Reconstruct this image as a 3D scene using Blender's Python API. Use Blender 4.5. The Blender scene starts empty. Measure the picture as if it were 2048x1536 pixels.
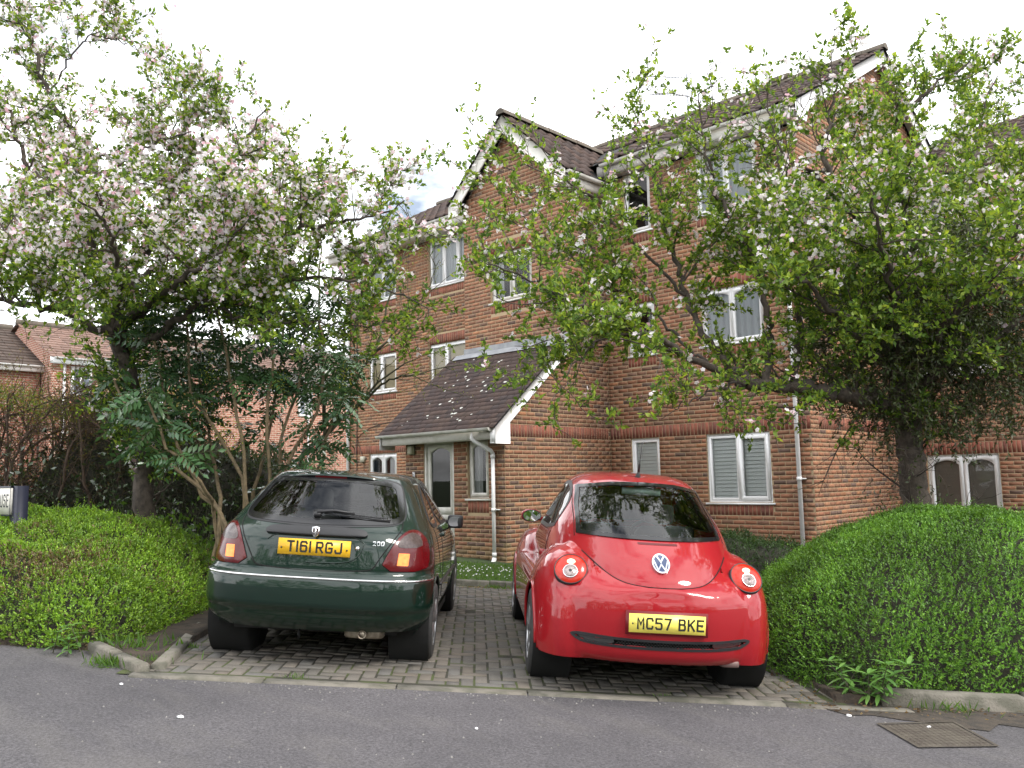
import bpy, math, random
import numpy as np
from mathutils import Vector, Matrix

# ------------------------------------------------------------------ camera, sky, sun, exposure
SC = bpy.context.scene
COL = SC.collection
EYE = 1.46
YAW, PITCH, ROLL, FPX = -0.76092264, 0.11103131, -0.01937744, 1713.0
cam_data = bpy.data.cameras.new("camera")
cam = bpy.data.objects.new("camera", cam_data)
COL.objects.link(cam)
cam_data.sensor_width = 36.0
cam_data.lens = 36.0 * FPX / 2048.0
cam_data.clip_start = 0.05
cam_data.clip_end = 3000.0
_f = Vector((math.sin(YAW) * math.cos(PITCH), math.cos(YAW) * math.cos(PITCH), math.sin(PITCH)))
_r = Vector((math.cos(YAW), -math.sin(YAW), 0.0))
_u = _r.cross(_f)
_c, _s = math.cos(ROLL), math.sin(ROLL)
_r2, _u2 = _c * _r + _s * _u, -_s * _r + _c * _u
cam.matrix_world = Matrix(((_r2.x, _u2.x, -_f.x, 0.0), (_r2.y, _u2.y, -_f.y, 0.0), (_r2.z, _u2.z, -_f.z, EYE), (0, 0, 0, 1)))
SC.camera = cam

SKY_ROT = (0.0213, 0.0888, -0.1076)
SUN_EL, SUN_AZ = math.radians(44), math.radians(78)      # azimuth from +Y towards +X
world = bpy.data.worlds.new("World")
SC.world = world
world.use_nodes = True
_n, _l = world.node_tree.nodes, world.node_tree.links
_n.clear()
_out = _n.new("ShaderNodeOutputWorld")
_bg = _n.new("ShaderNodeBackground")
_bg.inputs["Strength"].default_value = 0.10
_sky = _n.new("ShaderNodeTexSky")
_sky.sky_type = 'NISHITA'
_sky.sun_disc = False
_sky.sun_elevation = SUN_EL
_sky.sun_rotation = SUN_AZ
_sky.air_density = 1.0
_sky.dust_density = 1.5
_tc = _n.new("ShaderNodeTexCoord")
_mp = _n.new("ShaderNodeMapping")
_mp.inputs["Scale"].default_value = (1.0, 1.0, 2.2)
_mp.inputs["Location"].default_value = (0.35, 0.1, 0.0)
_nz = _n.new("ShaderNodeTexNoise")
_nz.inputs["Scale"].default_value = 2.3
_nz.inputs["Detail"].default_value = 7.0
_nz.inputs["Roughness"].default_value = 0.55
_rp = _n.new("ShaderNodeValToRGB")
_rp.color_ramp.elements[0].position = 0.36
_rp.color_ramp.elements[0].color = (0.12, 0.12, 0.12, 1)
_rp.color_ramp.elements[1].position = 0.47
_rp.color_ramp.elements[1].color = (1, 1, 1, 1)
_nz2 = _n.new("ShaderNodeTexNoise")
_nz2.inputs["Scale"].default_value = 3.1
_nz2.inputs["Detail"].default_value = 5.0
_cr = _n.new("ShaderNodeValToRGB")
_cr.color_ramp.elements[0].position = 0.3
_cr.color_ramp.elements[0].color = (14.0, 14.5, 15.3, 1)
_cr.color_ramp.elements[1].position = 0.6
_cr.color_ramp.elements[1].color = (21.0, 21.0, 21.2, 1)
_mx = _n.new("ShaderNodeMix")
_mx.data_type = 'RGBA'
_rt = _n.new("ShaderNodeMapping")
_rt.inputs["Rotation"].default_value = SKY_ROT
_l.new(_tc.outputs["Generated"], _rt.inputs["Vector"])
_l.new(_rt.outputs[0], _mp.inputs["Vector"])
_l.new(_mp.outputs[0], _nz.inputs["Vector"])
_l.new(_mp.outputs[0], _nz2.inputs["Vector"])
_l.new(_nz.outputs["Fac"], _rp.inputs["Fac"])
_l.new(_nz2.outputs["Fac"], _cr.inputs["Fac"])
_l.new(_rp.outputs["Color"], _mx.inputs["Factor"])
_l.new(_sky.outputs["Color"], _mx.inputs[6])
_l.new(_cr.outputs["Color"], _mx.inputs[7])
_l.new(_mx.outputs[2], _bg.inputs["Color"])
_l.new(_bg.outputs[0], _out.inputs["Surface"])

sun_data = bpy.data.lights.new("sun", 'SUN')
sun_data.energy = 2.0
sun_data.angle = math.radians(16)
sun_data.color = (1.0, 0.95, 0.87)
sun = bpy.data.objects.new("sun", sun_data)
COL.objects.link(sun)
_sd = Vector((math.sin(SUN_AZ) * math.cos(SUN_EL), math.cos(SUN_AZ) * math.cos(SUN_EL), math.sin(SUN_EL)))
sun.rotation_euler = (-_sd).to_track_quat('-Z', 'Y').to_euler()
sun.location = (12, 4, 18)

SC.view_settings.view_transform = 'Standard'
SC.view_settings.look = 'None'
SC.view_settings.exposure = 0.58
SC.view_settings.gamma = 1.0
SC.view_settings.use_curve_mapping = False
SC.cycles.max_bounces = 7
SC.cycles.diffuse_bounces = 3
SC.cycles.glossy_bounces = 4
SC.cycles.transmission_bounces = 5
SC.cycles.transparent_max_bounces = 12
SC.cycles.use_denoising = True
SC.cycles.denoising_input_passes = 'RGB_ALBEDO_NORMAL'
SC.cycles.denoising_prefilter = 'ACCURATE'
SC.cycles.sample_clamp_indirect = 6.0
try:
    SC.cycles.denoiser = 'OPENIMAGEDENOISE'
except Exception:
    pass

RNG = np.random.default_rng(7)
random.seed(7)

# ------------------------------------------------------------------ frames
RU = np.array([math.cos(YAW), -math.sin(YAW), 0.0])   # along the parking bay edge
FV = np.array([math.sin(YAW), math.cos(YAW), 0.0])    # into the parking bay
TILT = 0.075

def gz(u):
    """height of the sloping ground at u"""
    return -TILT * 12.0 * np.tanh(np.asarray(u) / 12.0)

def UV(u, v, h=0.0):
    """point on the ground frame (u right along the kerb, v into the bay) at height h above ground"""
    return RU * u + FV * v + np.array([0, 0, float(gz(u)) + h])

def to_uv(P):
    P = np.asarray(P, float)
    return P @ RU, P @ FV

# ------------------------------------------------------------------ mesh helpers
class MB:
    def __init__(self):
        self.v, self.f, self.c, self.n, self.m = [], [], [], 0, []

    def add(self, verts, faces, col=None, mi=0):
        verts = np.asarray(verts, float).reshape(-1, 3)
        self.v.append(verts)
        for f in faces:
            self.f.append(tuple(int(i) + self.n for i in f))
            self.c.append(col)
            self.m.append(mi)
        self.n += len(verts)

    def quad(self, a, b, c, d, col=None, mi=0):
        self.add([a, b, c, d], [(0, 1, 2, 3)], col, mi)

    def box(self, lo, hi, col=None, M=None, mi=0):
        x0, y0, z0 = lo
        x1, y1, z1 = hi
        v = np.array([(x0, y0, z0), (x1, y0, z0), (x1, y1, z0), (x0, y1, z0), (x0, y0, z1), (x1, y0, z1), (x1, y1, z1), (x0, y1, z1)], float)
        if M is not None:
            v = M(v)
        self.add(v, [(0, 3, 2, 1), (4, 5, 6, 7), (0, 1, 5, 4), (1, 2, 6, 5), (2, 3, 7, 6), (3, 0, 4, 7)], col, mi)

    def bar(self, a, b, w, h, col=None, up=(0, 0, 1)):
        """square bar from a to b"""
        a, b = np.asarray(a, float), np.asarray(b, float)
        d = b - a
        d /= np.linalg.norm(d)
        s = np.cross(d, up)
        if np.linalg.norm(s) < 1e-6:
            s = np.cross(d, (1, 0, 0))
        s /= np.linalg.norm(s)
        t = np.cross(s, d)
        v = []
        for p in (a, b):
            for i, j in ((-1, -1), (1, -1), (1, 1), (-1, 1)):
                v.append(p + s * i * w / 2 + t * j * h / 2)
        self.add(v, [(0, 1, 2, 3), (7, 6, 5, 4), (0, 4, 5, 1), (1, 5, 6, 2), (2, 6, 7, 3), (3, 7, 4, 0)], col)

    def tube(self, pts, rad, n=8, col=None, cap=True, closed=False):
        pts = np.asarray(pts, float)
        rad = np.broadcast_to(np.asarray(rad, float), (len(pts),))
        T = np.gradient(pts, axis=0) if not closed else np.roll(pts, -1, 0) - np.roll(pts, 1, 0)
        T /= np.linalg.norm(T, axis=1)[:, None] + 1e-12
        ref = np.array([0, 0, 1.0]) if abs(T[:, 2]).mean() < 0.8 else np.array([1.0, 0, 0])
        S = np.cross(T, ref)
        S /= np.linalg.norm(S, axis=1)[:, None] + 1e-12
        B = np.cross(T, S)
        a = np.linspace(0, 2 * np.pi, n, endpoint=False)
        V = pts[:, None, :] + rad[:, None, None] * (np.cos(a)[None, :, None] * S[:, None, :] + np.sin(a)[None, :, None] * B[:, None, :])
        F = []
        m = len(pts)
        for i in range(m if closed else m - 1):
            j = (i + 1) % m
            for k in range(n):
                F.append((i * n + k, i * n + (k + 1) % n, j * n + (k + 1) % n, j * n + k))
        if cap and not closed:
            F.append(tuple(range(n))[::-1])
            F.append(tuple((m - 1) * n + k for k in range(n)))
        self.add(V.reshape(-1, 3), F, col)

    def grid(self, P, col=None, flip=False, closed_u=False):
        """P: (r, c, 3) grid of points"""
        r, c = P.shape[:2]
        F = []
        for i in range(r - 1):
            for j in range(c if closed_u else c - 1):
                k = (j + 1) % c
                q = (i * c + j, i * c + k, (i + 1) * c + k, (i + 1) * c + j)
                F.append(q[::-1] if flip else q)
        self.add(P.reshape(-1, 3), F, col)

    def lathe(self, prof, center, axis, n=24, col=None):
        """prof: list of (along axis, radius)"""
        axis = np.asarray(axis, float)
        axis /= np.linalg.norm(axis)
        ref = np.array([0, 0, 1.0]) if abs(axis[2]) < 0.8 else np.array([1.0, 0, 0])
        s = np.cross(axis, ref)
        s /= np.linalg.norm(s)
        t = np.cross(axis, s)
        a = np.linspace(0, 2 * np.pi, n, endpoint=False)
        P = np.array([[np.asarray(center) + axis * d + r * (np.cos(q) * s + np.sin(q) * t) for q in a] for d, r in prof])
        self.grid(P, col, closed_u=True)

    def build(self, name, mat, parent=None, smooth=False, **props):
        V = np.concatenate(self.v) if self.v else np.zeros((0, 3))
        return raw_mesh(name, V, self.f, mat, parent, self.c if any(c is not None for c in self.c) else None, smooth, mi=self.m, **props)


def make_mesh(name, V, F, mat=None, cols=None, smooth=False, mi=None):
    me = bpy.data.meshes.new(name)
    if isinstance(F, np.ndarray):
        nf, k = F.shape
        tot = np.full(nf, k, np.int32)
        loops = F.astype(np.int32).ravel()
    else:
        nf = len(F)
        tot = np.array([len(f) for f in F], np.int32)
        loops = np.array([i for f in F for i in f], np.int32)
    me.vertices.add(len(V))
    me.vertices.foreach_set("co", np.ascontiguousarray(V, dtype=np.float32).ravel())
    me.loops.add(len(loops))
    me.loops.foreach_set("vertex_index", loops)
    me.polygons.add(nf)
    st = np.zeros(nf, np.int32)
    if nf:
        st[1:] = np.cumsum(tot)[:-1]
    me.polygons.foreach_set("loop_start", st)
    if smooth:
        me.polygons.foreach_set("use_smooth", np.ones(nf, bool))
    if mi is not None and nf and any(mi):
        me.polygons.foreach_set("material_index", np.array(mi, np.int32))
    if cols is not None:
        C = np.array([(c if c is not None else (1, 1, 1)) for c in cols], np.float32) if not isinstance(cols, np.ndarray) else cols.astype(np.float32)
        C4 = np.ones((nf, 4), np.float32)
        C4[:, :3] = C
        at = me.color_attributes.new("tint", 'FLOAT_COLOR', 'CORNER')
        at.data.foreach_set("color", np.repeat(C4, tot, axis=0).ravel())
    me.update(calc_edges=True)
    if mat is not None:
        for m in (mat if isinstance(mat, (list, tuple)) else [mat]):
            me.materials.append(m)
    return me


def link(name, data, parent=None, **props):
    o = bpy.data.objects.new(name, data)
    COL.objects.link(o)
    if parent is not None:
        o.parent = parent
        o.matrix_parent_inverse = Matrix.Identity(4)
    for k, v in props.items():
        o[k] = v
    return o


def raw_mesh(name, V, F, mat, parent=None, cols=None, smooth=False, mi=None, **props):
    o = link(name, make_mesh(name, V, F, mat, cols, smooth, mi), None, **props)
    if parent is not None:
        o.parent = parent
        mw = WORLD_OF.get(parent.name)
        if mw is not None:
            o.matrix_parent_inverse = mw.inverted()
    return o


WORLD_OF = {}     # things with a frame of their own whose parts are given in world space

def thing(name, label, category, loc=(0, 0, 0), group=None):
    o = bpy.data.objects.new(name, None)
    o.empty_display_size = 0.3
    COL.objects.link(o)
    o.location = loc
    WORLD_OF[o.name] = Matrix.Translation(Vector(loc))
    tag(o, label, category, group)
    return o

def tag(o, label, category, group=None):
    o["label"] = label
    o["category"] = category
    if group:
        o["group"] = group
    return o

# ------------------------------------------------------------------ materials
def new_mat(name):
    m = bpy.data.materials.new(name)
    m.use_nodes = True
    nt = m.node_tree
    return m, nt.nodes, nt.links, nt.nodes["Principled BSDF"]

def mat(name, base=(0.5, 0.5, 0.5), rough=0.6, metal=0.0, tint=False, var=0.0, var_scale=8.0, bump=0.0, bump_scale=60.0, coat=0.0, spec=0.5,
        var_col=None, var_pos=(0.42, 0.62), emit=None, emit_s=0.0, detail=4.0, trans=0.0):
    """principled material: base colour (or per face 'tint'), noise variation towards var_col, fine bump"""
    m, N, L, B = new_mat(name)
    B.inputs["Roughness"].default_value = rough
    B.inputs["Metallic"].default_value = metal
    B.inputs["Coat Weight"].default_value = coat
    B.inputs["Coat Roughness"].default_value = 0.04
    B.inputs["Specular IOR Level"].default_value = spec
    B.inputs["Transmission Weight"].default_value = trans
    B.inputs["Base Color"].default_value = (*base, 1)
    src = None
    if tint:
        a = N.new("ShaderNodeAttribute")
        a.attribute_name = "tint"
        src = a.outputs["Color"]
    geo_ = N.new("ShaderNodeNewGeometry")
    if var > 0:
        nz = N.new("ShaderNodeTexNoise")
        nz.inputs["Scale"].default_value = var_scale
        nz.inputs["Detail"].default_value = detail
        L.new(geo_.outputs["Position"], nz.inputs["Vector"])
        rp = N.new("ShaderNodeValToRGB")
        rp.color_ramp.elements[0].position, rp.color_ramp.elements[1].position = var_pos
        L.new(nz.outputs["Fac"], rp.inputs["Fac"])
        ml = N.new("ShaderNodeMath")
        ml.operation = 'MULTIPLY'
        ml.inputs[1].default_value = var
        L.new(rp.outputs["Color"], ml.inputs[0])
        mx = N.new("ShaderNodeMix")
        mx.data_type = 'RGBA'
        L.new(ml.outputs[0], mx.inputs["Factor"])
        if src is not None:
            L.new(src, mx.inputs[6])
        else:
            mx.inputs[6].default_value = (*base, 1)
        mx.inputs[7].default_value = (*(var_col or tuple(b * 0.5 for b in base)), 1)
        src = mx.outputs[2]
    if src is not None:
        L.new(src, B.inputs["Base Color"])
    if bump > 0:
        nb = N.new("ShaderNodeTexNoise")
        nb.inputs["Scale"].default_value = bump_scale
        nb.inputs["Detail"].default_value = 5.0
        L.new(geo_.outputs["Position"], nb.inputs["Vector"])
        bp = N.new("ShaderNodeBump")
        bp.inputs["Strength"].default_value = bump
        bp.inputs["Distance"].default_value = 0.01
        L.new(nb.outputs["Fac"], bp.inputs["Height"])
        L.new(bp.outputs[0], B.inputs["Normal"])
    if emit is not None:
        B.inputs["Emission Color"].default_value = (*emit, 1)
        B.inputs["Emission Strength"].default_value = emit_s
    return m

def leaf_mat(name, rough=0.45, transl=0.35, spec=0.4, through=(1.5, 1.35, 0.55)):
    """foliage: per leaf tint, some light passes through"""
    m, N, L, B = new_mat(name)
    a = N.new("ShaderNodeAttribute")
    a.attribute_name = "tint"
    B.inputs["Roughness"].default_value = rough
    B.inputs["Specular IOR Level"].default_value = spec
    L.new(a.outputs["Color"], B.inputs["Base Color"])
    t = N.new("ShaderNodeBsdfTranslucent")
    hs = N.new("ShaderNodeMix")
    hs.data_type = 'RGBA'
    hs.blend_type = 'MULTIPLY'
    hs.inputs["Factor"].default_value = 1.0
    hs.inputs[7].default_value = (*through, 1)
    L.new(a.outputs["Color"], hs.inputs[6])
    L.new(hs.outputs[2], t.inputs["Color"])
    ms = N.new("ShaderNodeMixShader")
    ms.inputs[0].default_value = transl
    L.new(B.outputs[0], ms.inputs[1])
    L.new(t.outputs[0], ms.inputs[2])
    L.new(ms.outputs[0], N["Material Output"].inputs["Surface"])
    return m

def glass_mat(name, tint=(0.85, 0.9, 0.9), rough=0.0, ior=1.5, boost=1.0):
    """thin pane: fresnel reflection over a clear see-through sheet"""
    m, N, L, B = new_mat(name)
    N.remove(B)
    tr = N.new("ShaderNodeBsdfTransparent")
    tr.inputs["Color"].default_value = (*tint, 1)
    gl = N.new("ShaderNodeBsdfGlossy")
    gl.inputs["Roughness"].default_value = rough
    fr = N.new("ShaderNodeFresnel")
    fr.inputs["IOR"].default_value = ior
    mu = N.new("ShaderNodeMath")
    mu.operation = 'MULTIPLY'
    mu.use_clamp = True
    mu.inputs[1].default_value = boost
    ms = N.new("ShaderNodeMixShader")
    L.new(fr.outputs[0], mu.inputs[0])
    L.new(mu.outputs[0], ms.inputs[0])
    L.new(tr.outputs[0], ms.inputs[1])
    L.new(gl.outputs[0], ms.inputs[2])
    L.new(ms.outputs[0], N["Material Output"].inputs["Surface"])
    return m
# ------------------------------------------------------------------ ground materials
def asphalt_mat():
    m, N, L, B = new_mat("asphalt")
    tc = N.new("ShaderNodeTexCoord")
    def noise(scale, detail=4.0, rough=0.6):
        n = N.new("ShaderNodeTexNoise")
        n.inputs["Scale"].default_value = scale
        n.inputs["Detail"].default_value = detail
        n.inputs["Roughness"].default_value = rough
        L.new(tc.outputs["Object"], n.inputs["Vector"])
        return n
    def ramp(src, a, ca, b, cb):
        r = N.new("ShaderNodeValToRGB")
        r.color_ramp.elements[0].position, r.color_ramp.elements[1].position = a, b
        r.color_ramp.elements[0].color, r.color_ramp.elements[1].color = (*ca, 1), (*cb, 1)
        L.new(src, r.inputs["Fac"])
        return r.outputs["Color"]
    big = ramp(noise(0.45, 7, 0.7).outputs["Fac"], 0.34, (0.058, 0.055, 0.060), 0.68, (0.100, 0.094, 0.099))
    grit = ramp(noise(60, 4, 0.85).outputs["Fac"], 0.36, (0.45, 0.45, 0.45), 0.68, (1.6, 1.58, 1.6))
    mx = N.new("ShaderNodeMix")
    mx.data_type = 'RGBA'
    mx.blend_type = 'MULTIPLY'
    mx.inputs["Factor"].default_value = 1.0
    L.new(big, mx.inputs[6])
    L.new(grit, mx.inputs[7])
    # pale stone chips in the surface
    vo = N.new("ShaderNodeTexVoronoi")
    vo.inputs["Scale"].default_value = 42
    L.new(tc.outputs["Object"], vo.inputs["Vector"])
    chips = ramp(vo.outputs["Distance"], 0.05, (1, 1, 1), 0.16, (0, 0, 0))
    sel = ramp(noise(7, 2).outputs["Fac"], 0.52, (0, 0, 0), 0.66, (0.55, 0.55, 0.55))
    mm = N.new("ShaderNodeMix")
    mm.data_type = 'RGBA'
    mm.blend_type = 'MULTIPLY'
    mm.inputs["Factor"].default_value = 1.0
    L.new(chips, mm.inputs[6])
    L.new(sel, mm.inputs[7])
    m2 = N.new("ShaderNodeMix")
    m2.data_type = 'RGBA'
    L.new(mm.outputs[2], m2.inputs["Factor"])
    L.new(mx.outputs[2], m2.inputs[6])
    m2.inputs[7].default_value = (0.26, 0.25, 0.25, 1)
    # worn brownish streaks running along the road
    mp = N.new("ShaderNodeMapping")
    mp.inputs["Rotation"].default_value = (0, 0, YAW * -1 - 0.5)
    mp.inputs["Scale"].default_value = (0.55, 1.5, 1)
    L.new(tc.outputs["Object"], mp.inputs["Vector"])
    st = noise(0.9, 4)
    L.new(mp.outputs[0], st.inputs["Vector"])
    sf = ramp(st.outputs["Fac"], 0.50, (0, 0, 0), 0.80, (0.55, 0.55, 0.55))
    m3 = N.new("ShaderNodeMix")
    m3.data_type = 'RGBA'
    L.new(sf, m3.inputs["Factor"])
    L.new(m2.outputs[2], m3.inputs[6])
    m3.inputs[7].default_value = (0.15, 0.138, 0.125, 1)
    L.new(m3.outputs[2], B.inputs["Base Color"])
    B.inputs["Roughness"].default_value = 0.85
    bp = N.new("ShaderNodeBump")
    bp.inputs["Strength"].default_value = 0.6
    bp.inputs["Distance"].default_value = 0.006
    L.new(noise(140, 3, 0.7).outputs["Fac"], bp.inputs["Height"])
    L.new(bp.outputs[0], B.inputs["Normal"])
    return m

M_ASPH = asphalt_mat()
M_SOIL = mat("soil", (0.055, 0.04, 0.028), 0.95, var=0.8, var_scale=9, var_col=(0.02, 0.016, 0.012), bump=1.0, bump_scale=35)
M_DIRT = mat("leaf_litter_dirt", (0.06, 0.047, 0.036), 0.95, var=0.8, var_scale=14, var_col=(0.03, 0.026, 0.022), bump=0.9, bump_scale=70)
M_TURF = mat("turf", (0.03, 0.055, 0.012), 0.95, var=0.7, var_scale=5, var_col=(0.02, 0.03, 0.01), bump=0.8, bump_scale=40)
M_PAVE = mat("paver_concrete", rough=0.9, tint=True, var=0.4, var_scale=2.0, var_col=(0.075, 0.07, 0.055), bump=0.7, bump_scale=110, var_pos=(0.45, 0.75))
M_JOINT = mat("mossy_joint", (0.055, 0.07, 0.018), 0.95, var=0.9, var_scale=4, var_col=(0.03, 0.026, 0.022), bump=0.6, bump_scale=80, var_pos=(0.4, 0.55))
M_KERB = mat("kerb_concrete", (0.17, 0.155, 0.13), 0.9, var=0.75, var_scale=7, var_col=(0.075, 0.075, 0.055), bump=0.8, bump_scale=60)

def uvgrid(u0, u1, v0, v1, nu, nv, h):
    return np.array([[UV(u, v, h(u, v) if callable(h) else h) for u in np.linspace(u0, u1, nu)] for v in np.linspace(v0, v1, nv)])

b = MB()
us = np.concatenate([[-900, -300, -90, -45], np.linspace(-30, 30, 41), [45, 90, 300, 900]])
vs = np.concatenate([[-900, -200, -60], np.linspace(-30, 60, 31), [100, 300, 900]])
b.grid(np.array([[UV(u, v, -0.03) for u in us] for v in vs]))
b.build("ground", M_TURF, kind="structure", smooth=True)

# the road stops along the slightly skewed edge of the parking bay
def edge_v(u):
    return 6.09 + 0.043 * u

b = MB()
us = np.sort(np.concatenate([np.linspace(-34, 34, 69), [-3.05, -2.95, -2.7, 2.65, 2.75, 2.85]]))
b.grid(np.array([[UV(u, (7.2 if (u < -2.9 or u > 2.7) else edge_v(np.clip(u, -2.4, 2.6))) if k == 24 else -14 + (20 * k / 24), 0.0) for u in us] for k in range(25)]))
b.build("road", M_ASPH, kind="structure", smooth=True)

# planting beds left and right, lawn at the foot of the building
b = MB()
def bed_patch(q00, q10, q11, q01, nu=24, nv=20):
    """soil between four ground points, its rim turned down into the ground"""
    q = [np.array(t) for t in (q00, q10, q11, q01)]
    rows = []
    for j in range(nv + 1):
        r_ = []
        for i in range(nu + 1):
            a_, c_ = np.clip((i - 1) / (nu - 2), 0, 1), np.clip((j - 1) / (nv - 2), 0, 1)
            p = (q[0] * (1 - a_) + q[1] * a_) * (1 - c_) + (q[3] * (1 - a_) + q[2] * a_) * c_
            rim = i in (0, nu) or j in (0, nv)
            r_.append(UV(p[0], p[1], -0.12 if rim else 0.045 + 0.02 * math.sin(p[0] * 3.1) * math.sin(p[1] * 2.3)))
        rows.append(r_)
    b.grid(np.array(rows))
bed_patch((-14, 7.4), (-3.2, 6.64), (-3.2, 15), (-14, 15))
bed_patch((-3.205, 6.64), (-2.56, 6.03), (-2.95, 15), (-3.205, 15), 8, 24)
bed_patch((2.26, 6.30), (2.6, 6.33), (2.6, 15), (2.02, 15), 8, 24)
bed_patch((2.595, 6.36), (14, 6.7), (14, 15), (2.595, 15))
b.build("planting_bed", M_SOIL, kind="structure", smooth=True)
b = MB()
b.grid(uvgrid(-3.5, 2.6, 11.72, 15.2, 24, 14, 0.06))
b.build("lawn", M_TURF, kind="structure", smooth=True)
# worn dirt at the right hand road edge
b = MB()
rr_ = np.linspace(0, 1, 12)
pts_t = [UV(u, 6.24 + 0.03 * u, 0.006) for u in np.linspace(1.9, 6, 26)]
pts_b = [UV(u, 6.24 + 0.03 * u - (0.05 + 0.42 * min(1, (u - 1.9) / 0.8) + 0.07 * math.sin(u * 9) + 0.05 * math.sin(u * 23)), 0.005) for u in np.linspace(1.9, 6, 26)]
b.grid(np.array([pts_b, pts_t]))
b.build("dirt_verge", M_DIRT, kind="structure")

# ------------------------------------------------------------------ block paving
DW = link("driveway", None, kind="structure")
bed = MB()
E1, E2 = np.array([1.0, 0.043]), np.array([-0.043, 1.0])
def DV(a, d, h=0.0):
    """driveway frame: a along the road edge, d into the bay"""
    q = np.array([0.0, 6.09]) + E1 * a + E2 * d
    return UV(q[0], q[1], h)
bed.grid(np.array([[DV(a, d, 0.0075) for a in np.linspace(-2.72, 2.32, 12)] for d in np.linspace(0.0, 5.66, 12)]))
o = bed.build("joint_bed", M_JOINT, DW)
def rot_basis(h=0.0):
    ex = np.append(E1, 0) ; ey = np.append(E2, 0)
    X = RU * E1[0] + FV * E1[1] + np.array([0, 0, -TILT * E1[0]])
    Y = RU * E2[0] + FV * E2[1] + np.array([0, 0, -TILT * E2[0]])
    X /= np.linalg.norm(X)
    Y -= X * (X @ Y)
    Y /= np.linalg.norm(Y)
    Z = np.cross(X, Y)
    return X, Y, Z
PX, PY, PZ = rot_basis()
def block_mesh(name, lx, ly, lz, ch, col, m):
    """a chamfered block, origin at the middle of its top"""
    x, y = lx / 2, ly / 2
    V = []
    for z, k in ((0, ch), (-ch, 0), (-lz, 0)):
        V += [(-x + k, -y + k, z), (x - k, -y + k, z), (x - k, y - k, z), (-x + k, y - k, z)]
    F = [(0, 1, 2, 3)]
    for r in (0, 4):
        for k in range(4):
            F.append((r + k, r + 4 + k, r + 4 + (k + 1) % 4, r + (k + 1) % 4))
    return make_mesh(name, np.array(V, float), F, m, [col] * len(F))
PAV_COLS = [tuple(np.array(c_) * 1.28) for c_ in [(0.098, 0.089, 0.076), (0.108, 0.097, 0.084), (0.09, 0.083, 0.073), (0.115, 0.101, 0.086), (0.1, 0.088, 0.076), (0.094, 0.089, 0.082), (0.105, 0.09, 0.074), (0.085, 0.078, 0.07)]]
PAV_ME = [block_mesh("paver_block", 0.2 - 0.012, 0.1 - 0.012, 0.05, 0.006, c, M_PAVE) for c in PAV_COLS]
blocks = []
s = 0.1
# 90 degree herringbone cells of 1 x 2 modules
for i in range(-30, 27):
    for j in range(0, 58):
        k = (i - j) % 4
        if k == 0:
            ca, cd, rot = (i + 1) * s, (j + 0.5) * s, 0
            if i * s < -2.62 or (i + 2) * s > 2.25 or (j + 1) * s > 5.58 or j * s < 0.10:
                continue
        elif k == 2 + 1:
            ca, cd, rot = (i + 0.5) * s, (j + 1) * s, 1
            if i * s < -2.62 or (i + 1) * s > 2.25 or (j + 2) * s > 5.58 or j * s < 0.10:
                continue
        else:
            continue
        blocks.append((ca, cd, rot))
covered = set()
for ca, cd, rot in blocks:
    for t in (-0.05, 0.05):
        covered.add((round((ca + (t if rot == 0 else 0)) / s - 0.5), round((cd + (t if rot else 0)) / s - 0.5)))
halves = [(i, j) for i in range(-26, 22) for j in range(1, 55) if (i, j) not in covered]
def hidden_block(a, d):
    return (-2.3 < a < -0.72 and 0.6 < d) or (0.2 < a < 1.72 and 0.45 < d)
vis = sorted([q for q in blocks if not hidden_block(q[0], q[1])], key=lambda q: q[1] + 0.12 * abs(q[0]))
near, rest = vis[:300], vis[300:] + [q for q in blocks if hidden_block(q[0], q[1])]
for a, d, rot in near:
    P = DV(a, d, 0.012 + RNG.normal(0, 0.0018))
    X, Y = (PX, PY) if rot == 0 else (PY, -PX)
    o = link("paver_block", PAV_ME[int(RNG.integers(len(PAV_ME)))], DW)
    tw = RNG.normal(0, 0.012)
    X2 = X * math.cos(tw) + Y * math.sin(tw)
    Y2 = np.cross(PZ, X2)
    Z2 = PZ + X * RNG.normal(0, 0.012) + Y * RNG.normal(0, 0.012)
    o.matrix_world = Matrix(((X2[0], Y2[0], Z2[0], P[0]), (X2[1], Y2[1], Z2[1], P[1]), (X2[2], Y2[2], Z2[2], P[2]), (0, 0, 0, 1)))
mb = MB()
for a, d, rot in rest:
    P = DV(a, d, 0.012 + RNG.normal(0, 0.0018))
    X, Y = (PX, PY) if rot == 0 else (PY, -PX)
    x, y = 0.0945, 0.0445
    c = PAV_COLS[int(RNG.integers(len(PAV_COLS)))]
    T = [P - X * x - Y * y, P + X * x - Y * y, P + X * x + Y * y, P - X * x + Y * y]
    Bq = [t - PZ * 0.03 for t in T]
    mb.add(T + Bq, [(0, 1, 2, 3), (0, 4, 5, 1), (1, 5, 6, 2), (2, 6, 7, 3), (3, 7, 4, 0)], c)
for i, j in halves:
    P = DV((i + 0.5) * s, (j + 0.5) * s, 0.0115)
    c = PAV_COLS[int(RNG.integers(len(PAV_COLS)))]
    T = [P - PX * 0.044 - PY * 0.044, P + PX * 0.044 - PY * 0.044, P + PX * 0.044 + PY * 0.044, P - PX * 0.044 + PY * 0.044]
    mb.add(T + [t - PZ * 0.03 for t in T], [(0, 1, 2, 3), (0, 4, 5, 1), (1, 5, 6, 2), (2, 6, 7, 3), (3, 7, 4, 0)], c)
mb.build("paver_field", M_PAVE, DW, kind="stuff")

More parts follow.
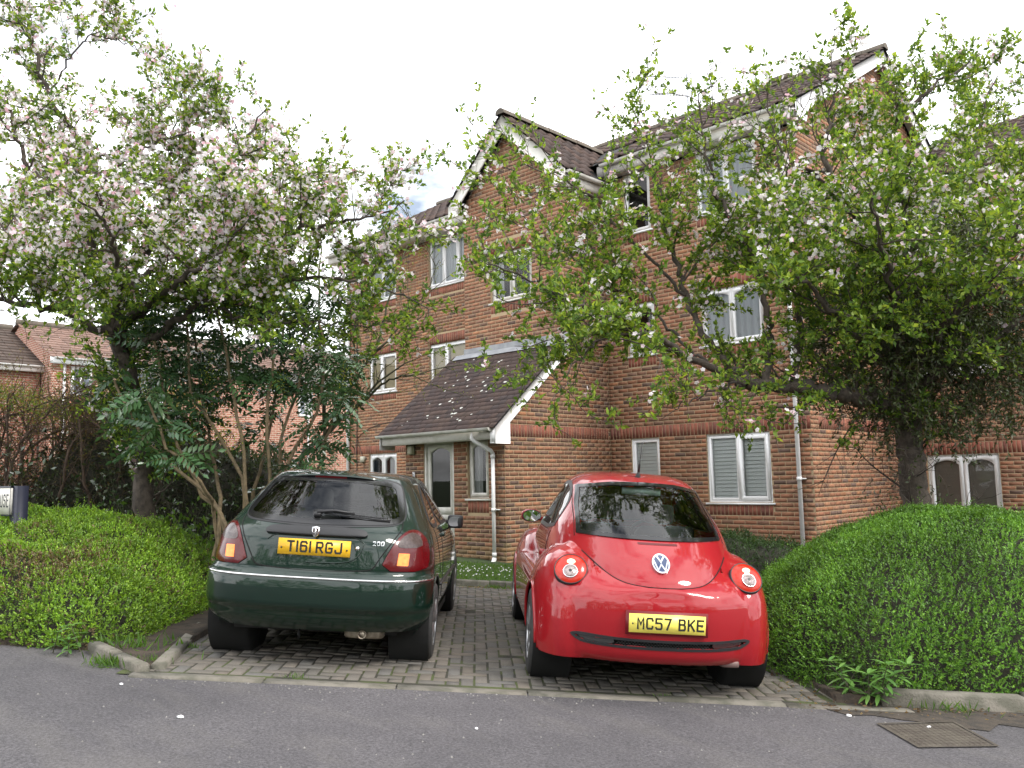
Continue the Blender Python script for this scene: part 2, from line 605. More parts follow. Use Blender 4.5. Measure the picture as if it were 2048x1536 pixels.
# ------------------------------------------------------------------ kerbs
KB = link("kerb", None, kind="structure")
def kerb_run(p, q, n, w, h, drop=0.15, gap=0.012, jit=0.006, name="kerb_stone"):
    """n stones from ground point p to q (u, v), standing h proud of the ground"""
    p, q = np.array(p, float), np.array(q, float)
    d = (q - p) / np.linalg.norm(q - p)
    nn = np.array([-d[1], d[0]])
    L_ = np.linalg.norm(q - p) / n
    for k in range(n):
        a = p + d * (k * L_ + gap / 2)
        c = p + d * ((k + 1) * L_ - gap / 2)
        mb = MB()
        o_ = RNG.normal(0, jit)
        hh = h + RNG.normal(0, jit * 0.7)
        prof = [(-w / 2, -drop), (-w / 2, hh - 0.014), (-w / 2 + 0.014, hh), (w / 2 - 0.014, hh), (w / 2, hh - 0.014), (w / 2, -drop)]
        V = [UV(*(e + nn * (x + o_)), z) for e in (a, c) for x, z in prof]
        m_ = len(prof)
        F = [(i, i + 1, m_ + i + 1, m_ + i) for i in range(m_ - 1)] + [tuple(range(m_))[::-1], tuple(range(m_, 2 * m_))]
        mb.add(V, F)
        mb.build(name, M_KERB, KB)
kerb_run((-2.62, edge_v(-2.62) + 0.0), (2.75, edge_v(2.75)), 6, 0.13, 0.012, name="edging_stone")
kerb_run((-2.50, 6.12), (-2.78, 7.75), 2, 0.10, 0.06)
kerb_run((-2.78, 7.77), (-2.9, 11.7), 4, 0.10, 0.05)
kerb_run((-3.16, 6.60), (-2.56, 6.02), 2, 0.095, 0.07, jit=0.018)
kerb_run((2.58, 6.36), (3.62, 6.38), 1, 0.13, 0.115)
kerb_run((3.65, 6.4), (7.6, 6.5), 4, 0.13, 0.115)
kerb_run((-2.9, 11.68), (2.2, 11.82), 6, 0.11, 0.085)
kerb_run((2.3, 6.3), (2.1, 11.6), 6, 0.10, 0.02)
# ------------------------------------------------------------------ building materials
M_BRICK = mat("facing_brick", rough=0.88, tint=True, var=0.45, var_scale=13, var_col=(0.05, 0.035, 0.03), var_pos=(0.5, 0.8), bump=0.5, bump_scale=90, spec=0.2)
M_MORTAR = mat("mortar", (0.44, 0.33, 0.21), 0.95, var=0.7, var_scale=1.3, var_col=(0.33, 0.25, 0.165), spec=0.1)
M_PINKB = mat("pale_brick", rough=0.9, tint=True, var=0.3, var_scale=10, var_col=(0.2, 0.09, 0.06), spec=0.1)
M_UPVC = mat("white_frame", (0.85, 0.85, 0.86), 0.35, var=0.12, var_scale=5, var_col=(0.62, 0.62, 0.6))
M_PAINT = mat("weathered_white_paint", (0.68, 0.66, 0.62), 0.6, var=0.6, var_scale=6, var_col=(0.45, 0.43, 0.37), var_pos=(0.45, 0.75))
M_GUTTER = mat("white_plastic_gutter", (0.66, 0.65, 0.62), 0.4, var=0.7, var_scale=4, var_col=(0.42, 0.40, 0.33), var_pos=(0.45, 0.72))
M_PIPE = mat("white_plastic_pipe", (0.74, 0.74, 0.75), 0.35, var=0.3, var_scale=3, var_col=(0.58, 0.57, 0.52))
M_TILE = mat("concrete_tile", rough=0.85, tint=True, var=0.5, var_scale=9, var_col=(0.035, 0.028, 0.026), bump=0.5, bump_scale=70, var_pos=(0.45, 0.75), spec=0.25)
M_LICHEN = mat("pale_lichen", (0.5, 0.5, 0.46), 0.95)
M_LEAD = mat("lead_flashing", (0.24, 0.25, 0.27), 0.55, var=0.6, var_scale=5, var_col=(0.36, 0.37, 0.38))
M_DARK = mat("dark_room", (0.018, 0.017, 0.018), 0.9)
M_BLIND = mat("white_slat_blind", (0.86, 0.88, 0.87), 0.6)
M_NET = mat("net_curtain", (0.42, 0.44, 0.46), 0.9)
M_CURT = mat("pale_curtain", (0.55, 0.55, 0.56), 0.9)
M_ROLLER = mat("fawn_roller_blind", (0.50, 0.42, 0.28), 0.85, var=0.3, var_scale=6, var_col=(0.33, 0.27, 0.18))
M_TAUPE = mat("taupe_blind", (0.24, 0.21, 0.18), 0.85)
M_PANE = glass_mat("window_glass", (0.92, 0.94, 0.94), 0.0, 1.5, 1.0)
M_BLACKP = mat("black_plastic", (0.015, 0.015, 0.015), 0.5)
M_CONC = mat("step_concrete", (0.2, 0.18, 0.15), 0.9, var=0.7, var_scale=6, var_col=(0.09, 0.08, 0.06), bump=0.5, bump_scale=50)
M_MAST = mat("aerial_metal", (0.32, 0.33, 0.36), 0.4, metal=0.8)

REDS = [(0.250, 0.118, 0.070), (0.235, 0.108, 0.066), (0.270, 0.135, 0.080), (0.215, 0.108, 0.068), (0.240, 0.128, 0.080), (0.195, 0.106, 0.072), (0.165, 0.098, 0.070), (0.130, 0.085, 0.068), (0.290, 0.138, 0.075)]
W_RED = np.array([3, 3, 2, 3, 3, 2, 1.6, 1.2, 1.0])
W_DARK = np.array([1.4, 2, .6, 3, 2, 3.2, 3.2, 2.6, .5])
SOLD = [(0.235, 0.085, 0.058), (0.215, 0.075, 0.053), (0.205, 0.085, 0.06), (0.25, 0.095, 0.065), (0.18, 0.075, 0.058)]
BZ = 2.19           # underside of the ground floor soldier band, a course line

class Wall:
    """a vertical brick wall: local a along d, n outwards, z up"""
    def __init__(self, p0, d, nrm, L, z0, top, weights=W_RED, base=BZ, stain=0.0):
        self.p0, self.d, self.nrm, self.L, self.z0, self.top, self.w, self.base = np.array([*p0, 0.0]), np.array([*d, 0.0]), np.array([*nrm, 0.0]), L, z0, top, weights / weights.sum(), base
        self.open, self.sold = [], []
        self.stain = stain

    def P(self, a, n, z):
        return self.p0 + self.d * a + self.nrm * n + np.array([0, 0, z])

    def M(self, V):
        V = np.asarray(V, float)
        return self.p0 + V[:, :1] * self.d + V[:, 1:2] * self.nrm + V[:, 2:3] * np.array([0, 0, 1.0])

    def intervals(self, z0, z1, with_sold=False):
        a0, a1 = 0.0, self.L
        zt = z1
        # clip by the top line
        xs = np.linspace(0, self.L, 241)
        ok = np.array([self.top(x) >= zt - 0.02 for x in xs]) if callable(self.top) else np.full(241, zt <= self.top + 0.01)
        if not ok.any():
            return []
        iv, run = [], None
        for x, k in zip(xs, ok):
            if k and run is None:
                run = x
            if not k and run is not None:
                iv.append((run, x))
                run = None
        if run is not None:
            iv.append((run, self.L))
        cuts = list(self.open) + (self.sold if with_sold else [])
        for c0, c1, y0, y1 in cuts:
            if y0 < z1 - 0.012 and y1 > z0 + 0.012:
                nv = []
                for p, q in iv:
                    if c0 > p + 0.005:
                        nv.append((p, min(q, c0)))
                    if c1 < q - 0.005:
                        nv.append((max(p, c1), q))
                iv = [(p, q) for p, q in nv if q - p > 0.012]
        return iv

    def bricks(self, seed=1):
        """list of (a0, a1, z0, z1, colour) of every brick face"""
        rng = np.random.default_rng(seed)
        out = []
        zmax = max(self.top(x) for x in np.linspace(0, self.L, 80)) if callable(self.top) else self.top
        k0 = int(math.floor((self.z0 - self.base) / 0.075))
        k1 = int(math.ceil((zmax - self.base) / 0.075))
        for k in range(k0, k1):
            z0 = self.base + k * 0.075
            z1 = z0 + 0.075
            for p, q in self.intervals(z0, z1, True):
                a = math.floor(p / 0.225) * 0.225 - (0.1125 if k % 2 else 0.0)
                while a < q:
                    s0, s1 = max(a, p), min(a + 0.225, q)
                    if s1 - s0 > 0.035:
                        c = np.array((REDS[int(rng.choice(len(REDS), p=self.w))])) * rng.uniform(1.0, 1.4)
                        if self.stain and z0 < self.stain + rng.uniform(-.15, .3):
                            c = c * 0.45 + np.array((0.22, 0.165, 0.075)) * 0.55
                        out.append((s0 + 0.006, s1 - 0.006, z0 + 0.006, z1 - 0.006, tuple(c)))
                    a += 0.225
        for s0, s1, y0, y1 in self.sold:
            n = max(1, round((s1 - s0) / 0.075))
            w = (s1 - s0) / n
            for i in range(n):
                c = np.array(SOLD[int(rng.integers(len(SOLD)))]) * rng.uniform(1.0, 1.35)
                out.append((s0 + i * w + 0.005, s0 + (i + 1) * w - 0.005, y0 + 0.005, y1 - 0.005, tuple(c)))
        return out

    def mortar(self, mb):
        zmax = max(self.top(x) for x in np.linspace(0, self.L, 80)) if callable(self.top) else self.top
        k0 = int(math.floor((self.z0 - self.base) / 0.075))
        k1 = int(math.ceil((zmax - self.base) / 0.075))
        for k in range(k0, k1):
            z0, z1 = self.base + k * 0.075, self.base + k * 0.075 + 0.075
            for p, q in self.intervals(z0, z1):
                mb.quad(self.P(p, -0.0015, z0), self.P(q, -0.0015, z0), self.P(q, -0.0015, z1), self.P(p, -0.0015, z1))
        for c0, c1, y0, y1 in self.open:       # reveals
            for (p, q, r, s_) in (((c0, y0), (c0, y1), 0, 0), ((c1, y0), (c1, y1), 0, 0), ((c0, y1), (c1, y1), 0, 0), ((c0, y0), (c1, y0), 0, 0)):
                mb.quad(self.P(p[0], -0.006, p[1]), self.P(q[0], -0.006, q[1]), self.P(q[0], -0.13, q[1]), self.P(p[0], -0.13, p[1]))

def brick_faces(mb, W, b):
    a0, a1, z0, z1, c = b
    n0 = RNG.uniform(0.0, 0.001)
    V = W.M([(a0, n0, z0), (a1, n0, z0), (a1, n0, z1), (a0, n0, z1), (a0, -0.012, z0), (a1, -0.012, z0), (a1, -0.012, z1), (a0, -0.012, z1)])
    mb.add(V, [(0, 1, 2, 3), (0, 4, 5, 1), (1, 5, 6, 2), (2, 6, 7, 3), (3, 7, 4, 0)], c)

# ------------------------------------------------------------------ windows
def arch_loop(x0, x1, z0, z1, rise, n=10):
    """rectangle with a shallow arched head, counter-clockwise from the lower left"""
    L_ = [(x0, z0), (x1, z0), (x1, z1 - rise)]
    if rise > 0:
        for k in range(1, n):
            t = k / n
            x = x1 + (x0 - x1) * t
            L_.append((x, z1 - rise + rise * math.sin(math.pi * t) ** 0.75))
    L_.append((x0, z1 - rise))
    return L_

def ring(mb, W, outer, inner, n_front, n_back):
    """flat ring between two loops of (x, z) with the same centre, with thickness"""
    def resample(Lp, ang, c):
        P = np.array(Lp + [Lp[0]])
        d = P - c
        out = []
        for t in ang:
            dr = np.array([math.cos(t), math.sin(t)])
            best = None
            for i in range(len(P) - 1):
                p, e = P[i] - c, P[i + 1] - P[i]
                den = dr[0] * e[1] - dr[1] * e[0]
                if abs(den) < 1e-12:
                    continue
                s_ = (p[0] * e[1] - p[1] * e[0]) / den
                u_ = (p[0] * dr[1] - p[1] * dr[0]) / den
                if s_ > 0 and -1e-9 <= u_ <= 1 + 1e-9:
                    best = s_ if best is None else max(best, s_)
            out.append(c + dr * (best or 0))
        return np.array(out)
    c = np.mean(np.array(inner), axis=0)
    ang = set()
    for Lp in (outer, inner):
        for q in Lp:
            ang.add(round(math.atan2(q[1] - c[1], q[0] - c[0]), 5))
    ang = sorted(ang)
    O, I = resample(outer, ang, c), resample(inner, ang, c)
    m_ = len(ang)
    V = np.concatenate([W.M(np.column_stack([L_[:, 0], np.full(m_, n), L_[:, 1]])) for L_, n in ((O, n_front), (I, n_front), (I, n_back), (O, n_back))])
    F = []
    for i in range(m_):
        j = (i + 1) % m_
        F += [(i, j, m_ + j, m_ + i), (m_ + i, m_ + j, 2 * m_ + j, 2 * m_ + i), (3 * m_ + i, i, 0 + i, 3 * m_ + i)[:0] or (j, i, 3 * m_ + i, 3 * m_ + j)]
    mb.add(V, F)

def poly_face(mb, W, loop, n, col=None):
    V = W.M(np.array([(x, n, z) for x, z in loop]))
    mb.add(V, [tuple(range(len(loop)))], col)

def make_window(parent, W, a0, a1, z0, z1, lights, back, arch=0.0, fw=0.055, proud=-0.055, sill=True, back_mat=None, frame_mat=None, sash=None, curtain=None):
    """lights: list of relative widths; back: 'slats', 'plain', 'dark', 'net'"""
    fm = frame_mat or M_UPVC
    mb = MB()
    # outer frame
    ring(mb, W, arch_loop(a0, a1, z0, z1, 0), arch_loop(a0 + 0.03, a1 - 0.03, z0 + 0.03, z1 - 0.03, 0), proud, proud - 0.07)
    tot = sum(lights)
    x = a0 + 0.03
    cells = []
    for k, w in enumerate(lights):
        x2 = x + (a1 - a0 - 0.06) * w / tot
        f2 = fw + (0.03 if sash is not None and k in sash else 0.0)
        pr = proud + (0.016 if sash is None or k in sash else -0.006)
        ring(mb, W, arch_loop(x + 0.004, x2 - 0.004, z0 + 0.034, z1 - 0.034, 0), arch_loop(x + f2, x2 - f2, z0 + 0.03 + f2, z1 - 0.03 - f2, arch), pr, pr - 0.06)
        cells.append((x + f2, x2 - f2, z0 + 0.03 + f2, z1 - 0.03 - f2, pr))
        x = x2
    win = mb.build("window", fm, parent)
    for c in cells:
        pm = MB()
        poly_face(pm, W, arch_loop(c[0] - 0.01, c[1] + 0.01, c[2] - 0.01, c[3] + 0.01, arch), c[4] - 0.025)
        pm.build("pane", M_PANE, win)
    if sill:
        sm = MB()
        sm.box((a0 - 0.045, proud - 0.02, z0 - 0.035), (a1 + 0.045, 0.035, z0 - 0.004), M=W.M)
        sm.build("sill", fm, win)
    rb = MB()
    d = proud - 0.072
    if back == 'slats':
        z = z0 + 0.06
        while z < z1 - 0.05:
            rb.add(W.M([(a0 + 0.05, d + 0.012, z), (a1 - 0.05, d + 0.012, z), (a1 - 0.05, d - 0.012, z + 0.062), (a0 + 0.05, d - 0.012, z + 0.062)]), [(0, 1, 2, 3)])
            z += 0.066
        rb.build("blind", M_BLIND, win)
        rb = MB()
        rb.quad(W.P(a0, d - 0.05, z0), W.P(a1, d - 0.05, z0), W.P(a1, d - 0.05, z1), W.P(a0, d - 0.05, z1))
        rb.build("room_back", M_CURT, win)
    elif back == 'folds':
        xs = np.linspace(a0 + 0.02, a1 - 0.02, 60)
        P = np.array([[W.P(x_, d + 0.03 * math.sin(x_ * 46) + 0.012 * math.sin(x_ * 91), z_) for x_ in xs] for z_ in (z0, z1)])
        rb.grid(P)
        rb.build("curtain", back_mat or M_NET, win, smooth=True)
    elif back == 'plain':
        rb.quad(W.P(a0, d, z0), W.P(a1, d, z0), W.P(a1, d, z1), W.P(a0, d, z1))
        rb.build("blind", back_mat or M_ROLLER, win)
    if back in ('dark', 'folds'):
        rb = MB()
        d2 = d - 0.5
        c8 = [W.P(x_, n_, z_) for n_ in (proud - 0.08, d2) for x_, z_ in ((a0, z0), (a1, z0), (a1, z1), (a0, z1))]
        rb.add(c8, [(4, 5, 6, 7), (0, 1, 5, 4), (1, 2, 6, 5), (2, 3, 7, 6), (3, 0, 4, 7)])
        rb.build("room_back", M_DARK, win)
        if curtain is not None:
            cb = MB()
            for (p, q) in curtain:
                xs = np.linspace(p, q, 24)
                cb.grid(np.array([[W.P(x_, d + 0.02 * math.sin(x_ * 60), z_) for x_ in xs] for z_ in (z0, z1)]))
            cb.build("curtain", M_CURT, win, smooth=True)
    return win

# ------------------------------------------------------------------ the flats
FL = thing("apartment_building", "three storey brick block of flats with gabled bay and tiled entrance porch behind the cars", "building", (-10.2, 13.0, 0))
YM, XB0, XB1, YB, YP, YL = 13.48, -12.9, -10.2, 12.15, 10.5, 13.70
ROOF0 = (10.16, 2.345)           # porch roof lower edge (y, z)
ROOF1 = (12.15, 4.03)
def porch_z(y):
    return ROOF0[1] + (y - ROOF0[0]) * (ROOF1[1] - ROOF0[1]) / (ROOF1[0] - ROOF0[0])
XC, APZ, EVZ = -11.55, 8.60, 7.22   # bay gable: centre, brick apex, eaves

WR = Wall((XB1, YM), (1, 0), (0, -1), 4.08, -0.75, 7.42)
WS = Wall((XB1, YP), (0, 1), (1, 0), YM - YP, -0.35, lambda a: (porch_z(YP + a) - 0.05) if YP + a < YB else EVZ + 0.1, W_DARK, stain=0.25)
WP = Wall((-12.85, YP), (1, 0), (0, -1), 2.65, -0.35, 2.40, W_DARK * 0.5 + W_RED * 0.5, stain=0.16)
WB = Wall((XB0, YB), (1, 0), (0, -1), 2.7, 2.2, lambda a: min(EVZ + 0.15 + 1.0 * min(a, 2.7 - a), APZ - abs(a - 1.35) * 1.0))
WL = Wall((-19.25, YL), (1, 0), (0, -1), 6.35, -0.6, 7.45, base=BZ + 0.0)
WBL = Wall((XB0, YL), (0, -1), (-1, 0), YL - YB, 2.2, EVZ + 0.1)
WPL = Wall((-12.85, YL), (0, -1), (-1, 0), YL - YP, -0.35, lambda a: porch_z(max(ROOF0[0], min(YL - a, YB))) - 0.05)
def gable_top(a):
    y = YM + a
    return 7.5 + min((y - YM), (21.3 - y)) * 0.62
WG = Wall((-6.12, YM), (0, 1), (1, 0), 7.8, -0.9, gable_top, stain=0)
WRB = Wall((-6.12, 17.6), (1, 0), (0, -1), 9.0, -1.3, 7.0, base=BZ - 0.42)

ZH = [(0.99, 2.19), (3.78, 4.79), (6.2, 7.40)]
def add_open(W, a0, a1, z0, z1, head=True, foot=True):
    W.open.append((a0, a1, z0, z1))
    if head:
        W.sold.append((a0 - 0.0, a1 + 0.0, z1, z1 + 0.225))
    if foot:
        W.sold.append((a0, a1, z0 - 0.04 - 0.18, z0 - 0.04))
# right main wall
x0 = XB1
wr = []
for fl, (z0, z1) in enumerate(ZH):
    for X0, X1 in ((-9.71, -9.07), (-8.07, -6.85)):
        add_open(WR, X0 - x0, X1 - x0, z0, z1, head=fl == 1, foot=True)
        wr.append((X0 - x0, X1 - x0, z0, z1, fl))
WR.sold.append((0, 4.08, BZ, BZ + 0.225))
# left wall
wl = []
for fl, (z0, z1) in enumerate(((1.0, 2.19), (3.78, 4.78), (6.2, 7.36))):
    for X0, X1 in ((-18.28, -17.13), (-15.83, -14.5)):
        if fl == 0 and X0 > -16:
            continue
        add_open(WL, X0 + 19.25, X1 + 19.25, z0, z1, head=fl == 1, foot=True)
        wl.append((X0 + 19.25, X1 + 19.25, z0, z1, fl))
WL.sold.append((0, 6.35, BZ, BZ + 0.225))
# porch front: door and side light
WP.open += [(0.53, 1.36, 0.06, 2.19), (1.72, 2.25, 1.14, 2.19)]
WP.sold.append((1.72, 2.25, 0.89, 1.10))
# bay front window
add_open(WB, 0.78, 1.92, 5.02, 6.03)
# porch side soldier band
WS.sold.append((0.12, YM - YP - 0.06, BZ, BZ + 0.225))
WG.sold.append((0.3, 4.0, BZ, BZ + 0.225))
# right set-back block
for z0, z1 in ((0.60, 1.77), (3.3, 4.4), (5.8, 6.9)):
    add_open(WRB, 0.42, 1.68, z0, z1, head=True, foot=True)
WRB.sold.append((0.0, 0.42, 1.77, 1.995))
WRB.sold.append((1.68, 9.0, 1.77, 1.995))

WALLS = [(WR, 11), (WS, 12), (WP, 13), (WB, 14), (WL, 15), (WBL, 16), (WPL, 17), (WG, 18)]
mort = MB()
cands, mass = [], MB()
camp = np.array([0, 0, EYE])
for W, sd in WALLS:
    W.mortar(mort)
    for bk in W.bricks(sd):
        if W in (WS, WP):
            P = W.P((bk[0] + bk[1]) / 2, 0, (bk[2] + bk[3]) / 2)
            v_ = camp - P
            d_ = np.linalg.norm(v_)
            area = (bk[1] - bk[0]) * (bk[3] - bk[2]) * (v_ @ W.nrm) / d_ ** 3
            if P[2] > 0.95 and (W is WP or P[1] < 13.0):       # above the parked cars
                cands.append((area, W, bk))
                continue
        brick_faces(mass, W, bk)
cands.sort(key=lambda t: -t[0])
for _, W, bk in cands[300:]:
    brick_faces(mass, W, bk)
mort.build("wall", M_MORTAR, FL)
mass.build("brickwork", M_BRICK, FL, kind="stuff")
BR_ME = {}
def single_brick(W, bk, parent):
    a0, a1, z0, z1, c = bk
    lx, lz = round((a1 - a0) * 500) / 500, round((z1 - z0) * 500) / 500
    key = (lx, lz) + tuple(np.round(np.array(c) * 26).astype(int))
    if key not in BR_ME:
        x, y = lx / 2, lz / 2
        V = np.array([(-x, -y, 0), (x, -y, 0), (x, y, 0), (-x, y, 0), (-x, -y, -0.012), (x, -y, -0.012), (x, y, -0.012), (-x, y, -0.012)], float)
        BR_ME[key] = make_mesh("brick", V, [(0, 1, 2, 3), (0, 4, 5, 1), (1, 5, 6, 2), (2, 6, 7, 3), (3, 7, 4, 0)], M_BRICK, [c] * 5)
    o = link("brick", BR_ME[key], parent)
    P = W.P((a0 + a1) / 2, RNG.uniform(0, 0.001), (z0 + z1) / 2)
    d, n = W.d, W.nrm
    o.matrix_parent_inverse = WORLD_OF[parent.name].inverted()
    o.matrix_basis = Matrix(((d[0], 0, n[0], P[0]), (d[1], 0, n[1], P[1]), (0, 1, 0, P[2]), (0, 0, 0, 1)))
for _, W, bk in cands[:300]:
    single_brick(W, bk, FL)

for a0, a1, z0, z1, fl in wr:
    wide = a1 - a0 > 1
    if fl == 0:
        make_window(FL, WR, a0, a1, z0, z1, [1.0, 1.0] if wide else [1], 'slats', fw=0.05, sash=[1] if wide else [], proud=-0.03)
    else:
        make_window(FL, WR, a0, a1, z0, z1, [1, 1] if wide else [1], 'folds' if wide else 'dark', arch=0.06, back_mat=M_NET)
for a0, a1, z0, z1, fl in wl:
    if fl == 0:
        make_window(FL, WL, a0, a1, z0, z1, [1, 1], 'dark', arch=0.1, fw=0.07, curtain=[(a0 + 0.75, a0 + 1.05)])
    elif fl == 1:
        make_window(FL, WL, a0, a1, z0, z1, [1, 1.25], 'plain', back_mat=M_ROLLER)
    else:
        make_window(FL, WL, a0, a1, z0, z1, [1, 1, 0.55] if a0 > 2 else [1, 1], 'folds', back_mat=M_NET)
make_window(FL, WB, 0.78, 1.92, 5.02, 6.03, [1, 1], 'dark', arch=0.09, fw=0.06, frame_mat=M_PAINT, curtain=[(0.86, 1.03)])
make_window(FL, WP, 1.72, 2.25, 1.14, 2.19, [1], 'dark', arch=0.08, fw=0.07, frame_mat=M_PAINT, curtain=[(1.74, 1.96)])

# entrance door
dm = MB()
ring(dm, WP, arch_loop(0.53, 1.36, 0.06, 2.19, 0), arch_loop(0.585, 1.305, 0.10, 2.135, 0), -0.02, -0.12)
door_frame = dm.build("door_frame", M_PAINT, FL)
dm = MB()
ring(dm, WP, arch_loop(0.59, 1.30, 0.845, 2.13, 0), arch_loop(0.68, 1.215, 0.98, 2.06, 0.09), -0.045, -0.09)
ring(dm, WP, arch_loop(0.59, 1.30, 0.16, 0.845, 0), arch_loop(0.68, 1.215, 0.26, 0.735, 0), -0.045, -0.09)
door = dm.build("door", M_PAINT, FL)
dg = MB()
poly_face(dg, WP, arch_loop(0.67, 1.225, 0.97, 2.07, 0.09), -0.07)
poly_face(dg, WP, arch_loop(0.67, 1.225, 0.25, 0.745, 0), -0.07)
dg.build("pane", M_PANE, door)
dg = MB()
c8 = [WP.P(x_, n_, z_) for n_ in (-0.10, -1.2) for x_, z_ in ((0.55, 0.1), (1.34, 0.1), (1.34, 2.15), (0.55, 2.15))]
dg.add(c8, [(4, 5, 6, 7), (0, 1, 5, 4), (1, 2, 6, 5), (2, 3, 7, 6), (3, 0, 4, 7)])
dg.build("lobby_back", mat("lobby_brown", (0.06, 0.045, 0.042), 0.9), door)
dg = MB()
dg.box((0.59, -0.06, 0.075), (1.30, -0.03, 0.16), M=WP.M)
dg.build("weather_bar", M_BLACKP, door)
sp = MB()
sp.box((0.35, 0.01, -0.12), (1.95, 0.75, 0.035), M=WP.M)
sp.build("door_step", M_CONC, FL)

# wall light, entry panel, meter box
lb = MB()
lb.box((0.13, 0.0, 1.96), (0.29, 0.02, 2.14), M=WP.M)
lb.build("bulkhead_base", M_BLACKP, FL)
lb = MB()
P = []
for n, k in ((0.02, 0.0), (0.075, 0.006), (0.09, 0.025)):
    P.append([WP.P(x_, n, z_) for x_, z_ in ((0.135 + k, 1.965 + k), (0.285 - k, 1.965 + k), (0.285 - k, 2.135 - k), (0.135 + k, 2.135 - k))])
lb.grid(np.array(P), closed_u=True)
lb.add(P[-1], [(0, 1, 2, 3)])
lb.build("bulkhead_light", mat("opal_cover", (0.42, 0.40, 0.30), 0.5), FL)
ip = MB()
ip.box((0.215, 0.0, 1.42), (0.285, 0.016, 1.64), M=WP.M)
entry = ip.build("entry_panel", mat("brushed_steel", (0.42, 0.42, 0.42), 0.35, metal=0.7), FL)
for k in range(6):
    bb = MB()
    bb.box((0.235, 0.016, 1.45 + k * 0.026), (0.265, 0.021, 1.462 + k * 0.026), M=WP.M)
    bb.build("call_button", M_BLACKP, entry)
mb = MB()
mb.box((0.68, 0, 1.99), (0.83, 0.07, 2.14), M=WL.M)
mb.build("junction_box", mat("cream_plastic", (0.5, 0.48, 0.38), 0.5), FL)
cb = MB()
cb.tube([WL.P(0.47 + 0.01 * math.sin(z * 2), 0.012, z) for z in np.linspace(0, 7.3, 26)], 0.012, 5)
cb.tube([WL.P(0.47 + 2.7 * t, 0.012, 2.62 + 0.3 * (1 - (1 - t) ** 6) + 0.12 * t) for t in np.linspace(0, 1, 16)], 0.008, 5)
cb.tube([WL.P(0.5 + 0.24 * t, 0.02, 2.6 - 0.5 * t + 0.0 * math.sin(t * 6)) for t in np.linspace(0, 1, 6)], 0.007, 5)
cb.tube([WL.P(0.78 + 0.04 * t, 0.02, 1.99 - 1.2 * t) for t in np.linspace(0, 1, 6)], 0.007, 5)
cb.build("cable", M_BLACKP, FL)

# ------------------------------------------------------------------ rainwater goods
def gutter(mb, p, q, r=0.058):
    p, q = np.array(p, float), np.array(q, float)
    a = np.linspace(math.pi, 2 * math.pi, 9)
    d = (q - p) / np.linalg.norm(q - p)
    s_ = np.cross(d, (0, 0, 1))
    for rr_, flip in ((r, False), (r - 0.006, True)):
        P = np.array([[e + s_ * rr_ * math.cos(t) + np.array([0, 0, rr_ * math.sin(t)]) for t in a] for e in (p, q)])
        mb.grid(P, flip=flip)
    for e in (p, q):
        mb.add([e + s_ * r * math.cos(t) + np.array([0, 0, r * math.sin(t)]) for t in a], [tuple(range(9))])
    n = int(np.linalg.norm(q - p) / 0.9) + 1
    for k in range(n):
        e = p + d * (0.25 + k * 0.9)
        if np.linalg.norm(e - p) > np.linalg.norm(q - p):
            break
        P = np.array([[e + d * w + s_ * (r + 0.008) * math.cos(t) + np.array([0, 0, (r + 0.008) * math.sin(t)]) for t in a] for w in (-0.02, 0.02)])
        mb.grid(P)

def pipe_with_collars(mb, pts, r, collars):
    mb.tube(pts, r, 12)
    for z, p in collars:
        mb.tube([np.array(p) + np.array([0, 0, -0.03]), np.array(p) + np.array([0, 0, 0.03])], r + 0.008, 12)

# porch eaves
PXL, PXR = -13.22, -10.08
g = MB()
gutter(g, (PXL - 0.03, ROOF0[0] - 0.035, ROOF0[1] - 0.01), (PXR - 0.09, ROOF0[0] - 0.035, ROOF0[1] - 0.01))
g.build("porch_gutter", M_GUTTER, FL)
g = MB()
g.box((PXL, ROOF0[0] + 0.028, ROOF0[1] - 0.20), (PXR - 0.12, ROOF0[0] + 0.05, ROOF0[1] - 0.005))
g.build("porch_fascia", M_PAINT, FL)
g = MB()
g.box((PXL, ROOF0[0] + 0.05, ROOF0[1] - 0.195), (PXR - 0.12, YP - 0.002, ROOF0[1] - 0.18))
g.build("porch_soffit", M_PAINT, FL)
g = MB()
px_, py_ = -10.62, ROOF0[0] - 0.035
pt = [(px_, py_, ROOF0[1] - 0.05), (px_, py_, ROOF0[1] - 0.17), (px_ + 0.02, py_ + 0.03, ROOF0[1] - 0.22), (px_ + 0.17, YP - 0.09, ROOF0[1] - 0.38), (px_ + 0.19, YP - 0.06, ROOF0[1] - 0.44)]
g.tube(pt, 0.036, 12)
xq = px_ + 0.19
pipe_with_collars(g, [(xq, YP - 0.06, ROOF0[1] - 0.42), (xq, YP - 0.06, 0.12)], 0.034, [(0, (xq, YP - 0.06, 1.86)), (0, (xq, YP - 0.06, 0.95)), (0, (xq, YP - 0.06, 0.2))])
g.tube([(xq, YP - 0.06, 0.14), (xq, YP - 0.09, 0.07), (xq + 0.03, YP - 0.16, 0.05)], 0.04, 12)
g.box((xq + 0.03, YP - 0.07, 0.945), (xq + 0.12, YP - 0.0, 0.965))
g.build("porch_downpipe", M_PIPE, FL)

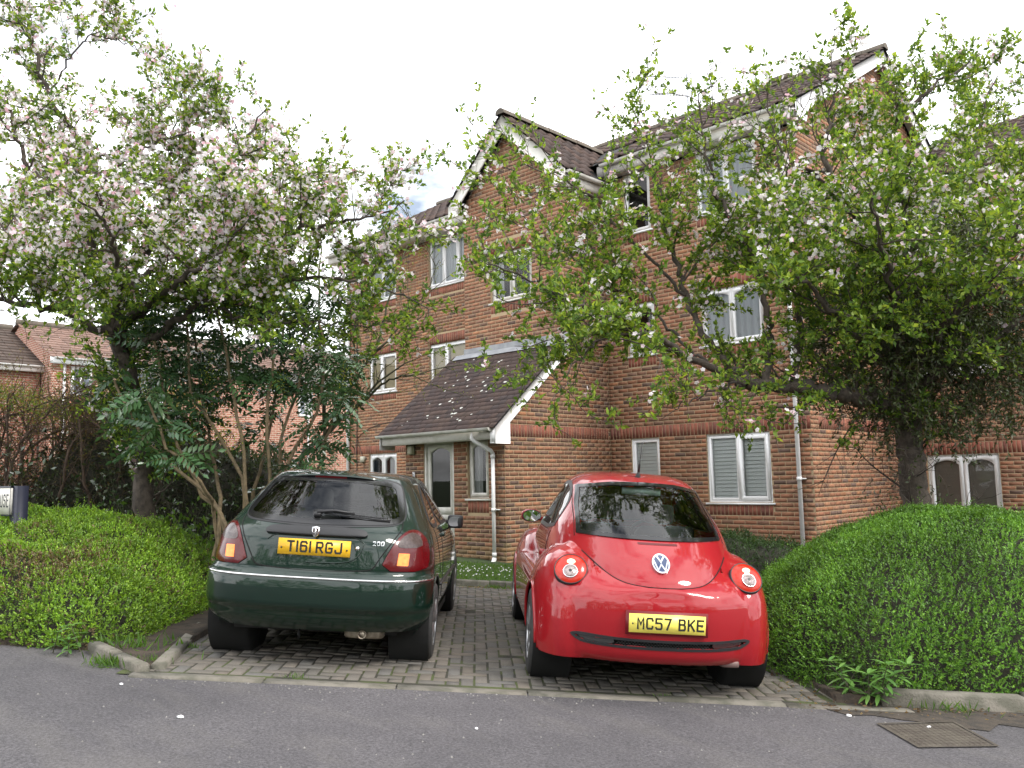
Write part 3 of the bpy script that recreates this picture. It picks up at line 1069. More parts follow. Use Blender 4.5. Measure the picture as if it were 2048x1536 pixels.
# porch roof: deck, barge board, single plain tiles
g = MB()
def pr(x, y, lift=0.0):
    nrm = np.array([0, -(ROOF1[1] - ROOF0[1]), ROOF1[0] - ROOF0[0]])
    nrm = nrm / np.linalg.norm(nrm)
    return np.array([x, y, porch_z(y)]) + nrm * lift
g.quad(pr(PXL, ROOF0[0] - 0.02, 0.0), pr(PXR, ROOF0[0] - 0.02, 0.0), pr(PXR, ROOF1[0], 0.0), pr(PXL, ROOF1[0], 0.0))
g.quad(pr(PXL, ROOF0[0], -0.06), pr(PXR, ROOF0[0], -0.06), pr(PXR, ROOF1[0], -0.06), pr(PXL, ROOF1[0], -0.06))
g.build("porch_roof_deck", M_DARK, FL)
for x0_, x1_ in ((PXR - 0.025, PXR), (PXL, PXL + 0.025)):
    g = MB()
    prof = [(ROOF0[0] + 0.0, ROOF0[1] - 0.28), (ROOF0[0] + 0.36, ROOF0[1] - 0.28), (ROOF0[0] + 0.36, porch_z(ROOF0[0] + 0.36) - 0.22), (ROOF1[0], ROOF1[1] - 0.22), (ROOF1[0], ROOF1[1] - 0.012), (ROOF0[0] + 0.0, ROOF0[1] - 0.012)]
    V = [(x0_, y, z) for y, z in prof] + [(x1_, y, z) for y, z in prof]
    m_ = len(prof)
    g.add(V, [tuple(range(m_)), tuple(range(m_, 2 * m_))[::-1]] + [(i, (i + 1) % m_, m_ + (i + 1) % m_, m_ + i) for i in range(m_)])
    g.build("porch_bargeboard", M_UPVC, FL)
g = MB()
g.box((PXR - 0.13, ROOF0[0] + 0.0, ROOF0[1] - 0.275), (PXR - 0.025, YP - 0.004, ROOF0[1] - 0.262))
g.box((PXR - 0.13, ROOF0[0] + 0.001, ROOF0[1] - 0.27), (PXR - 0.026, ROOF0[0] + 0.02, ROOF0[1] - 0.012))
g.build("box_end", M_UPVC, FL)
slope = np.array([0, ROOF1[0] - ROOF0[0], ROOF1[1] - ROOF0[1]])
SL = np.linalg.norm(slope)
slope /= SL
snrm = np.array([0, -slope[2], slope[1]])
TCOL = [(0.068, 0.047, 0.043), (0.075, 0.052, 0.046), (0.06, 0.044, 0.042), (0.082, 0.055, 0.047), (0.065, 0.05, 0.048), (0.09, 0.062, 0.052)]
def plain_tile_mesh(c):
    w, l, t = 0.0785, 0.14, 0.022
    V = [(-w, 0, 0), (w, 0, 0), (w, l, -0.004), (-w, l, -0.004), (-w, 0, -t), (w, 0, -t)]
    return make_mesh("plain_tile", np.array(V, float), [(0, 1, 2, 3), (0, 4, 5, 1)], M_TILE, [c] * 2)
PT = [plain_tile_mesh(c) for c in TCOL]
nrow = 20
gauge = (SL + 0.04) / nrow
ncol = int((PXR - PXL + 0.03) / 0.1635)
tiles = [(r, k) for r in range(nrow) for k in range(ncol + 1)]
tw = (PXR - PXL + 0.03) / ncol
order = sorted(tiles, key=lambda q: q[0] - 0.25 * q[1] + 0.0)
solo = set(order[:300])
mt = MB()
for r, k in tiles:
    x = PXL - 0.015 + tw * (k + 0.5 - (0.5 if r % 2 else 0.0))
    xa, xb = max(PXL - 0.015, x - tw / 2), min(PXR + 0.015, x + tw / 2)
    if xb - xa < 0.02:
        continue
    x, sx = (xa + xb) / 2, (xb - xa) / tw
    P = np.array([x, ROOF0[0], ROOF0[1]]) + slope * (r * gauge - 0.045) + snrm * (0.030 + RNG.normal(0, 0.0016))
    tilt = RNG.normal(0, 0.006)
    X = np.array([1, 0, RNG.normal(0, 0.006)])
    if (r, k) in solo:
        o = link("plain_tile", PT[int(RNG.integers(len(PT)))], FL)
        o.matrix_parent_inverse = WORLD_OF[FL.name].inverted()
        Y = slope + snrm * tilt
        o.matrix_basis = Matrix(((X[0] * sx, Y[0], snrm[0], P[0]), (X[1] * sx, Y[1], snrm[1], P[1]), (X[2] * sx, Y[2], snrm[2], P[2]), (0, 0, 0, 1)))
    else:
        w, l, t = 0.0785 * sx, 0.14, 0.022
        c = TCOL[int(RNG.integers(len(TCOL)))]
        V = [P + X * a_ + slope * b_ + snrm * c_ for a_, b_, c_ in ((-w, 0, 0), (w, 0, 0), (w, l, -0.004), (-w, l, -0.004), (-w, 0, -t), (w, 0, -t))]
        mt.add(V, [(0, 1, 2, 3), (0, 4, 5, 1)], c)
mt.build("porch_tile_field", M_TILE, FL, kind="stuff")
g = MB()
for _ in range(46):
    x, t = RNG.uniform(PXL + 0.3, PXR - 0.2), RNG.uniform(0.2, SL - 0.2)
    if RNG.random() < 0.6:
        x = np.clip(RNG.normal(-11.7, 0.6), PXL + 0.1, PXR - 0.1)
    c = np.array([x, ROOF0[0], ROOF0[1]]) + slope * t + snrm * 0.0335
    r = RNG.uniform(0.012, 0.042)
    k = 9
    rad = r * RNG.uniform(0.6, 1.2, k)
    V = [c + np.array([1, 0, 0]) * rad[i] * math.cos(6.283 * i / k) + slope * rad[i] * 0.7 * math.sin(6.283 * i / k) for i in range(k)]
    g.add(V, [tuple(range(k))])
g.build("lichen", M_LICHEN, FL, kind="stuff")
g = MB()
g.quad((PXL + 0.3, YB - 0.02, porch_z(YB) - 0.03), (PXR, YB - 0.02, porch_z(YB) - 0.03), (PXR, YB - 0.02, porch_z(YB) + 0.14), (PXL + 0.3, YB - 0.02, porch_z(YB) + 0.14))
g.quad(pr(PXL + 0.1, YB - 0.15, 0.052), pr(PXR, YB - 0.15, 0.052), pr(PXR, YB - 0.015, 0.05), pr(PXL + 0.1, YB - 0.015, 0.05))
g.build("lead_flashing", M_LEAD, FL)

# ------------------------------------------------------------------ main roofs
RE = (YM - 0.30, 7.66)           # main eaves edge (y, z)
RR = (17.4, 10.06)               # ridge
RX0, RX1 = -19.6, -5.86
mslope = np.array([0, RR[0] - RE[0], RR[1] - RE[1]])
ML = np.linalg.norm(mslope)
mslope /= ML
mnrm = np.array([0, -mslope[2], mslope[1]])
def roll_tile(c):
    """concrete interlocking tile with one roll, origin at its lower left corner"""
    prof = [(0, 0.0), (0.17, 0.0), (0.195, 0.026), (0.235, 0.036), (0.275, 0.024), (0.298, 0.004)]
    V, F = [], []
    for y, dz in ((0, 0.0), (0.36, -0.02)):
        V += [(x, y, z + dz) for x, z in prof]
    V += [(x, 0, z - 0.022) for x, z in prof]
    for i in range(5):
        F += [(i, i + 1, 6 + i + 1, 6 + i), (12 + i, 12 + i + 1, i + 1, i)]
    return np.array(V, float), F
RV, RF = roll_tile(None)
RTC = [(0.085, 0.058, 0.05), (0.078, 0.056, 0.05), (0.095, 0.064, 0.054), (0.07, 0.053, 0.05), (0.10, 0.07, 0.057), (0.066, 0.05, 0.046)]
RTM = [make_mesh("roof_tile", RV, RF, M_TILE, [c] * len(RF)) for c in RTC]
mass_t = MB()
def lay_tile(P, X, Y, Z, solo):
    if solo:
        o = link("roof_tile", RTM[int(RNG.integers(len(RTM)))], FL)
        o.matrix_parent_inverse = WORLD_OF[FL.name].inverted()
        o.matrix_basis = Matrix(((X[0], Y[0], Z[0], P[0]), (X[1], Y[1], Z[1], P[1]), (X[2], Y[2], Z[2], P[2]), (0, 0, 0, 1)))
    else:
        V = P + RV[:, :1] * X + RV[:, 1:2] * Y + RV[:, 2:3] * Z
        mass_t.add(V, RF, RTC[int(RNG.integers(len(RTC)))])
nr = 15
gm = ML / nr
solo_n = 0
for k in range(int((RX1 - RX0) / 0.3)):
    x = RX1 - 0.3 * (k + 1)
    for r in range(nr):
        if -12.9 < x < -10.4 and r < 8:
            continue
        P = np.array([x, RE[0], RE[1]]) + mslope * (r * gm) + mnrm * (0.03 + RNG.normal(0, 0.002))
        lay_tile(P, np.array([1.0, 0, 0]), mslope, mnrm, x > -10.45 and solo_n < 232)
        solo_n += x > -10.45
g = MB()
def slab(pts, th=0.03):
    g.add(pts, [tuple(range(len(pts)))])
slab([(RX0, RE[0] + 0.02, RE[1]), (RX1, RE[0] + 0.02, RE[1]), (RX1, RR[0], RR[1] - 0.0), (RX0, RR[0], RR[1] - 0.0)])
slab([(RX0, RR[0], RR[1]), (RX1, RR[0], RR[1]), (RX1, 21.62, RE[1]), (RX0, 21.62, RE[1])])
# bay gable roof
BXL, BXR, BYF = -13.17, -9.93, 11.93
BAP, BEV = 8.80, 7.26
slab([(BXL, BYF, BEV), (XC, BYF, BAP), (XC, 15.3, BAP), (BXL, 15.3, BEV)])
slab([(BXR, BYF, BEV), (XC, BYF, BAP), (XC, 15.3, BAP), (BXR, 15.3, BEV)])
g.build("roof_deck", M_DARK, FL)
bs = np.array([XC - BXR, 0, BAP - BEV])
BL = np.linalg.norm(bs)
bs /= BL
bn = np.array([-bs[2], 0, bs[0]])
bn = bn if bn[2] > 0 else -bn
bs2 = np.array([XC - BXL, 0, BAP - BEV])
bs2 /= np.linalg.norm(bs2)
bn2 = np.array([-bs2[2], 0, bs2[0]])
bn2 = bn2 if bn2[2] > 0 else -bn2
nb = 7
def main_z(y):
    return RE[1] + (y - RE[0]) * (RR[1] - RE[1]) / (RR[0] - RE[0])
for k in range(12):
    y = BYF + 0.3 * k
    for r in range(nb):
        P = np.array([BXR, y, BEV]) + bs * (r * BL / nb) + bn * 0.03
        if P[2] > main_z(y) - 0.05:
            lay_tile(P, np.array([0, 1.0, 0]), bs, bn, solo_n < 300)
            solo_n += 1
        P = np.array([BXL, y + 0.3, BEV]) + bs2 * (r * BL / nb) + bn2 * 0.03
        if P[2] > main_z(y) - 0.05:
            lay_tile(P, np.array([0, -1.0, 0]), bs2, bn2, False)
mass_t.build("roof_tile_field", M_TILE, FL, kind="stuff")
M_RIDGE = mat("ridge_tile_concrete", (0.14, 0.115, 0.09), 0.9, var=0.8, var_scale=5, var_col=(0.085, 0.075, 0.06), bump=0.5, bump_scale=40)
def ridge_run(p, q, n, r=0.12):
    p, q = np.array(p, float), np.array(q, float)
    d = (q - p) / n
    dn = d / np.linalg.norm(d)
    s_ = np.cross(dn, (0, 0, 1))
    a = np.linspace(-0.15, math.pi + 0.15, 8)
    for k in range(n):
        mb = MB()
        A, Bq = p + d * k, p + d * (k + 0.985)
        r1, r2 = r + 0.008 * (k % 2), r + 0.008 * (k % 2)
        P = np.array([[e + s_ * rr_ * math.cos(t) + np.array([0, 0, rr_ * math.sin(t) * 0.9 - 0.02]) for t in a] for e, rr_ in ((A, r1), (Bq, r2))])
        mb.grid(P)
        for e, rr_ in ((A, r1), (Bq, r2)):
            mb.add([e + s_ * rr_ * math.cos(t) + np.array([0, 0, rr_ * math.sin(t) * 0.9 - 0.02]) for t in a], [tuple(range(8))])
        mb.build("ridge_tile", M_RIDGE, FL)
ridge_run((RX1 + 0.02, RR[0], RR[1] + 0.03), (RX0, RR[0], RR[1] + 0.03), 30)
ridge_run((XC, BYF - 0.02, BAP + 0.04), (XC, 15.2, BAP + 0.04), 7)
mb = MB()
for x in (-8.3, -7.55):
    mb.box((x, RR[0] - 0.13, RR[1] + 0.06), (x + 0.42, RR[0] + 0.13, RR[1] + 0.17))
mb.build("ridge_vent", M_RIDGE, FL)

# fascias, soffits, gutters, barge boards
g = MB()
for xa, xb in ((XB1 + 0.06, RX1 - 0.12), (RX0 + 0.1, XB0 - 0.02)):
    g.box((xa, RE[0] + 0.05, RE[1] - 0.25), (xb, RE[0] + 0.07, RE[1] - 0.02))
g.box((BXR - 0.085, BYF + 0.13, BEV - 0.25), (BXR - 0.065, RE[0] + 0.049, BEV - 0.02 + 0.02))
g.build("fascia_board", M_PAINT, FL)
g = MB()
g.box((XB1 + 0.06, RE[0] + 0.07, RE[1] - 0.248), (RX1 - 0.12, YM - 0.002, RE[1] - 0.235))
g.box((RX0 + 0.1, RE[0] + 0.07, RE[1] - 0.248), (XB0 - 0.02, YL - 0.002, RE[1] - 0.235))
g.box((XB1 + 0.002, YB - 0.1, BEV - 0.248), (BXR - 0.085, RE[0] + 0.06, BEV - 0.235))
g.build("soffit_board", M_PAINT, FL)
g = MB()
gutter(g, (XB1 + 0.2, RE[0] - 0.012, RE[1] - 0.03), (RX1 - 0.1, RE[0] - 0.012, RE[1] - 0.03), 0.06)
gutter(g, (RX0 + 0.1, RE[0] - 0.012, RE[1] - 0.03), (XB0 - 0.02, RE[0] - 0.012, RE[1] - 0.03), 0.06)
gutter(g, (BXR - 0.005, BYF + 0.12, BEV - 0.02), (BXR - 0.005, RE[0] - 0.05, BEV - 0.02), 0.06)
gutter(g, (BXL + 0.005, BYF + 0.1, BEV - 0.02), (BXL + 0.005, 13.1, BEV - 0.02), 0.06)
g.build("gutter", M_GUTTER, FL)

def barge(mb, prof, plane, p0, th=0.025):
    """thick board of an outline (s, z) standing in plane 'x' or 'y' at p0"""
    V = []
    for d in (0, th):
        for s_, z in prof:
            V.append((s_, p0 + d, z) if plane == 'y' else (p0 + d, s_, z))
    m_ = len(prof)
    mb.add(V, [tuple(range(m_)), tuple(range(m_, 2 * m_))[::-1]] + [(i, (i + 1) % m_, m_ + (i + 1) % m_, m_ + i) for i in range(m_)])
g = MB()
w = 0.27
for sx, e in ((1, BXR), (-1, BXL)):
    prof = [(XC, BAP - 0.015), (e, BEV - 0.015), (e, BEV - 0.26), (e - sx * 0.30, BEV - 0.26), (e - sx * 0.33, BEV - 0.06 + 0.01), (XC, BAP - w * 1.35)]
    barge(g, prof, 'y', BYF + 0.03)
g.build("gable_bargeboard", M_PAINT, FL)
g = MB()
for sgn in (1,):
    prof = [(RE[0] + 0.0, RE[1] - 0.02), (RE[0] + 0.0, RE[1] - 0.30), (RE[0] + 0.34, RE[1] - 0.30), (RE[0] + 0.45, RE[1] - 0.05), (RR[0], RR[1] - 0.27), (RR[0], RR[1] - 0.02)]
    barge(g, prof, 'x', RX1 - 0.07)
    prof = [(21.62, RE[1] - 0.02), (21.62, RE[1] - 0.28), (21.2, RE[1] - 0.06), (RR[0], RR[1] - 0.27), (RR[0], RR[1] - 0.02)]
    barge(g, prof, 'x', RX1 - 0.07)
g.build("end_bargeboard", M_UPVC, FL)
g = MB()
for e in (BXL, BXR):
    g.quad((e, BYF + 0.055, BEV - 0.075), (XC, BYF + 0.055, BAP - 0.075), (XC, YB + 0.0, BAP - 0.075), (e, YB + 0.0, BEV - 0.075))
for ya in (RE[0], 21.62):
    g.quad((RX1 - 0.045, ya, RE[1] - 0.075), (RX1 - 0.045, RR[0], RR[1] - 0.075), (-6.13, RR[0], RR[1] - 0.075), (-6.13, ya, RE[1] - 0.075))
g.build("verge_soffit", M_PAINT, FL)
# downpipes at the right corner, far corner of the set-back and left end
g = MB()
xq = -6.34
g.tube([(xq + 0.1, RE[0] - 0.012, RE[1] - 0.06), (xq + 0.1, RE[0], RE[1] - 0.16), (xq + 0.06, RE[0] + 0.06, RE[1] - 0.25), (xq, YM - 0.09, RE[1] - 0.45), (xq, YM - 0.06, RE[1] - 0.55)], 0.036, 12)
pipe_with_collars(g, [(xq, YM - 0.055, RE[1] - 0.5), (xq, YM - 0.055, -0.35)], 0.036, [(0, (xq, YM - 0.055, z)) for z in (7.0, 5.2, 3.4, 1.38, -0.2)])
g.box((xq + 0.02, YM - 0.06, 1.372), (xq + 0.1, YM, 1.392))
g.build("downpipe", M_PIPE, FL)
g = MB()
pipe_with_collars(g, [(-6.02, 17.3, 7.3), (-6.02, 17.3, -0.8)], 0.034, [(0, (-6.02, 17.3, z)) for z in (3.4, 1.4)])
g.build("downpipe", M_PIPE, FL)
g = MB()
pipe_with_collars(g, [(-19.12, YL - 0.06, 7.3), (-19.12, YL - 0.06, 0)], 0.045, [(0, (-19.12, YL - 0.06, z)) for z in (6.0, 4.4, 2.75, 1.2)])
g.build("downpipe", M_PIPE, FL)
# back and far walls so the block is closed
g = MB()
g.quad((-19.25, YL, -0.6), (-19.25, 21.3, -0.6), (-19.25, 21.3, 7.45), (-19.25, YL, 7.45))
g.add([(-19.25, YL, 7.45), (-19.25, 21.3, 7.45), (-19.25, RR[0], RR[1] - 0.1)], [(0, 1, 2)])
g.quad((-19.25, 21.3, -0.6), (-6.12, 21.3, -0.6), (-6.12, 21.3, 7.45), (-19.25, 21.3, 7.45))
g.build("rear_wall", M_MORTAR, FL)

# ------------------------------------------------------------------ set-back block on the right
RB = thing("apartment_building", "set back brick block at the right edge, mostly hidden behind the blossom tree", "building", (-2.0, 18.0, -0.5))
mo, ma = MB(), MB()
WRB.mortar(mo)
cand2 = []
for bk in WRB.bricks(21):
    if 0 < bk[0] < 2.3 and 0.5 < bk[2] < 2.6:
        cand2.append(bk)
    else:
        brick_faces(ma, WRB, bk)
for bk in cand2[300:]:
    brick_faces(ma, WRB, bk)
for bk in cand2[:300]:
    single_brick(WRB, bk, RB)
mo.build("wall", M_MORTAR, RB)
ma.build("brickwork", M_BRICK, RB, kind="stuff")
for z0, z1 in ((0.60, 1.77), (3.3, 4.4), (5.8, 6.9)):
    make_window(RB, WRB, 0.42, 1.68, z0, z1, [1, 1], 'plain' if z0 < 1 else 'folds', arch=0.09, fw=0.075, back_mat=M_TAUPE if z0 < 1 else M_NET)
g = MB()
E0, E1_, = (17.3, 7.1), (21.0, 9.2)
sl = np.array([0, E1_[0] - E0[0], E1_[1] - E0[1]])
l_ = np.linalg.norm(sl)
sl /= l_
nn_ = np.array([0, -sl[2], sl[1]])
for k in range(30):
    for r in range(13):
        P = np.array([-6.0 + 0.3 * k, E0[0], E0[1]]) + sl * (r * l_ / 13) + nn_ * 0.03
        V = P + RV[:, :1] * np.array([1.0, 0, 0]) + RV[:, 1:2] * sl + RV[:, 2:3] * nn_
        g.add(V, RF, RTC[int(RNG.integers(len(RTC)))])
roof = g.build("roof", M_TILE, RB)
g = MB()
g.quad((-6.1, E0[0], E0[1]), (3.0, E0[0], E0[1]), (3.0, E1_[0], E1_[1]), (-6.1, E1_[0], E1_[1]))
g.quad((-6.1, E1_[0], E1_[1]), (3.0, E1_[0], E1_[1]), (3.0, 24.7, 7.1), (-6.1, 24.7, 7.1))
g.build("roof_deck", M_DARK, roof)
g = MB()
g.box((-6.1, 17.34, 6.86), (2.9, 17.36, 7.08))
g.build("fascia_board", M_PAINT, RB)
g = MB()
gutter(g, (-6.0, 17.28, 7.06), (2.9, 17.28, 7.06), 0.06)
g.build("gutter", M_GUTTER, RB)
g = MB()
g.quad((2.88, 17.6, -1.3), (2.88, 24.4, -1.3), (2.88, 24.4, 7.0), (2.88, 17.6, 7.0))
g.build("side_wall", M_MORTAR, RB)

# ------------------------------------------------------------------ aerial
AE = thing("tv_aerial", "twin yagi television aerial on a thin mast above the tiled ridge", "aerial", (-10.45, RR[0] - 0.1, RR[1] - 0.2))
g = MB()
AX = -10.45
AY = RR[0] - 0.1
g.tube([(AX, AY, RR[1] - 0.3), (AX, AY, RR[1] + 1.05)], 0.02, 6)
g.build("mast", M_MAST, AE)
for zz, ln in ((RR[1] + 0.95, 0.95), (RR[1] + 0.5, 0.9)):
    g = MB()
    d = np.array([-0.80, -0.60, 0.12])
    d /= np.linalg.norm(d)
    s_ = np.cross(d, (0, 0, 1))
    p = np.array([AX, AY, zz])
    g.bar(p - d * 0.12, p + d * ln, 0.018, 0.018)
    for k in range(13):
        e = p + d * (0.06 + k * (ln - 0.08) / 12)
        g.bar(e - s_ * 0.11, e + s_ * 0.11, 0.009, 0.009)
    for dz in (-0.16, -0.08, 0.08, 0.16):
        e = p - d * 0.1 + np.array([0, 0, dz])
        g.bar(e - s_ * 0.15, e + s_ * 0.15, 0.01, 0.01)
    g.bar(p - d * 0.1 + np.array([0, 0, -0.17]), p - d * 0.1 + np.array([0, 0, 0.17]), 0.01, 0.01)
    g.build("antenna", M_MAST, AE)
# ------------------------------------------------------------------ terrace of houses beyond, facing the sun
def brickwork_mat(name, c1, c2, mortar):
    m, N, L, B = new_mat(name)
    g = N.new("ShaderNodeNewGeometry")
    sx = N.new("ShaderNodeSeparateXYZ")
    L.new(g.outputs["Position"], sx.inputs[0])
    ad = N.new("ShaderNodeMath")
    ad.operation = 'ADD'
    L.new(sx.outputs[0], ad.inputs[0])
    L.new(sx.outputs[1], ad.inputs[1])
    cb = N.new("ShaderNodeCombineXYZ")
    L.new(ad.outputs[0], cb.inputs[0])
    L.new(sx.outputs[2], cb.inputs[1])
    br = N.new("ShaderNodeTexBrick")
    br.inputs["Scale"].default_value = 1.0
    br.inputs["Brick Width"].default_value = 0.225
    br.inputs["Row Height"].default_value = 0.075
    br.inputs["Mortar Size"].default_value = 0.011
    br.inputs["Color1"].default_value = (*c1, 1)
    br.inputs["Color2"].default_value = (*c2, 1)
    br.inputs["Mortar"].default_value = (*mortar, 1)
    L.new(cb.outputs[0], br.inputs["Vector"])
    L.new(br.outputs["Color"], B.inputs["Base Color"])
    B.inputs["Roughness"].default_value = 0.9
    return m
M_FARB = brickwork_mat("terrace_brick", (0.40, 0.165, 0.11), (0.33, 0.13, 0.09), (0.52, 0.42, 0.34))
M_FARR = brickwork_mat("terrace_brick_dark", (0.30, 0.10, 0.065), (0.24, 0.085, 0.06), (0.36, 0.28, 0.22))
def terrace(label, X, y0, y1, ze, zr, depth, wins, bm, tile_c, pipe_y=None, gable_from=None):
    H = thing("terraced_house", label, "house", (X - 2, (y0 + y1) / 2, 0))
    g = MB()
    g.quad((X, y0, -1), (X, y1, -1), (X, y1, ze), (X, y0, ze))
    for y in (y0, y1):
        g.add([(X, y, -1), (X - depth, y, -1), (X - depth, y, ze), (X - depth / 2, y, zr - 0.05), (X, y, ze)], [(0, 1, 2, 3, 4)])
    g.quad((X - depth, y0, -1), (X - depth, y1, -1), (X - depth, y1, ze), (X - depth, y0, ze))
    g.build("wall", bm, H)
    g = MB()
    n = 13
    for side in (1, -1):
        for k in range(n):
            t0, t1 = k / n, (k + 1) / n
            def pt(t, y, lift):
                xx = X + 0.25 - (depth / 2 + 0.25) * t if side > 0 else X - depth - 0.25 + (depth / 2 + 0.25) * t
                return (xx, y, ze - 0.05 + (zr - ze + 0.05) * t + lift)
            ys = np.arange(y0 - 0.1, y1 + 0.1, 0.3)
            for ya in ys:
                c = tuple(np.array(tile_c) * RNG.uniform(0.75, 1.25))
                yb = min(ya + 0.29, y1 + 0.1)
                g.quad(pt(t0, ya, 0.05), pt(t0, yb, 0.05), pt(t1, yb, 0.02), pt(t1, ya, 0.02), c)
                g.quad(pt(t0, ya, 0.02), pt(t0, yb, 0.02), pt(t0, yb, 0.05), pt(t0, ya, 0.05), c)
    roof = g.build("roof", M_TILE, H)
    g = MB()
    g.tube([(X - depth / 2, y, zr + 0.05) for y in np.linspace(y0 - 0.1, y1 + 0.1, 8)], 0.12, 8)
    g.build("ridge", M_RIDGE, roof)
    g = MB()
    g.box((X + 0.18, y0 - 0.1, ze - 0.22), (X + 0.22, y1 + 0.1, ze - 0.02))
    g.build("fascia_board", M_UPVC, H)
    g = MB()
    gutter(g, (X + 0.27, y0, ze - 0.03), (X + 0.27, y1, ze - 0.03), 0.05)
    g.build("gutter", M_UPVC, H)
    W = Wall((X, y0), (0, 1), (1, 0), y1 - y0, 0, ze)
    for a0, a1, z0, z1 in wins:
        wm = MB()
        ring(wm, W, arch_loop(a0, a1, z0, z1, 0), arch_loop(a0 + 0.08, a1 - 0.08, z0 + 0.08, z1 - 0.08, 0), 0.03, -0.02)
        wm.box(((a0 + a1) / 2 - 0.04, 0, z0 + 0.06), ((a0 + a1) / 2 + 0.04, 0.028, z1 - 0.06), M=W.M)
        win = wm.build("window", M_UPVC, H)
        wm = MB()
        poly_face(wm, W, arch_loop(a0 + 0.07, a1 - 0.07, z0 + 0.07, z1 - 0.07, 0), 0.012)
        wm.build("pane", M_FARGLASS, win)
    if pipe_y is not None:
        for y in pipe_y:
            g = MB()
            g.tube([(X + 0.06, y, ze - 0.2), (X + 0.06, y, 0)], 0.04, 8)
            g.build("downpipe", M_PIPE, H)
    return H
M_FARGLASS = mat("far_window_glass", (0.16, 0.19, 0.24), 0.08, spec=0.8)
terrace("lower terraced house at the far left edge with a white framed upstairs window", -28.0, -1.0, 8.75, 5.15, 6.7, 6.4, [(7.35, 8.35, 4.0, 4.98), (3.2, 4.6, 3.95, 4.95), (7.0, 8.4, 1.2, 2.4)], M_FARR, (0.075, 0.055, 0.045))
terrace("pink brick terraced house seen beyond the left end of the flats", -27.2, 8.80, 33.0, 5.35, 6.75, 6.2, [(0.55, 1.15, 4.2, 5.1), (2.2, 3.4, 4.1, 5.1), (8.4, 9.0, 3.9, 4.9), (12.0, 13.2, 4.1, 5.1), (4.0, 5.4, 1.1, 2.4)], M_FARB, (0.19, 0.12, 0.095), pipe_y=(9.15, 17.6, 22.0))
# ------------------------------------------------------------------ car building kit
def car_root(name, label, category, u0, v0, head, sc=1.0):
    c, s = math.cos(head), math.sin(head)
    X = RU * c - FV * s + np.array([0, 0, -TILT * c])
    X /= np.linalg.norm(X)
    Y = RU * s + FV * c + np.array([0, 0, -TILT * s])
    Y -= X * (X @ Y)
    Y /= np.linalg.norm(Y)
    Z = np.cross(X, Y)
    O = UV(u0, v0, 0.012)
    o = bpy.data.objects.new(name, None)
    COL.objects.link(o)
    X, Y, Z = X * sc, Y * sc, Z * sc
    o.matrix_world = Matrix(((X[0], Y[0], Z[0], O[0]), (X[1], Y[1], Z[1], O[1]), (X[2], Y[2], Z[2], O[2]), (0, 0, 0, 1)))
    tag(o, label, category)
    return o

def crom(xs, ys, q):
    """monotone cubic interpolation"""
    xs, ys, q = np.asarray(xs, float), np.asarray(ys, float), np.asarray(q, float)
    d = np.diff(ys) / np.diff(xs)
    m = np.zeros(len(xs))
    m[0], m[-1] = d[0], d[-1]
    for i in range(1, len(xs) - 1):
        m[i] = 0 if d[i - 1] * d[i] <= 0 else 2 * d[i - 1] * d[i] / (d[i - 1] + d[i])
    k = np.clip(np.searchsorted(xs, q) - 1, 0, len(xs) - 2)
    h = xs[k + 1] - xs[k]
    t = np.clip((q - xs[k]) / h, 0, 1)
    return (2 * t**3 - 3 * t**2 + 1) * ys[k] + (t**3 - 2 * t**2 + t) * h * m[k] + (-2 * t**3 + 3 * t**2) * ys[k + 1] + (t**3 - t**2) * h * m[k + 1]

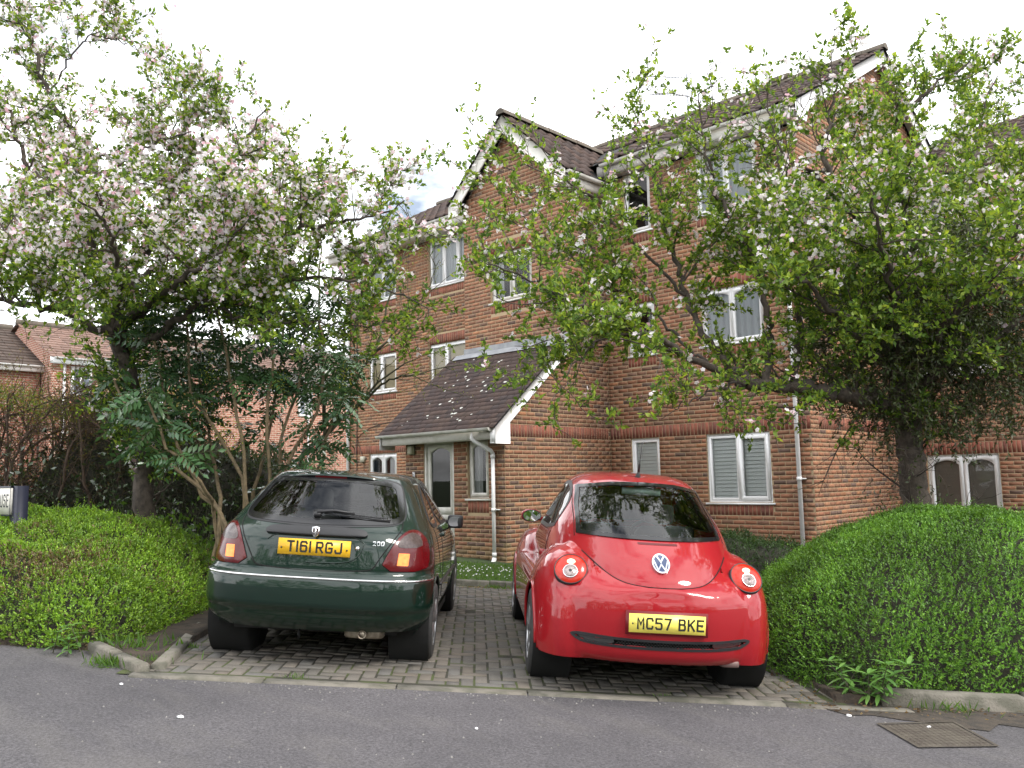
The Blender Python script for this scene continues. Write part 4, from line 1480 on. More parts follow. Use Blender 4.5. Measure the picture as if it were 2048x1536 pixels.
class Shell:
    """car skin as a stack of rounded plan outlines; rows: (h, rear y, half width, corner length, corner power, front y)"""
    def __init__(self, rows, front_len=0.9, front_pow=3.0):
        self.R = np.array(rows, float)
        self.fl, self.fp = front_len, front_pow
        self.h0, self.h1 = self.R[0, 0], self.R[-1, 0]

    def par(self, h):
        h = np.clip(h, self.h0, self.h1)
        yr, w, L, n, yf = [crom(self.R[:, 0], self.R[:, k], h) for k in range(1, 6)]
        return [yr, w, np.minimum(L, (yf - yr) * 0.48), n, yf]

    def flen(self, h):
        yr, w, L, n, yf = self.par(h)
        return np.minimum(self.fl, (yf - yr) * 0.48)

    def rear(self, x, h):
        yr, w, L, n, yf = self.par(h)
        q = np.clip(np.abs(x) / w, 0, 1)
        return yr + L * (1 - (1 - q ** n) ** (1 / n))

    def front(self, x, h):
        yr, w, L, n, yf = self.par(h)
        q = np.clip(np.abs(x) / w, 0, 1)
        return yf - self.flen(h) * (1 - (1 - q ** self.fp) ** (1 / self.fp))

    def side(self, y, h):
        yr, w, L, n, yf = self.par(h)
        q = np.clip((yr + L - y) / L, 0, 1)
        x = w * (1 - q ** n) ** (1 / n)
        fl = self.flen(h)
        q = np.clip((y - (yf - fl)) / fl, 0, 1)
        return x * (1 - q ** self.fp) ** (1 / self.fp)

    def pos(self, face, a, h):
        a, h = np.asarray(a, float), np.asarray(h, float)
        if face == 'rear':
            return np.stack([a, self.rear(a, h), h], -1)
        if face == 'front':
            return np.stack([a, self.front(a, h), h], -1)
        sg = 1 if face == 'right' else -1
        return np.stack([sg * self.side(a, h), a, h], -1)

    def normal(self, face, a, h, e=0.004):
        da = self.pos(face, a + e, h) - self.pos(face, a - e, h)
        dh = self.pos(face, a, h + e) - self.pos(face, a, h - e)
        n = np.cross(da, dh)
        n /= np.linalg.norm(n, axis=-1)[..., None] + 1e-12
        ref = {'rear': (0, -1, 0.3), 'front': (0, 1, 0.3), 'right': (1, 0, 0), 'left': (-1, 0, 0)}[face]
        sgn = np.sign((n * np.array(ref)).sum(-1))
        sgn[sgn == 0] = 1
        return n * sgn[..., None]

    def mesh(self, hs, nq=26, ns=40, cut=None, ycap=None):
        """vertices and quads of the skin; cut(P) -> mask of faces to leave out"""
        rows = []
        th = np.linspace(0, 1, nq) ** 0.9 * math.pi / 2
        for h in hs:
            yr, w, L, n, yf = [float(v) for v in self.par(np.array([h]))] if False else [v[0] for v in self.par(np.array([h]))]
            L = min(L, (yf - yr) * 0.48)
            fl = min(self.fl, (yf - yr) * 0.48)
            xr = w * np.sin(th) ** (2 / n)
            yq = yr + L * (1 - np.cos(th) ** (2 / n))
            ys = np.linspace(yr + L, yf - fl, ns)[1:-1]
            tf = th[::-1]
            xf = w * np.sin(tf) ** (2 / self.fp)
            yfq = yf - fl * (1 - np.cos(tf) ** (2 / self.fp))
            X = np.concatenate([xr, np.full(len(ys), w), xf])
            Y = np.concatenate([yq, ys, yfq])
            Xf = np.concatenate([X, -X[::-1][1:-1]])
            Yf = np.concatenate([Y, Y[::-1][1:-1]])
            rows.append(np.stack([Xf, Yf, np.full(len(Xf), h)], -1))
        P = np.array(rows)
        r, c = P.shape[:2]
        i, j = np.meshgrid(np.arange(r - 1), np.arange(c), indexing='ij')
        k = (j + 1) % c
        F = np.stack([i * c + j, i * c + k, (i + 1) * c + k, (i + 1) * c + j], -1).reshape(-1, 4)
        V = P.reshape(-1, 3)
        if cut is not None:
            C = V[F].mean(1)
            F = F[~cut(C)]
        return V, F

def in_poly(poly, a, h):
    poly = np.asarray(poly, float)
    res = np.zeros(np.shape(a), bool)
    n = len(poly)
    for i in range(n):
        x0, y0 = poly[i]
        x1, y1 = poly[(i + 1) % n]
        cond = ((y0 > h) != (y1 > h))
        t = (h - y0) / (y1 - y0 + 1e-15)
        res ^= cond & (a < x0 + t * (x1 - x0))
    return res

def chaikin(p, n=2):
    p = np.asarray(p, float)
    for _ in range(n):
        q = np.roll(p, -1, 0)
        p = np.stack([0.75 * p + 0.25 * q, 0.25 * p + 0.75 * q], 1).reshape(-1, 2)
    return p

def resample(p, n):
    p = np.asarray(p, float)
    q = np.concatenate([p, p[:1]])
    s = np.concatenate([[0], np.cumsum(np.linalg.norm(np.diff(q, axis=0), axis=1))])
    t = np.linspace(0, s[-1], n, endpoint=False)
    return np.stack([np.interp(t, s, q[:, 0]), np.interp(t, s, q[:, 1])], -1)

def inset(p, d):
    """move every point of a closed loop inwards by d"""
    p = np.asarray(p, float)
    t = np.roll(p, -1, 0) - np.roll(p, 1, 0)
    t /= np.linalg.norm(t, axis=1)[:, None] + 1e-12
    n = np.stack([-t[:, 1], t[:, 0]], -1)
    area = 0.5 * np.sum(p[:, 0] * np.roll(p[:, 1], -1) - np.roll(p[:, 0], -1) * p[:, 1])
    return p + n * d * (1 if area > 0 else -1)

def patch(name, mt, parent, sh, face, poly, off=0.003, depth=0.006, rings=9, dome=0.0, n=72, hole=None, rough_edge=None, smooth=True, skew=None, **props):
    """a panel lying on the skin: outline poly in (a, h), lifted by off, with an edge of the given depth; hole leaves the middle open"""
    P = resample(poly, n)
    c = P.mean(0)
    L = []
    if hole is None:
        ts = np.linspace(1, 0.0, rings)
        for t in ts[:-1]:
            L.append((c + (P - c) * t, off + dome * math.sqrt(max(0, 1 - t * t))))
    else:
        H = hole if not np.isscalar(hole) else inset(P, hole)
        if np.isscalar(hole) is False:
            H = resample(H, n)
        for t in np.linspace(0, 1, 4):
            L.append((P + (H - P) * t, off))
    V = [sh.pos(face, P[:, 0], P[:, 1]) + sh.normal(face, P[:, 0], P[:, 1]) * (off - depth)]
    for q, o_ in L:
        V.append(sh.pos(face, q[:, 0], q[:, 1]) + sh.normal(face, q[:, 0], q[:, 1]) * o_)
    if hole is not None:
        q = L[-1][0]
        V.append(sh.pos(face, q[:, 0], q[:, 1]) + sh.normal(face, q[:, 0], q[:, 1]) * (off - depth))
    F = []
    for i in range(len(V) - 1):
        for j in range(n):
            k = (j + 1) % n
            F.append((i * n + j, i * n + k, (i + 1) * n + k, (i + 1) * n + j))
    VV = np.concatenate(V)
    if hole is None:
        cc = np.array([c])
        pc = sh.pos(face, cc[:, 0], cc[:, 1]) + sh.normal(face, cc[:, 0], cc[:, 1]) * (off + dome)
        VV = np.concatenate([VV, pc])
        b0 = (len(V) - 1) * n
        F += [(b0 + j, b0 + (j + 1) % n, len(VV) - 1) for j in range(n)]
    # outward winding
    f0 = F[n]
    nn = np.cross(VV[f0[1]] - VV[f0[0]], VV[f0[2]] - VV[f0[0]])
    ref = sh.normal(face, P[:1, 0], P[:1, 1])[0]
    if nn @ ref < 0:
        F = [f[::-1] for f in F]
    o = raw_mesh(name, VV, F, mt, parent, smooth=smooth, **props)
    if smooth:
        sharp_edges(o, 40)
    return o

def sharp_edges(o, deg):
    """split shading at edges sharper than deg"""
    me = o.data
    try:
        me.set_sharp_from_angle(angle=math.radians(deg))
    except Exception:
        pass

def line_on(name, mt, parent, sh, face, pts, r=0.003, off=0.0, closed=False, n=90, k=5, sm=0):
    p = np.asarray(pts, float)
    if sm:
        for _ in range(sm):
            q = np.stack([0.75 * p[:-1] + 0.25 * p[1:], 0.25 * p[:-1] + 0.75 * p[1:]], 1).reshape(-1, 2)
            p = np.concatenate([p[:1], q, p[-1:]])
    s = np.concatenate([[0], np.cumsum(np.linalg.norm(np.diff(p, axis=0), axis=1))])
    t = np.linspace(0, s[-1], n)
    a, h = np.interp(t, s, p[:, 0]), np.interp(t, s, p[:, 1])
    V = sh.pos(face, a, h) + sh.normal(face, a, h) * off
    mb = MB()
    mb.tube(V, r, k)
    return mb.build(name, mt, parent, smooth=True)

STROKES = {
    'T': [[(0, 1), (1, 1)], [(.5, 1), (.5, 0)]], '1': [[(.5, 1), (.5, 0)]],
    '6': [[(1, .86), (.86, 1), (.14, 1), (0, .86), (0, .14), (.14, 0), (.86, 0), (1, .14), (1, .44), (.86, .58), (0, .58)]],
    'R': [[(0, 0), (0, 1), (.84, 1), (1, .86), (1, .62), (.84, .47), (0, .47)], [(.45, .47), (1, 0)]],
    'G': [[(1, .82), (1, .86), (.86, 1), (.14, 1), (0, .86), (0, .14), (.14, 0), (.86, 0), (1, .14), (1, .45), (.52, .45)]],
    'J': [[(0, .25), (0, .14), (.14, 0), (.86, 0), (1, .14), (1, 1)]],
    'M': [[(0, 0), (0, 1), (.5, .4), (1, 1), (1, 0)]],
    'C': [[(1, .8), (1, .86), (.86, 1), (.14, 1), (0, .86), (0, .14), (.14, 0), (.86, 0), (1, .14), (1, .2)]],
    '5': [[(1, 1), (0, 1), (0, .58), (.84, .58), (1, .44), (1, .14), (.86, 0), (.14, 0), (0, .12)]],
    '7': [[(0, 1), (1, 1), (.38, 0)]],
    'B': [[(0, 0), (0, 1), (.8, 1), (.94, .88), (.94, .67), (.8, .54), (0, .54)], [(.8, .54), (1, .4), (1, .14), (.86, 0), (0, 0)]],
    'K': [[(0, 0), (0, 1)], [(1, 1), (0.02, .4)], [(.36, .6), (1, 0)]],
    'E': [[(1, 1), (0, 1), (0, 0), (1, 0)], [(0, .53), (.85, .53)]],
    'H': [[(0, 0), (0, 1)], [(1, 0), (1, 1)], [(0, .5), (1, .5)]],
    'O': [[(.14, 1), (0, .86), (0, .14), (.14, 0), (.86, 0), (1, .14), (1, .86), (.86, 1), (.14, 1)]],
    'U': [[(0, 1), (0, .14), (.14, 0), (.86, 0), (1, .14), (1, 1)]],
    'S': [[(1, .82), (1, .86), (.86, 1), (.14, 1), (0, .86), (0, .68), (.14, .54), (.86, .54), (1, .4), (1, .14), (.86, 0), (.14, 0), (0, .14), (0, .18)]],
    '2': [[(0, .82), (0, .86), (.14, 1), (.86, 1), (1, .86), (1, .66), (0, 0), (1, 0)]],
    '0': [[(.14, 1), (0, .86), (0, .14), (.14, 0), (.86, 0), (1, .14), (1, .86), (.86, 1), (.14, 1)]],
    'V': [[(0, 1), (.5, 0), (1, 1)]], 'W': [[(0, 1), (.25, 0), (.5, .62), (.75, 0), (1, 1)]],
}

def stroke_text(mb, txt, x, z, cw, ch, gap, th, to3d, lift=0.0015, space=None, narrow='1'):
    """flat lettering of even strokes; to3d(x, z, lift) places a point"""
    for c in txt:
        if c == ' ':
            x += space if space is not None else cw * 0.7
            continue
        w = cw
        if c in narrow:
            w = th
        for k, st in enumerate(STROKES[c]):
            p = np.array([(x + q[0] * (w - th) + th / 2 if w > th else x + th / 2, z + th / 2 + q[1] * (ch - th)) for q in st])
            # mitred ribbon
            d = np.diff(p, axis=0)
            d /= np.linalg.norm(d, axis=1)[:, None] + 1e-12
            nrm = np.stack([-d[:, 1], d[:, 0]], -1)
            closed = np.linalg.norm(p[0] - p[-1]) < 1e-9
            Lp, Rp = [], []
            for i in range(len(p)):
                if 0 < i < len(p) - 1:
                    n1, n2 = nrm[i - 1], nrm[i]
                elif closed:
                    n1, n2 = nrm[-1], nrm[0]
                else:
                    n1 = n2 = nrm[0 if i == 0 else -1]
                m_ = (n1 + n2)
                m_ = m_ / (np.linalg.norm(m_) + 1e-12)
                s_ = min(2.0, 1 / max(0.3, m_ @ n1))
                e = p[i].copy()
                if not closed and i == 0:
                    e = e - d[0] * th / 2
                if not closed and i == len(p) - 1:
                    e = e + d[-1] * th / 2
                Lp.append(e + m_ * th / 2 * s_)
                Rp.append(e - m_ * th / 2 * s_)
            V = [to3d(q[0], q[1], lift + 0.0002 * k) for q in Lp] + [to3d(q[0], q[1], lift + 0.0002 * k) for q in Rp]
            n = len(p)
            mb.add(V, [(i, n + i, n + i + 1, i + 1) for i in range(n - 1)])
        x += w + gap
    return x

M_TYRE = mat("tyre_rubber", (0.028, 0.028, 0.029), 0.75, var=0.6, var_scale=14, var_col=(0.05, 0.047, 0.042))
M_ALLOY = mat("alloy_rim", (0.5, 0.5, 0.52), 0.3, metal=0.9)
M_CHROME = mat("chrome", (0.75, 0.75, 0.76), 0.12, metal=1.0)
M_TRIM = mat("black_trim", (0.018, 0.018, 0.02), 0.45)
M_GAP = mat("panel_gap", (0.003, 0.003, 0.003), 0.9)
M_UNDER = mat("underbody", (0.008, 0.008, 0.008), 0.9)
M_SEAT = mat("seat_cloth", (0.05, 0.052, 0.055), 0.9)
M_CABIN = mat("cabin_trim", (0.025, 0.025, 0.027), 0.8)
M_CARGLASS = glass_mat("car_glass", (0.80, 0.86, 0.84), 0.0, 1.52, 1.25)
M_PLATE_Y = mat("yellow_plate", (0.78, 0.45, 0.02), 0.35)
M_PLATE_B = mat("bright_yellow_plate", (0.92, 0.78, 0.14), 0.35)
M_INK = mat("plate_black", (0.01, 0.01, 0.01), 0.5)
M_MIRROR = mat("mirror_glass", (0.85, 0.87, 0.9), 0.02, metal=1.0)

def wheel(parent, x, y, r, width, side, spokes=7):
    """tyre with tread grooves, rim with spokes; axle along x, outer side by sign of side"""
    w2 = width / 2
    mb = MB()
    prof = [(-w2, r * 0.64), (-w2 * 1.02, r * 0.8), (-w2 * 0.98, r * 0.93), (-w2 * 0.84, r * 0.985)]
    for k in range(4):
        g0 = -w2 * 0.6 + k * w2 * 0.4
        prof += [(g0 - 0.0075, r), (g0 - 0.006, r - 0.012), (g0 + 0.006, r - 0.012), (g0 + 0.0075, r)]
    prof += [(w2 * 0.84, r * 0.985), (w2 * 0.98, r * 0.93), (w2 * 1.02, r * 0.8), (w2, r * 0.64)]
    mb.lathe(prof, (x, y, r - 0.012), (1, 0, 0), 48)
    ty = mb.build("wheel", M_TYRE, parent, smooth=True)
    sharp_edges(ty, 28)
    mb = MB()
    s = side
    mb.lathe([(-w2 * 0.9, r * 0.6), (s * w2 * 0.85, r * 0.6), (s * w2 * 0.98, r * 0.655), (s * w2 * 1.0, r * 0.64)] if s > 0 else [(w2 * 0.9, r * 0.6), (s * w2 * 0.85, r * 0.6), (s * w2 * 0.98, r * 0.655), (s * w2 * 1.0, r * 0.64)], (x, y, r - 0.012), (1, 0, 0), 40)
    for k in range(spokes):
        a = 2 * math.pi * k / spokes
        d = np.array([0, math.cos(a), math.sin(a)])
        c = np.array([x + s * w2 * 0.8, y, r - 0.012])
        mb.bar(c + d * r * 0.08, c + d * r * 0.62, 0.055, 0.03, up=(1, 0, 0))
    mb.lathe([(0, 0.001), (s * 0.02, 0.03), (s * 0.005, 0.06), (-s * 0.02, 0.075)], (x + s * w2 * 0.8, y, r - 0.012), (1, 0, 0), 20)
    mb.build("rim", M_ALLOY, ty)
    mb = MB()
    mb.lathe([(-s * 0.03, 0.001), (-s * 0.03, r * 0.58)], (x + s * w2 * 0.4, y, r - 0.012), (1, 0, 0), 28)
    mb.build("brake_disc", M_UNDER, ty)
    return ty

def rounded_box(mb, lo, hi, r, taper=0.0):
    """soft edged box (superellipsoid-like grid)"""
    lo, hi = np.array(lo, float), np.array(hi, float)
    c, s = (lo + hi) / 2, (hi - lo) / 2
    U = np.linspace(-math.pi / 2, math.pi / 2, 13)
    W_ = np.linspace(-math.pi, math.pi, 24, endpoint=False)
    f = lambda v, e: np.sign(v) * np.abs(v) ** e
    P = np.array([[c + s * np.array([f(math.cos(a), .35) * f(math.cos(b_), .35), f(math.cos(a), .35) * f(math.sin(b_), .35), f(math.sin(a), .35)]) * np.array([1 - taper * (math.sin(a) * .5 + .5)] * 2 + [1]) for b_ in W_] for a in U])
    mb.grid(P, closed_u=True)

def cabin(parent, w, yseat, yrear, hs, floor_h=0.3, shelf=None, hr=1.22):
    mb = MB()
    for sx in (-1, 1):
        rounded_box(mb, (sx * 0.36 - 0.23, yseat - 0.05, floor_h + 0.15), (sx * 0.36 + 0.23, yseat + 0.12, hr - 0.16), 0.05, 0.12)
        rounded_box(mb, (sx * 0.36 - 0.13, yseat - 0.07, hr - 0.14), (sx * 0.36 + 0.13, yseat + 0.03, hr + 0.04), 0.05)
        rounded_box(mb, (sx * 0.36 - 0.23, yseat + 0.05, floor_h + 0.05), (sx * 0.36 + 0.23, yseat + 0.55, floor_h + 0.25), 0.05)
    mb.build("front_seats", M_SEAT, parent, smooth=True)
    mb = MB()
    rounded_box(mb, (-w * 0.8, yrear, floor_h), (w * 0.8, yrear + 0.16, hs), 0.05)
    for sx in (-1, 1):
        rounded_box(mb, (sx * 0.33 - 0.12, yrear - 0.02, hs + 0.0), (sx * 0.33 + 0.12, yrear + 0.07, hs + 0.13), 0.05)
    mb.build("rear_seat", M_SEAT, parent, smooth=True)
    mb = MB()
    if shelf:
        mb.box((-w * 0.70, shelf[0], shelf[2] - 0.02), (w * 0.70, shelf[1], shelf[2]))
        mb.build("parcel_shelf", M_CABIN, parent)
        mb = MB()
    mb.box((-w * 0.9, yseat + 0.75, 0.55), (w * 0.9, yseat + 1.0, hs + 0.02))
    mb.build("dashboard", M_CABIN, parent)
    mb = MB()
    mb.box((-w * 0.92, 0.35, 0.24), (w * 0.92, yseat + 1.0, 0.32))
    mb.build("floor_pan", M_UNDER, parent)
    mb = MB()
    mb.box((-0.11, yseat + 0.62, hr + 0.0), (0.11, yseat + 0.65, hr + 0.065))
    mb.build("rear_view_mirror", M_CABIN, parent)
    mb = MB()
    mb.tube([(0.36 + 0.17 * math.cos(t), yseat + 0.5 + 0.05 * math.sin(t), 0.92 + 0.16 * math.sin(t)) for t in np.linspace(0, 6.283, 25)], 0.015, 6)
    mb.build("steering_wheel", M_CABIN, parent, smooth=True)
# ------------------------------------------------------------------ green hatchback
CARG = car_root("parked_car", "dark green hatchback parked on the left, seen from behind, with orange plate T161 RGJ", "car", -1.535, 6.30, math.radians(-0.3), 1.018)
M_GREEN = mat("green_metallic_paint", (0.003, 0.016, 0.010), 0.45, metal=0.1, coat=1.0, spec=0.15)
M_LAMPRED = mat("red_lamp_lens", (0.085, 0.0025, 0.004), 0.25, coat=0.5, spec=0.3)
M_LAMPSMOKE = mat("smoked_lamp_lens", (0.06, 0.042, 0.04), 0.25, coat=0.4, spec=0.3, var=0.5, var_scale=60, var_col=(0.12, 0.09, 0.085))
M_GLOW = mat("reflector_flash_glow", (0.75, 0.14, 0.03), 0.25, emit=(1.0, 0.30, 0.05), emit_s=0.95, var=1.0, var_scale=38, var_col=(0.30, 0.012, 0.006), var_pos=(0.35, 0.7))  # emission imitates flash thrown back by the reflectors; no lamp is lit
M_FRIT = mat("glass_border", (0.012, 0.012, 0.013), 0.12)
M_EXH = mat("exhaust_steel", (0.33, 0.29, 0.23), 0.5, metal=0.7, var=0.7, var_scale=20, var_col=(0.12, 0.09, 0.07))
S1 = Shell([
    (0.22, 0.17, 0.790, 0.62, 3.0, 3.82), (0.35, 0.10, 0.825, 0.66, 3.1, 3.92), (0.55, 0.062, 0.842, 0.68, 3.2, 3.94), (0.70, 0.056, 0.838, 0.68, 3.2, 3.86),
    (0.82, 0.066, 0.825, 0.68, 3.1, 3.55), (0.90, 0.080, 0.810, 0.68, 3.0, 3.20), (0.965, 0.108, 0.790, 0.70, 2.9, 2.98), (1.01, 0.150, 0.765, 0.72, 2.9, 2.86),
    (1.08, 0.235, 0.730, 0.74, 2.9, 2.74), (1.18, 0.365, 0.680, 0.76, 2.9, 2.56), (1.28, 0.495, 0.628, 0.78, 2.9, 2.38), (1.345, 0.580, 0.585, 0.80, 2.9, 2.24),
    (1.378, 0.660, 0.545, 0.80, 2.9, 2.12), (1.400, 0.800, 0.470, 0.75, 2.8, 2.02), (1.412, 1.020, 0.34, 0.6, 2.5, 1.90), (1.418, 1.4, 0.08, 0.2, 2.2, 1.75)], 0.95, 3.0)
G_GLASS = chaikin([(-0.60, 1.09), (-0.535, 1.25), (-0.50, 1.335), (-0.25, 1.36), (0.25, 1.36), (0.50, 1.335), (0.535, 1.25), (0.60, 1.09), (0.575, 1.035), (0.40, 1.022), (0.0, 1.008), (-0.40, 1.022), (-0.575, 1.035)], 2)
G_WIND = chaikin([(-0.56, 1.04), (-0.50, 1.30), (-0.3, 1.36), (0.3, 1.36), (0.50, 1.30), (0.56, 1.04), (0.0, 1.02)], 2)
G_SIDE = [chaikin(p, 1) for p in ([(0.80, 1.06), (0.98, 1.22), (1.16, 1.315), (1.30, 1.335), (1.33, 1.0), (0.84, 1.0)], [(1.39, 1.0), (1.36, 1.338), (1.75, 1.34), (2.02, 1.27), (2.36, 1.03), (2.36, 0.99)])]
def g_cut(C):
    x, y, h = C[:, 0], C[:, 1], C[:, 2]
    m = (y < 1.1) & in_poly(inset(resample(G_GLASS, 80), 0.03), x, h) & (np.abs(y - S1.rear(x, h)) < 0.03)
    m |= (y > 1.8) & in_poly(inset(resample(G_WIND, 80), 0.02), x, h) & (np.abs(y - S1.front(x, h)) < 0.04)
    for p in G_SIDE:
        m |= (np.abs(x) > 0.5) & in_poly(inset(resample(p, 60), 0.015), y, h) & (np.abs(np.abs(x) - S1.side(y, h)) < 0.02)
    for ya in (0.735, 3.235):
        m |= (np.abs(x) > 0.55) & ((y - ya) ** 2 + (h - 0.30) ** 2 < 0.335 ** 2)
    m |= (h < 0.64) & (y < 0.40)
    return m
hs = np.concatenate([np.linspace(0.22, 0.98, 64), np.linspace(0.99, 1.375, 40), np.linspace(1.38, 1.418, 16)])
V, F = S1.mesh(hs, 34, 60, g_cut)
body = raw_mesh("body", V, F[:, ::1], M_GREEN, CARG, smooth=True)
# bumper
S1B = Shell([(0.265, 0.13, 0.780, 0.52, 3.0, 3.9), (0.31, 0.080, 0.815, 0.54, 3.1, 3.9), (0.36, 0.050, 0.838, 0.55, 3.2, 3.9), (0.405, 0.032, 0.845, 0.56, 3.2, 3.9), (0.435, 0.010, 0.850, 0.56, 3.2, 3.9), (0.47, 0.000, 0.852, 0.56, 3.2, 3.9),
             (0.56, -0.004, 0.853, 0.56, 3.2, 3.9), (0.622, 0.004, 0.852, 0.56, 3.2, 3.9), (0.642, 0.012, 0.85, 0.56, 3.2, 3.9), (0.655, 0.022, 0.846, 0.57, 3.2, 3.9), (0.672, 0.045, 0.84, 0.6, 3.2, 3.9), (0.70, 0.054, 0.838, 0.64, 3.2, 3.9)])
V, F = S1B.mesh(np.linspace(0.265, 0.70, 52), 40, 30, lambda C: (C[:, 1] > 0.46) | (((C[:, 1] - 0.735) ** 2 + (C[:, 2] - 0.30) ** 2 < 0.335 ** 2)))
raw_mesh("rear_bumper", V, F, M_GREEN, CARG, smooth=True)
yy = np.linspace(-1, 1, 90)
th = yy * math.pi / 2 * 0.86
a_ = 0.854 * np.sign(np.sin(th)) * np.abs(np.sin(th)) ** (2 / 3.2)
line_on("chrome_strip", M_CHROME, CARG, S1B, 'rear', [(x, 0.642) for x in a_], r=0.009, off=0.001, n=160, k=8)
mb = MB()
mb.box((-0.60, 0.30, 0.225), (0.60, 3.7, 0.30))
mb.box((-0.78, 1.12, 0.14), (0.78, 2.85, 0.31))  # this and the next box hang low to block light below the car
mb.box((-0.70, 3.62, 0.11), (0.70, 3.85, 0.31))
mb.box((-0.50, 0.20, 0.245), (0.18, 0.5, 0.30))
mb.build("underbody", M_UNDER, CARG)
for ya in (0.735, 3.235):
    for sx in (-1, 1):
        mb = MB()
        mb.lathe([(0, 0.34), (-sx * 0.30, 0.34), (-sx * 0.30, 0.01)], (sx * 0.83, ya, 0.30), (1, 0, 0), 32)
        mb.build("wheel_arch", M_UNDER, CARG)
for ya in (0.735, 3.235):
    for f_, sx in (('right', 1), ('left', -1)):
        t = np.linspace(-0.15, math.pi + 0.15, 50)
        line_on("arch_lip", M_GREEN, CARG, S1, f_, [(ya + 0.335 * math.cos(q), 0.30 + 0.335 * math.sin(q)) for q in t], r=0.011, off=-0.002)
for sx in (-1, 1):
    wheel(CARG, sx * 0.755, 0.735, 0.292, 0.185, sx)
    wheel(CARG, sx * 0.755, 3.235, 0.292, 0.185, sx)
# tailgate glass with its black border, seal, side windows, windscreen
rg = patch("rear_window", M_CARGLASS, CARG, S1, 'rear', G_GLASS, off=0.004, depth=0.004, rings=10, n=96)
patch("glass_border", M_FRIT, rg, S1, 'rear', G_GLASS, off=0.0055, depth=0.006, hole=0.038, n=96)
patch("seal", M_TRIM, rg, S1, 'rear', inset(resample(G_GLASS, 96), -0.012), off=0.003, depth=0.006, hole=0.014, n=96)
wg = patch("windscreen", M_CARGLASS, CARG, S1, 'front', G_WIND, off=0.003, depth=0.004, n=80)
patch("glass_border", M_FRIT, wg, S1, 'front', G_WIND, off=0.004, depth=0.006, hole=0.04, n=80)
for f_ in ('right', 'left'):
    for k, p in enumerate(G_SIDE):
        sw = patch("side_window", M_CARGLASS, CARG, S1, f_, p, off=0.002, depth=0.004, n=70)
        patch("seal", M_TRIM, sw, S1, f_, inset(resample(p, 70), -0.014), off=0.004, depth=0.007, hole=0.03, n=70)
# tailgate panel with recessed plate
TG = np.array([(-0.585, 1.06), (-0.60, 1.005), (-0.555, 0.93), (-0.455, 0.775), (-0.435, 0.73), (-0.39, 0.705), (0, 0.688), (0.39, 0.705), (0.435, 0.73), (0.455, 0.775), (0.555, 0.93), (0.60, 1.005), (0.585, 1.06)])
line_on("tailgate_gap", M_GAP, CARG, S1, 'rear', TG, r=0.0045, off=0.0005, n=150, sm=2)
rec = chaikin([(-0.365, 0.955), (-0.325, 0.80), (-0.22, 0.750), (0.22, 0.750), (0.325, 0.80), (0.365, 0.955)], 2)
line_on("recess_edge", M_GREEN, CARG, S1, 'rear', np.concatenate([rec[8:], rec[:1]])[:], r=0.006, off=0.0, n=120)
tr = chaikin([(-0.37, 0.945), (-0.355, 0.972), (-0.26, 0.988), (0.26, 0.988), (0.355, 0.972), (0.37, 0.945), (0.355, 0.932), (-0.355, 0.932)], 2)
patch("plate_light_trim", M_TRIM, CARG, S1, 'rear', tr, off=0.028, depth=0.034, dome=0.006)
def on_s1(cx, w, ch_, off, lean=0.0):
    y0 = float(S1.rear(np.array([cx]), np.array([ch_]))[0])
    def f(x, z, lift):
        return np.array([x, y0 - off - lift + (z - ch_) * lean, z])
    return f
pf = on_s1(0.0, 0.5, 0.855, 0.014, 0.07)
mb = MB()
lo, hi = (-0.26, 0.798), (0.26, 0.910)
mb.add([pf(lo[0], lo[1], 0), pf(hi[0], lo[1], 0), pf(hi[0], hi[1], 0), pf(lo[0], hi[1], 0), pf(lo[0], lo[1], -.012), pf(hi[0], lo[1], -.012), pf(hi[0], hi[1], -.012), pf(lo[0], hi[1], -.012)], [(0, 1, 2, 3), (0, 4, 5, 1), (1, 5, 6, 2), (2, 6, 7, 3), (3, 7, 4, 0)])
plate = mb.build("number_plate", M_PLATE_Y, CARG)
mb = MB()
stroke_text(mb, "T161 RGJ", -0.197, 0.816, 0.055, 0.082, 0.0125, 0.0135, pf, space=0.022)
mb.build("lettering", M_INK, plate)
mb = MB()
for bx in (-0.237, 0.237):
    c = pf(bx, 0.845, 0.0)
    mb.lathe([(0, 0.007), (-0.004, 0.006), (-0.005, 0.001)], c, (0, 1, 0), 10)
mb.build("plate_screw", M_TRIM, plate)
# badge, model figures, lock
mb = MB()
bf = on_s1(0.0, 0.1, 0.968, 0.046, 0.1)
sh_ = [(-0.028, 0.998), (0, 1.004), (0.028, 0.998), (0.026, 0.962), (0.016, 0.938), (0, 0.925), (-0.016, 0.938), (-0.026, 0.962)]
sh_ = [(x, z) for x, z in sh_]
mb.add([bf(x, z, 0.004) for x, z in sh_] + [bf(x, z, -0.03) for x, z in sh_], [tuple(range(8))[::-1]] + [(i, (i + 1) % 8, 8 + (i + 1) % 8, 8 + i) for i in range(8)])
badge = mb.build("shield_badge", M_CHROME, CARG)
mb = MB()
c0 = np.array([0.0, 0.966])
mb.add([bf(*(c0 + (np.array(q) - c0) * 0.72), 0.0048) for q in sh_], [tuple(range(8))[::-1]])
mb.build("badge_field", mat("badge_dark", (0.05, 0.03, 0.025), 0.4), badge)
mb = MB()
mb.bar(bf(0, 0.945, 0.006), bf(0, 0.99, 0.006), 0.01, 0.002)
mb.bar(bf(-0.016, 0.958, 0.006), bf(0.016, 0.958, 0.006), 0.008, 0.002)
mb.build("badge_ship", M_CHROME, badge)
mb = MB()
def s1pt(x, z, lift):
    a, h = np.array([x]), np.array([z])
    return (S1.pos('rear', a, h) + S1.normal('rear', a, h) * lift)[0]
stroke_text(mb, "200", 0.41, 0.884, 0.022, 0.03, 0.007, 0.005, s1pt, lift=0.005)
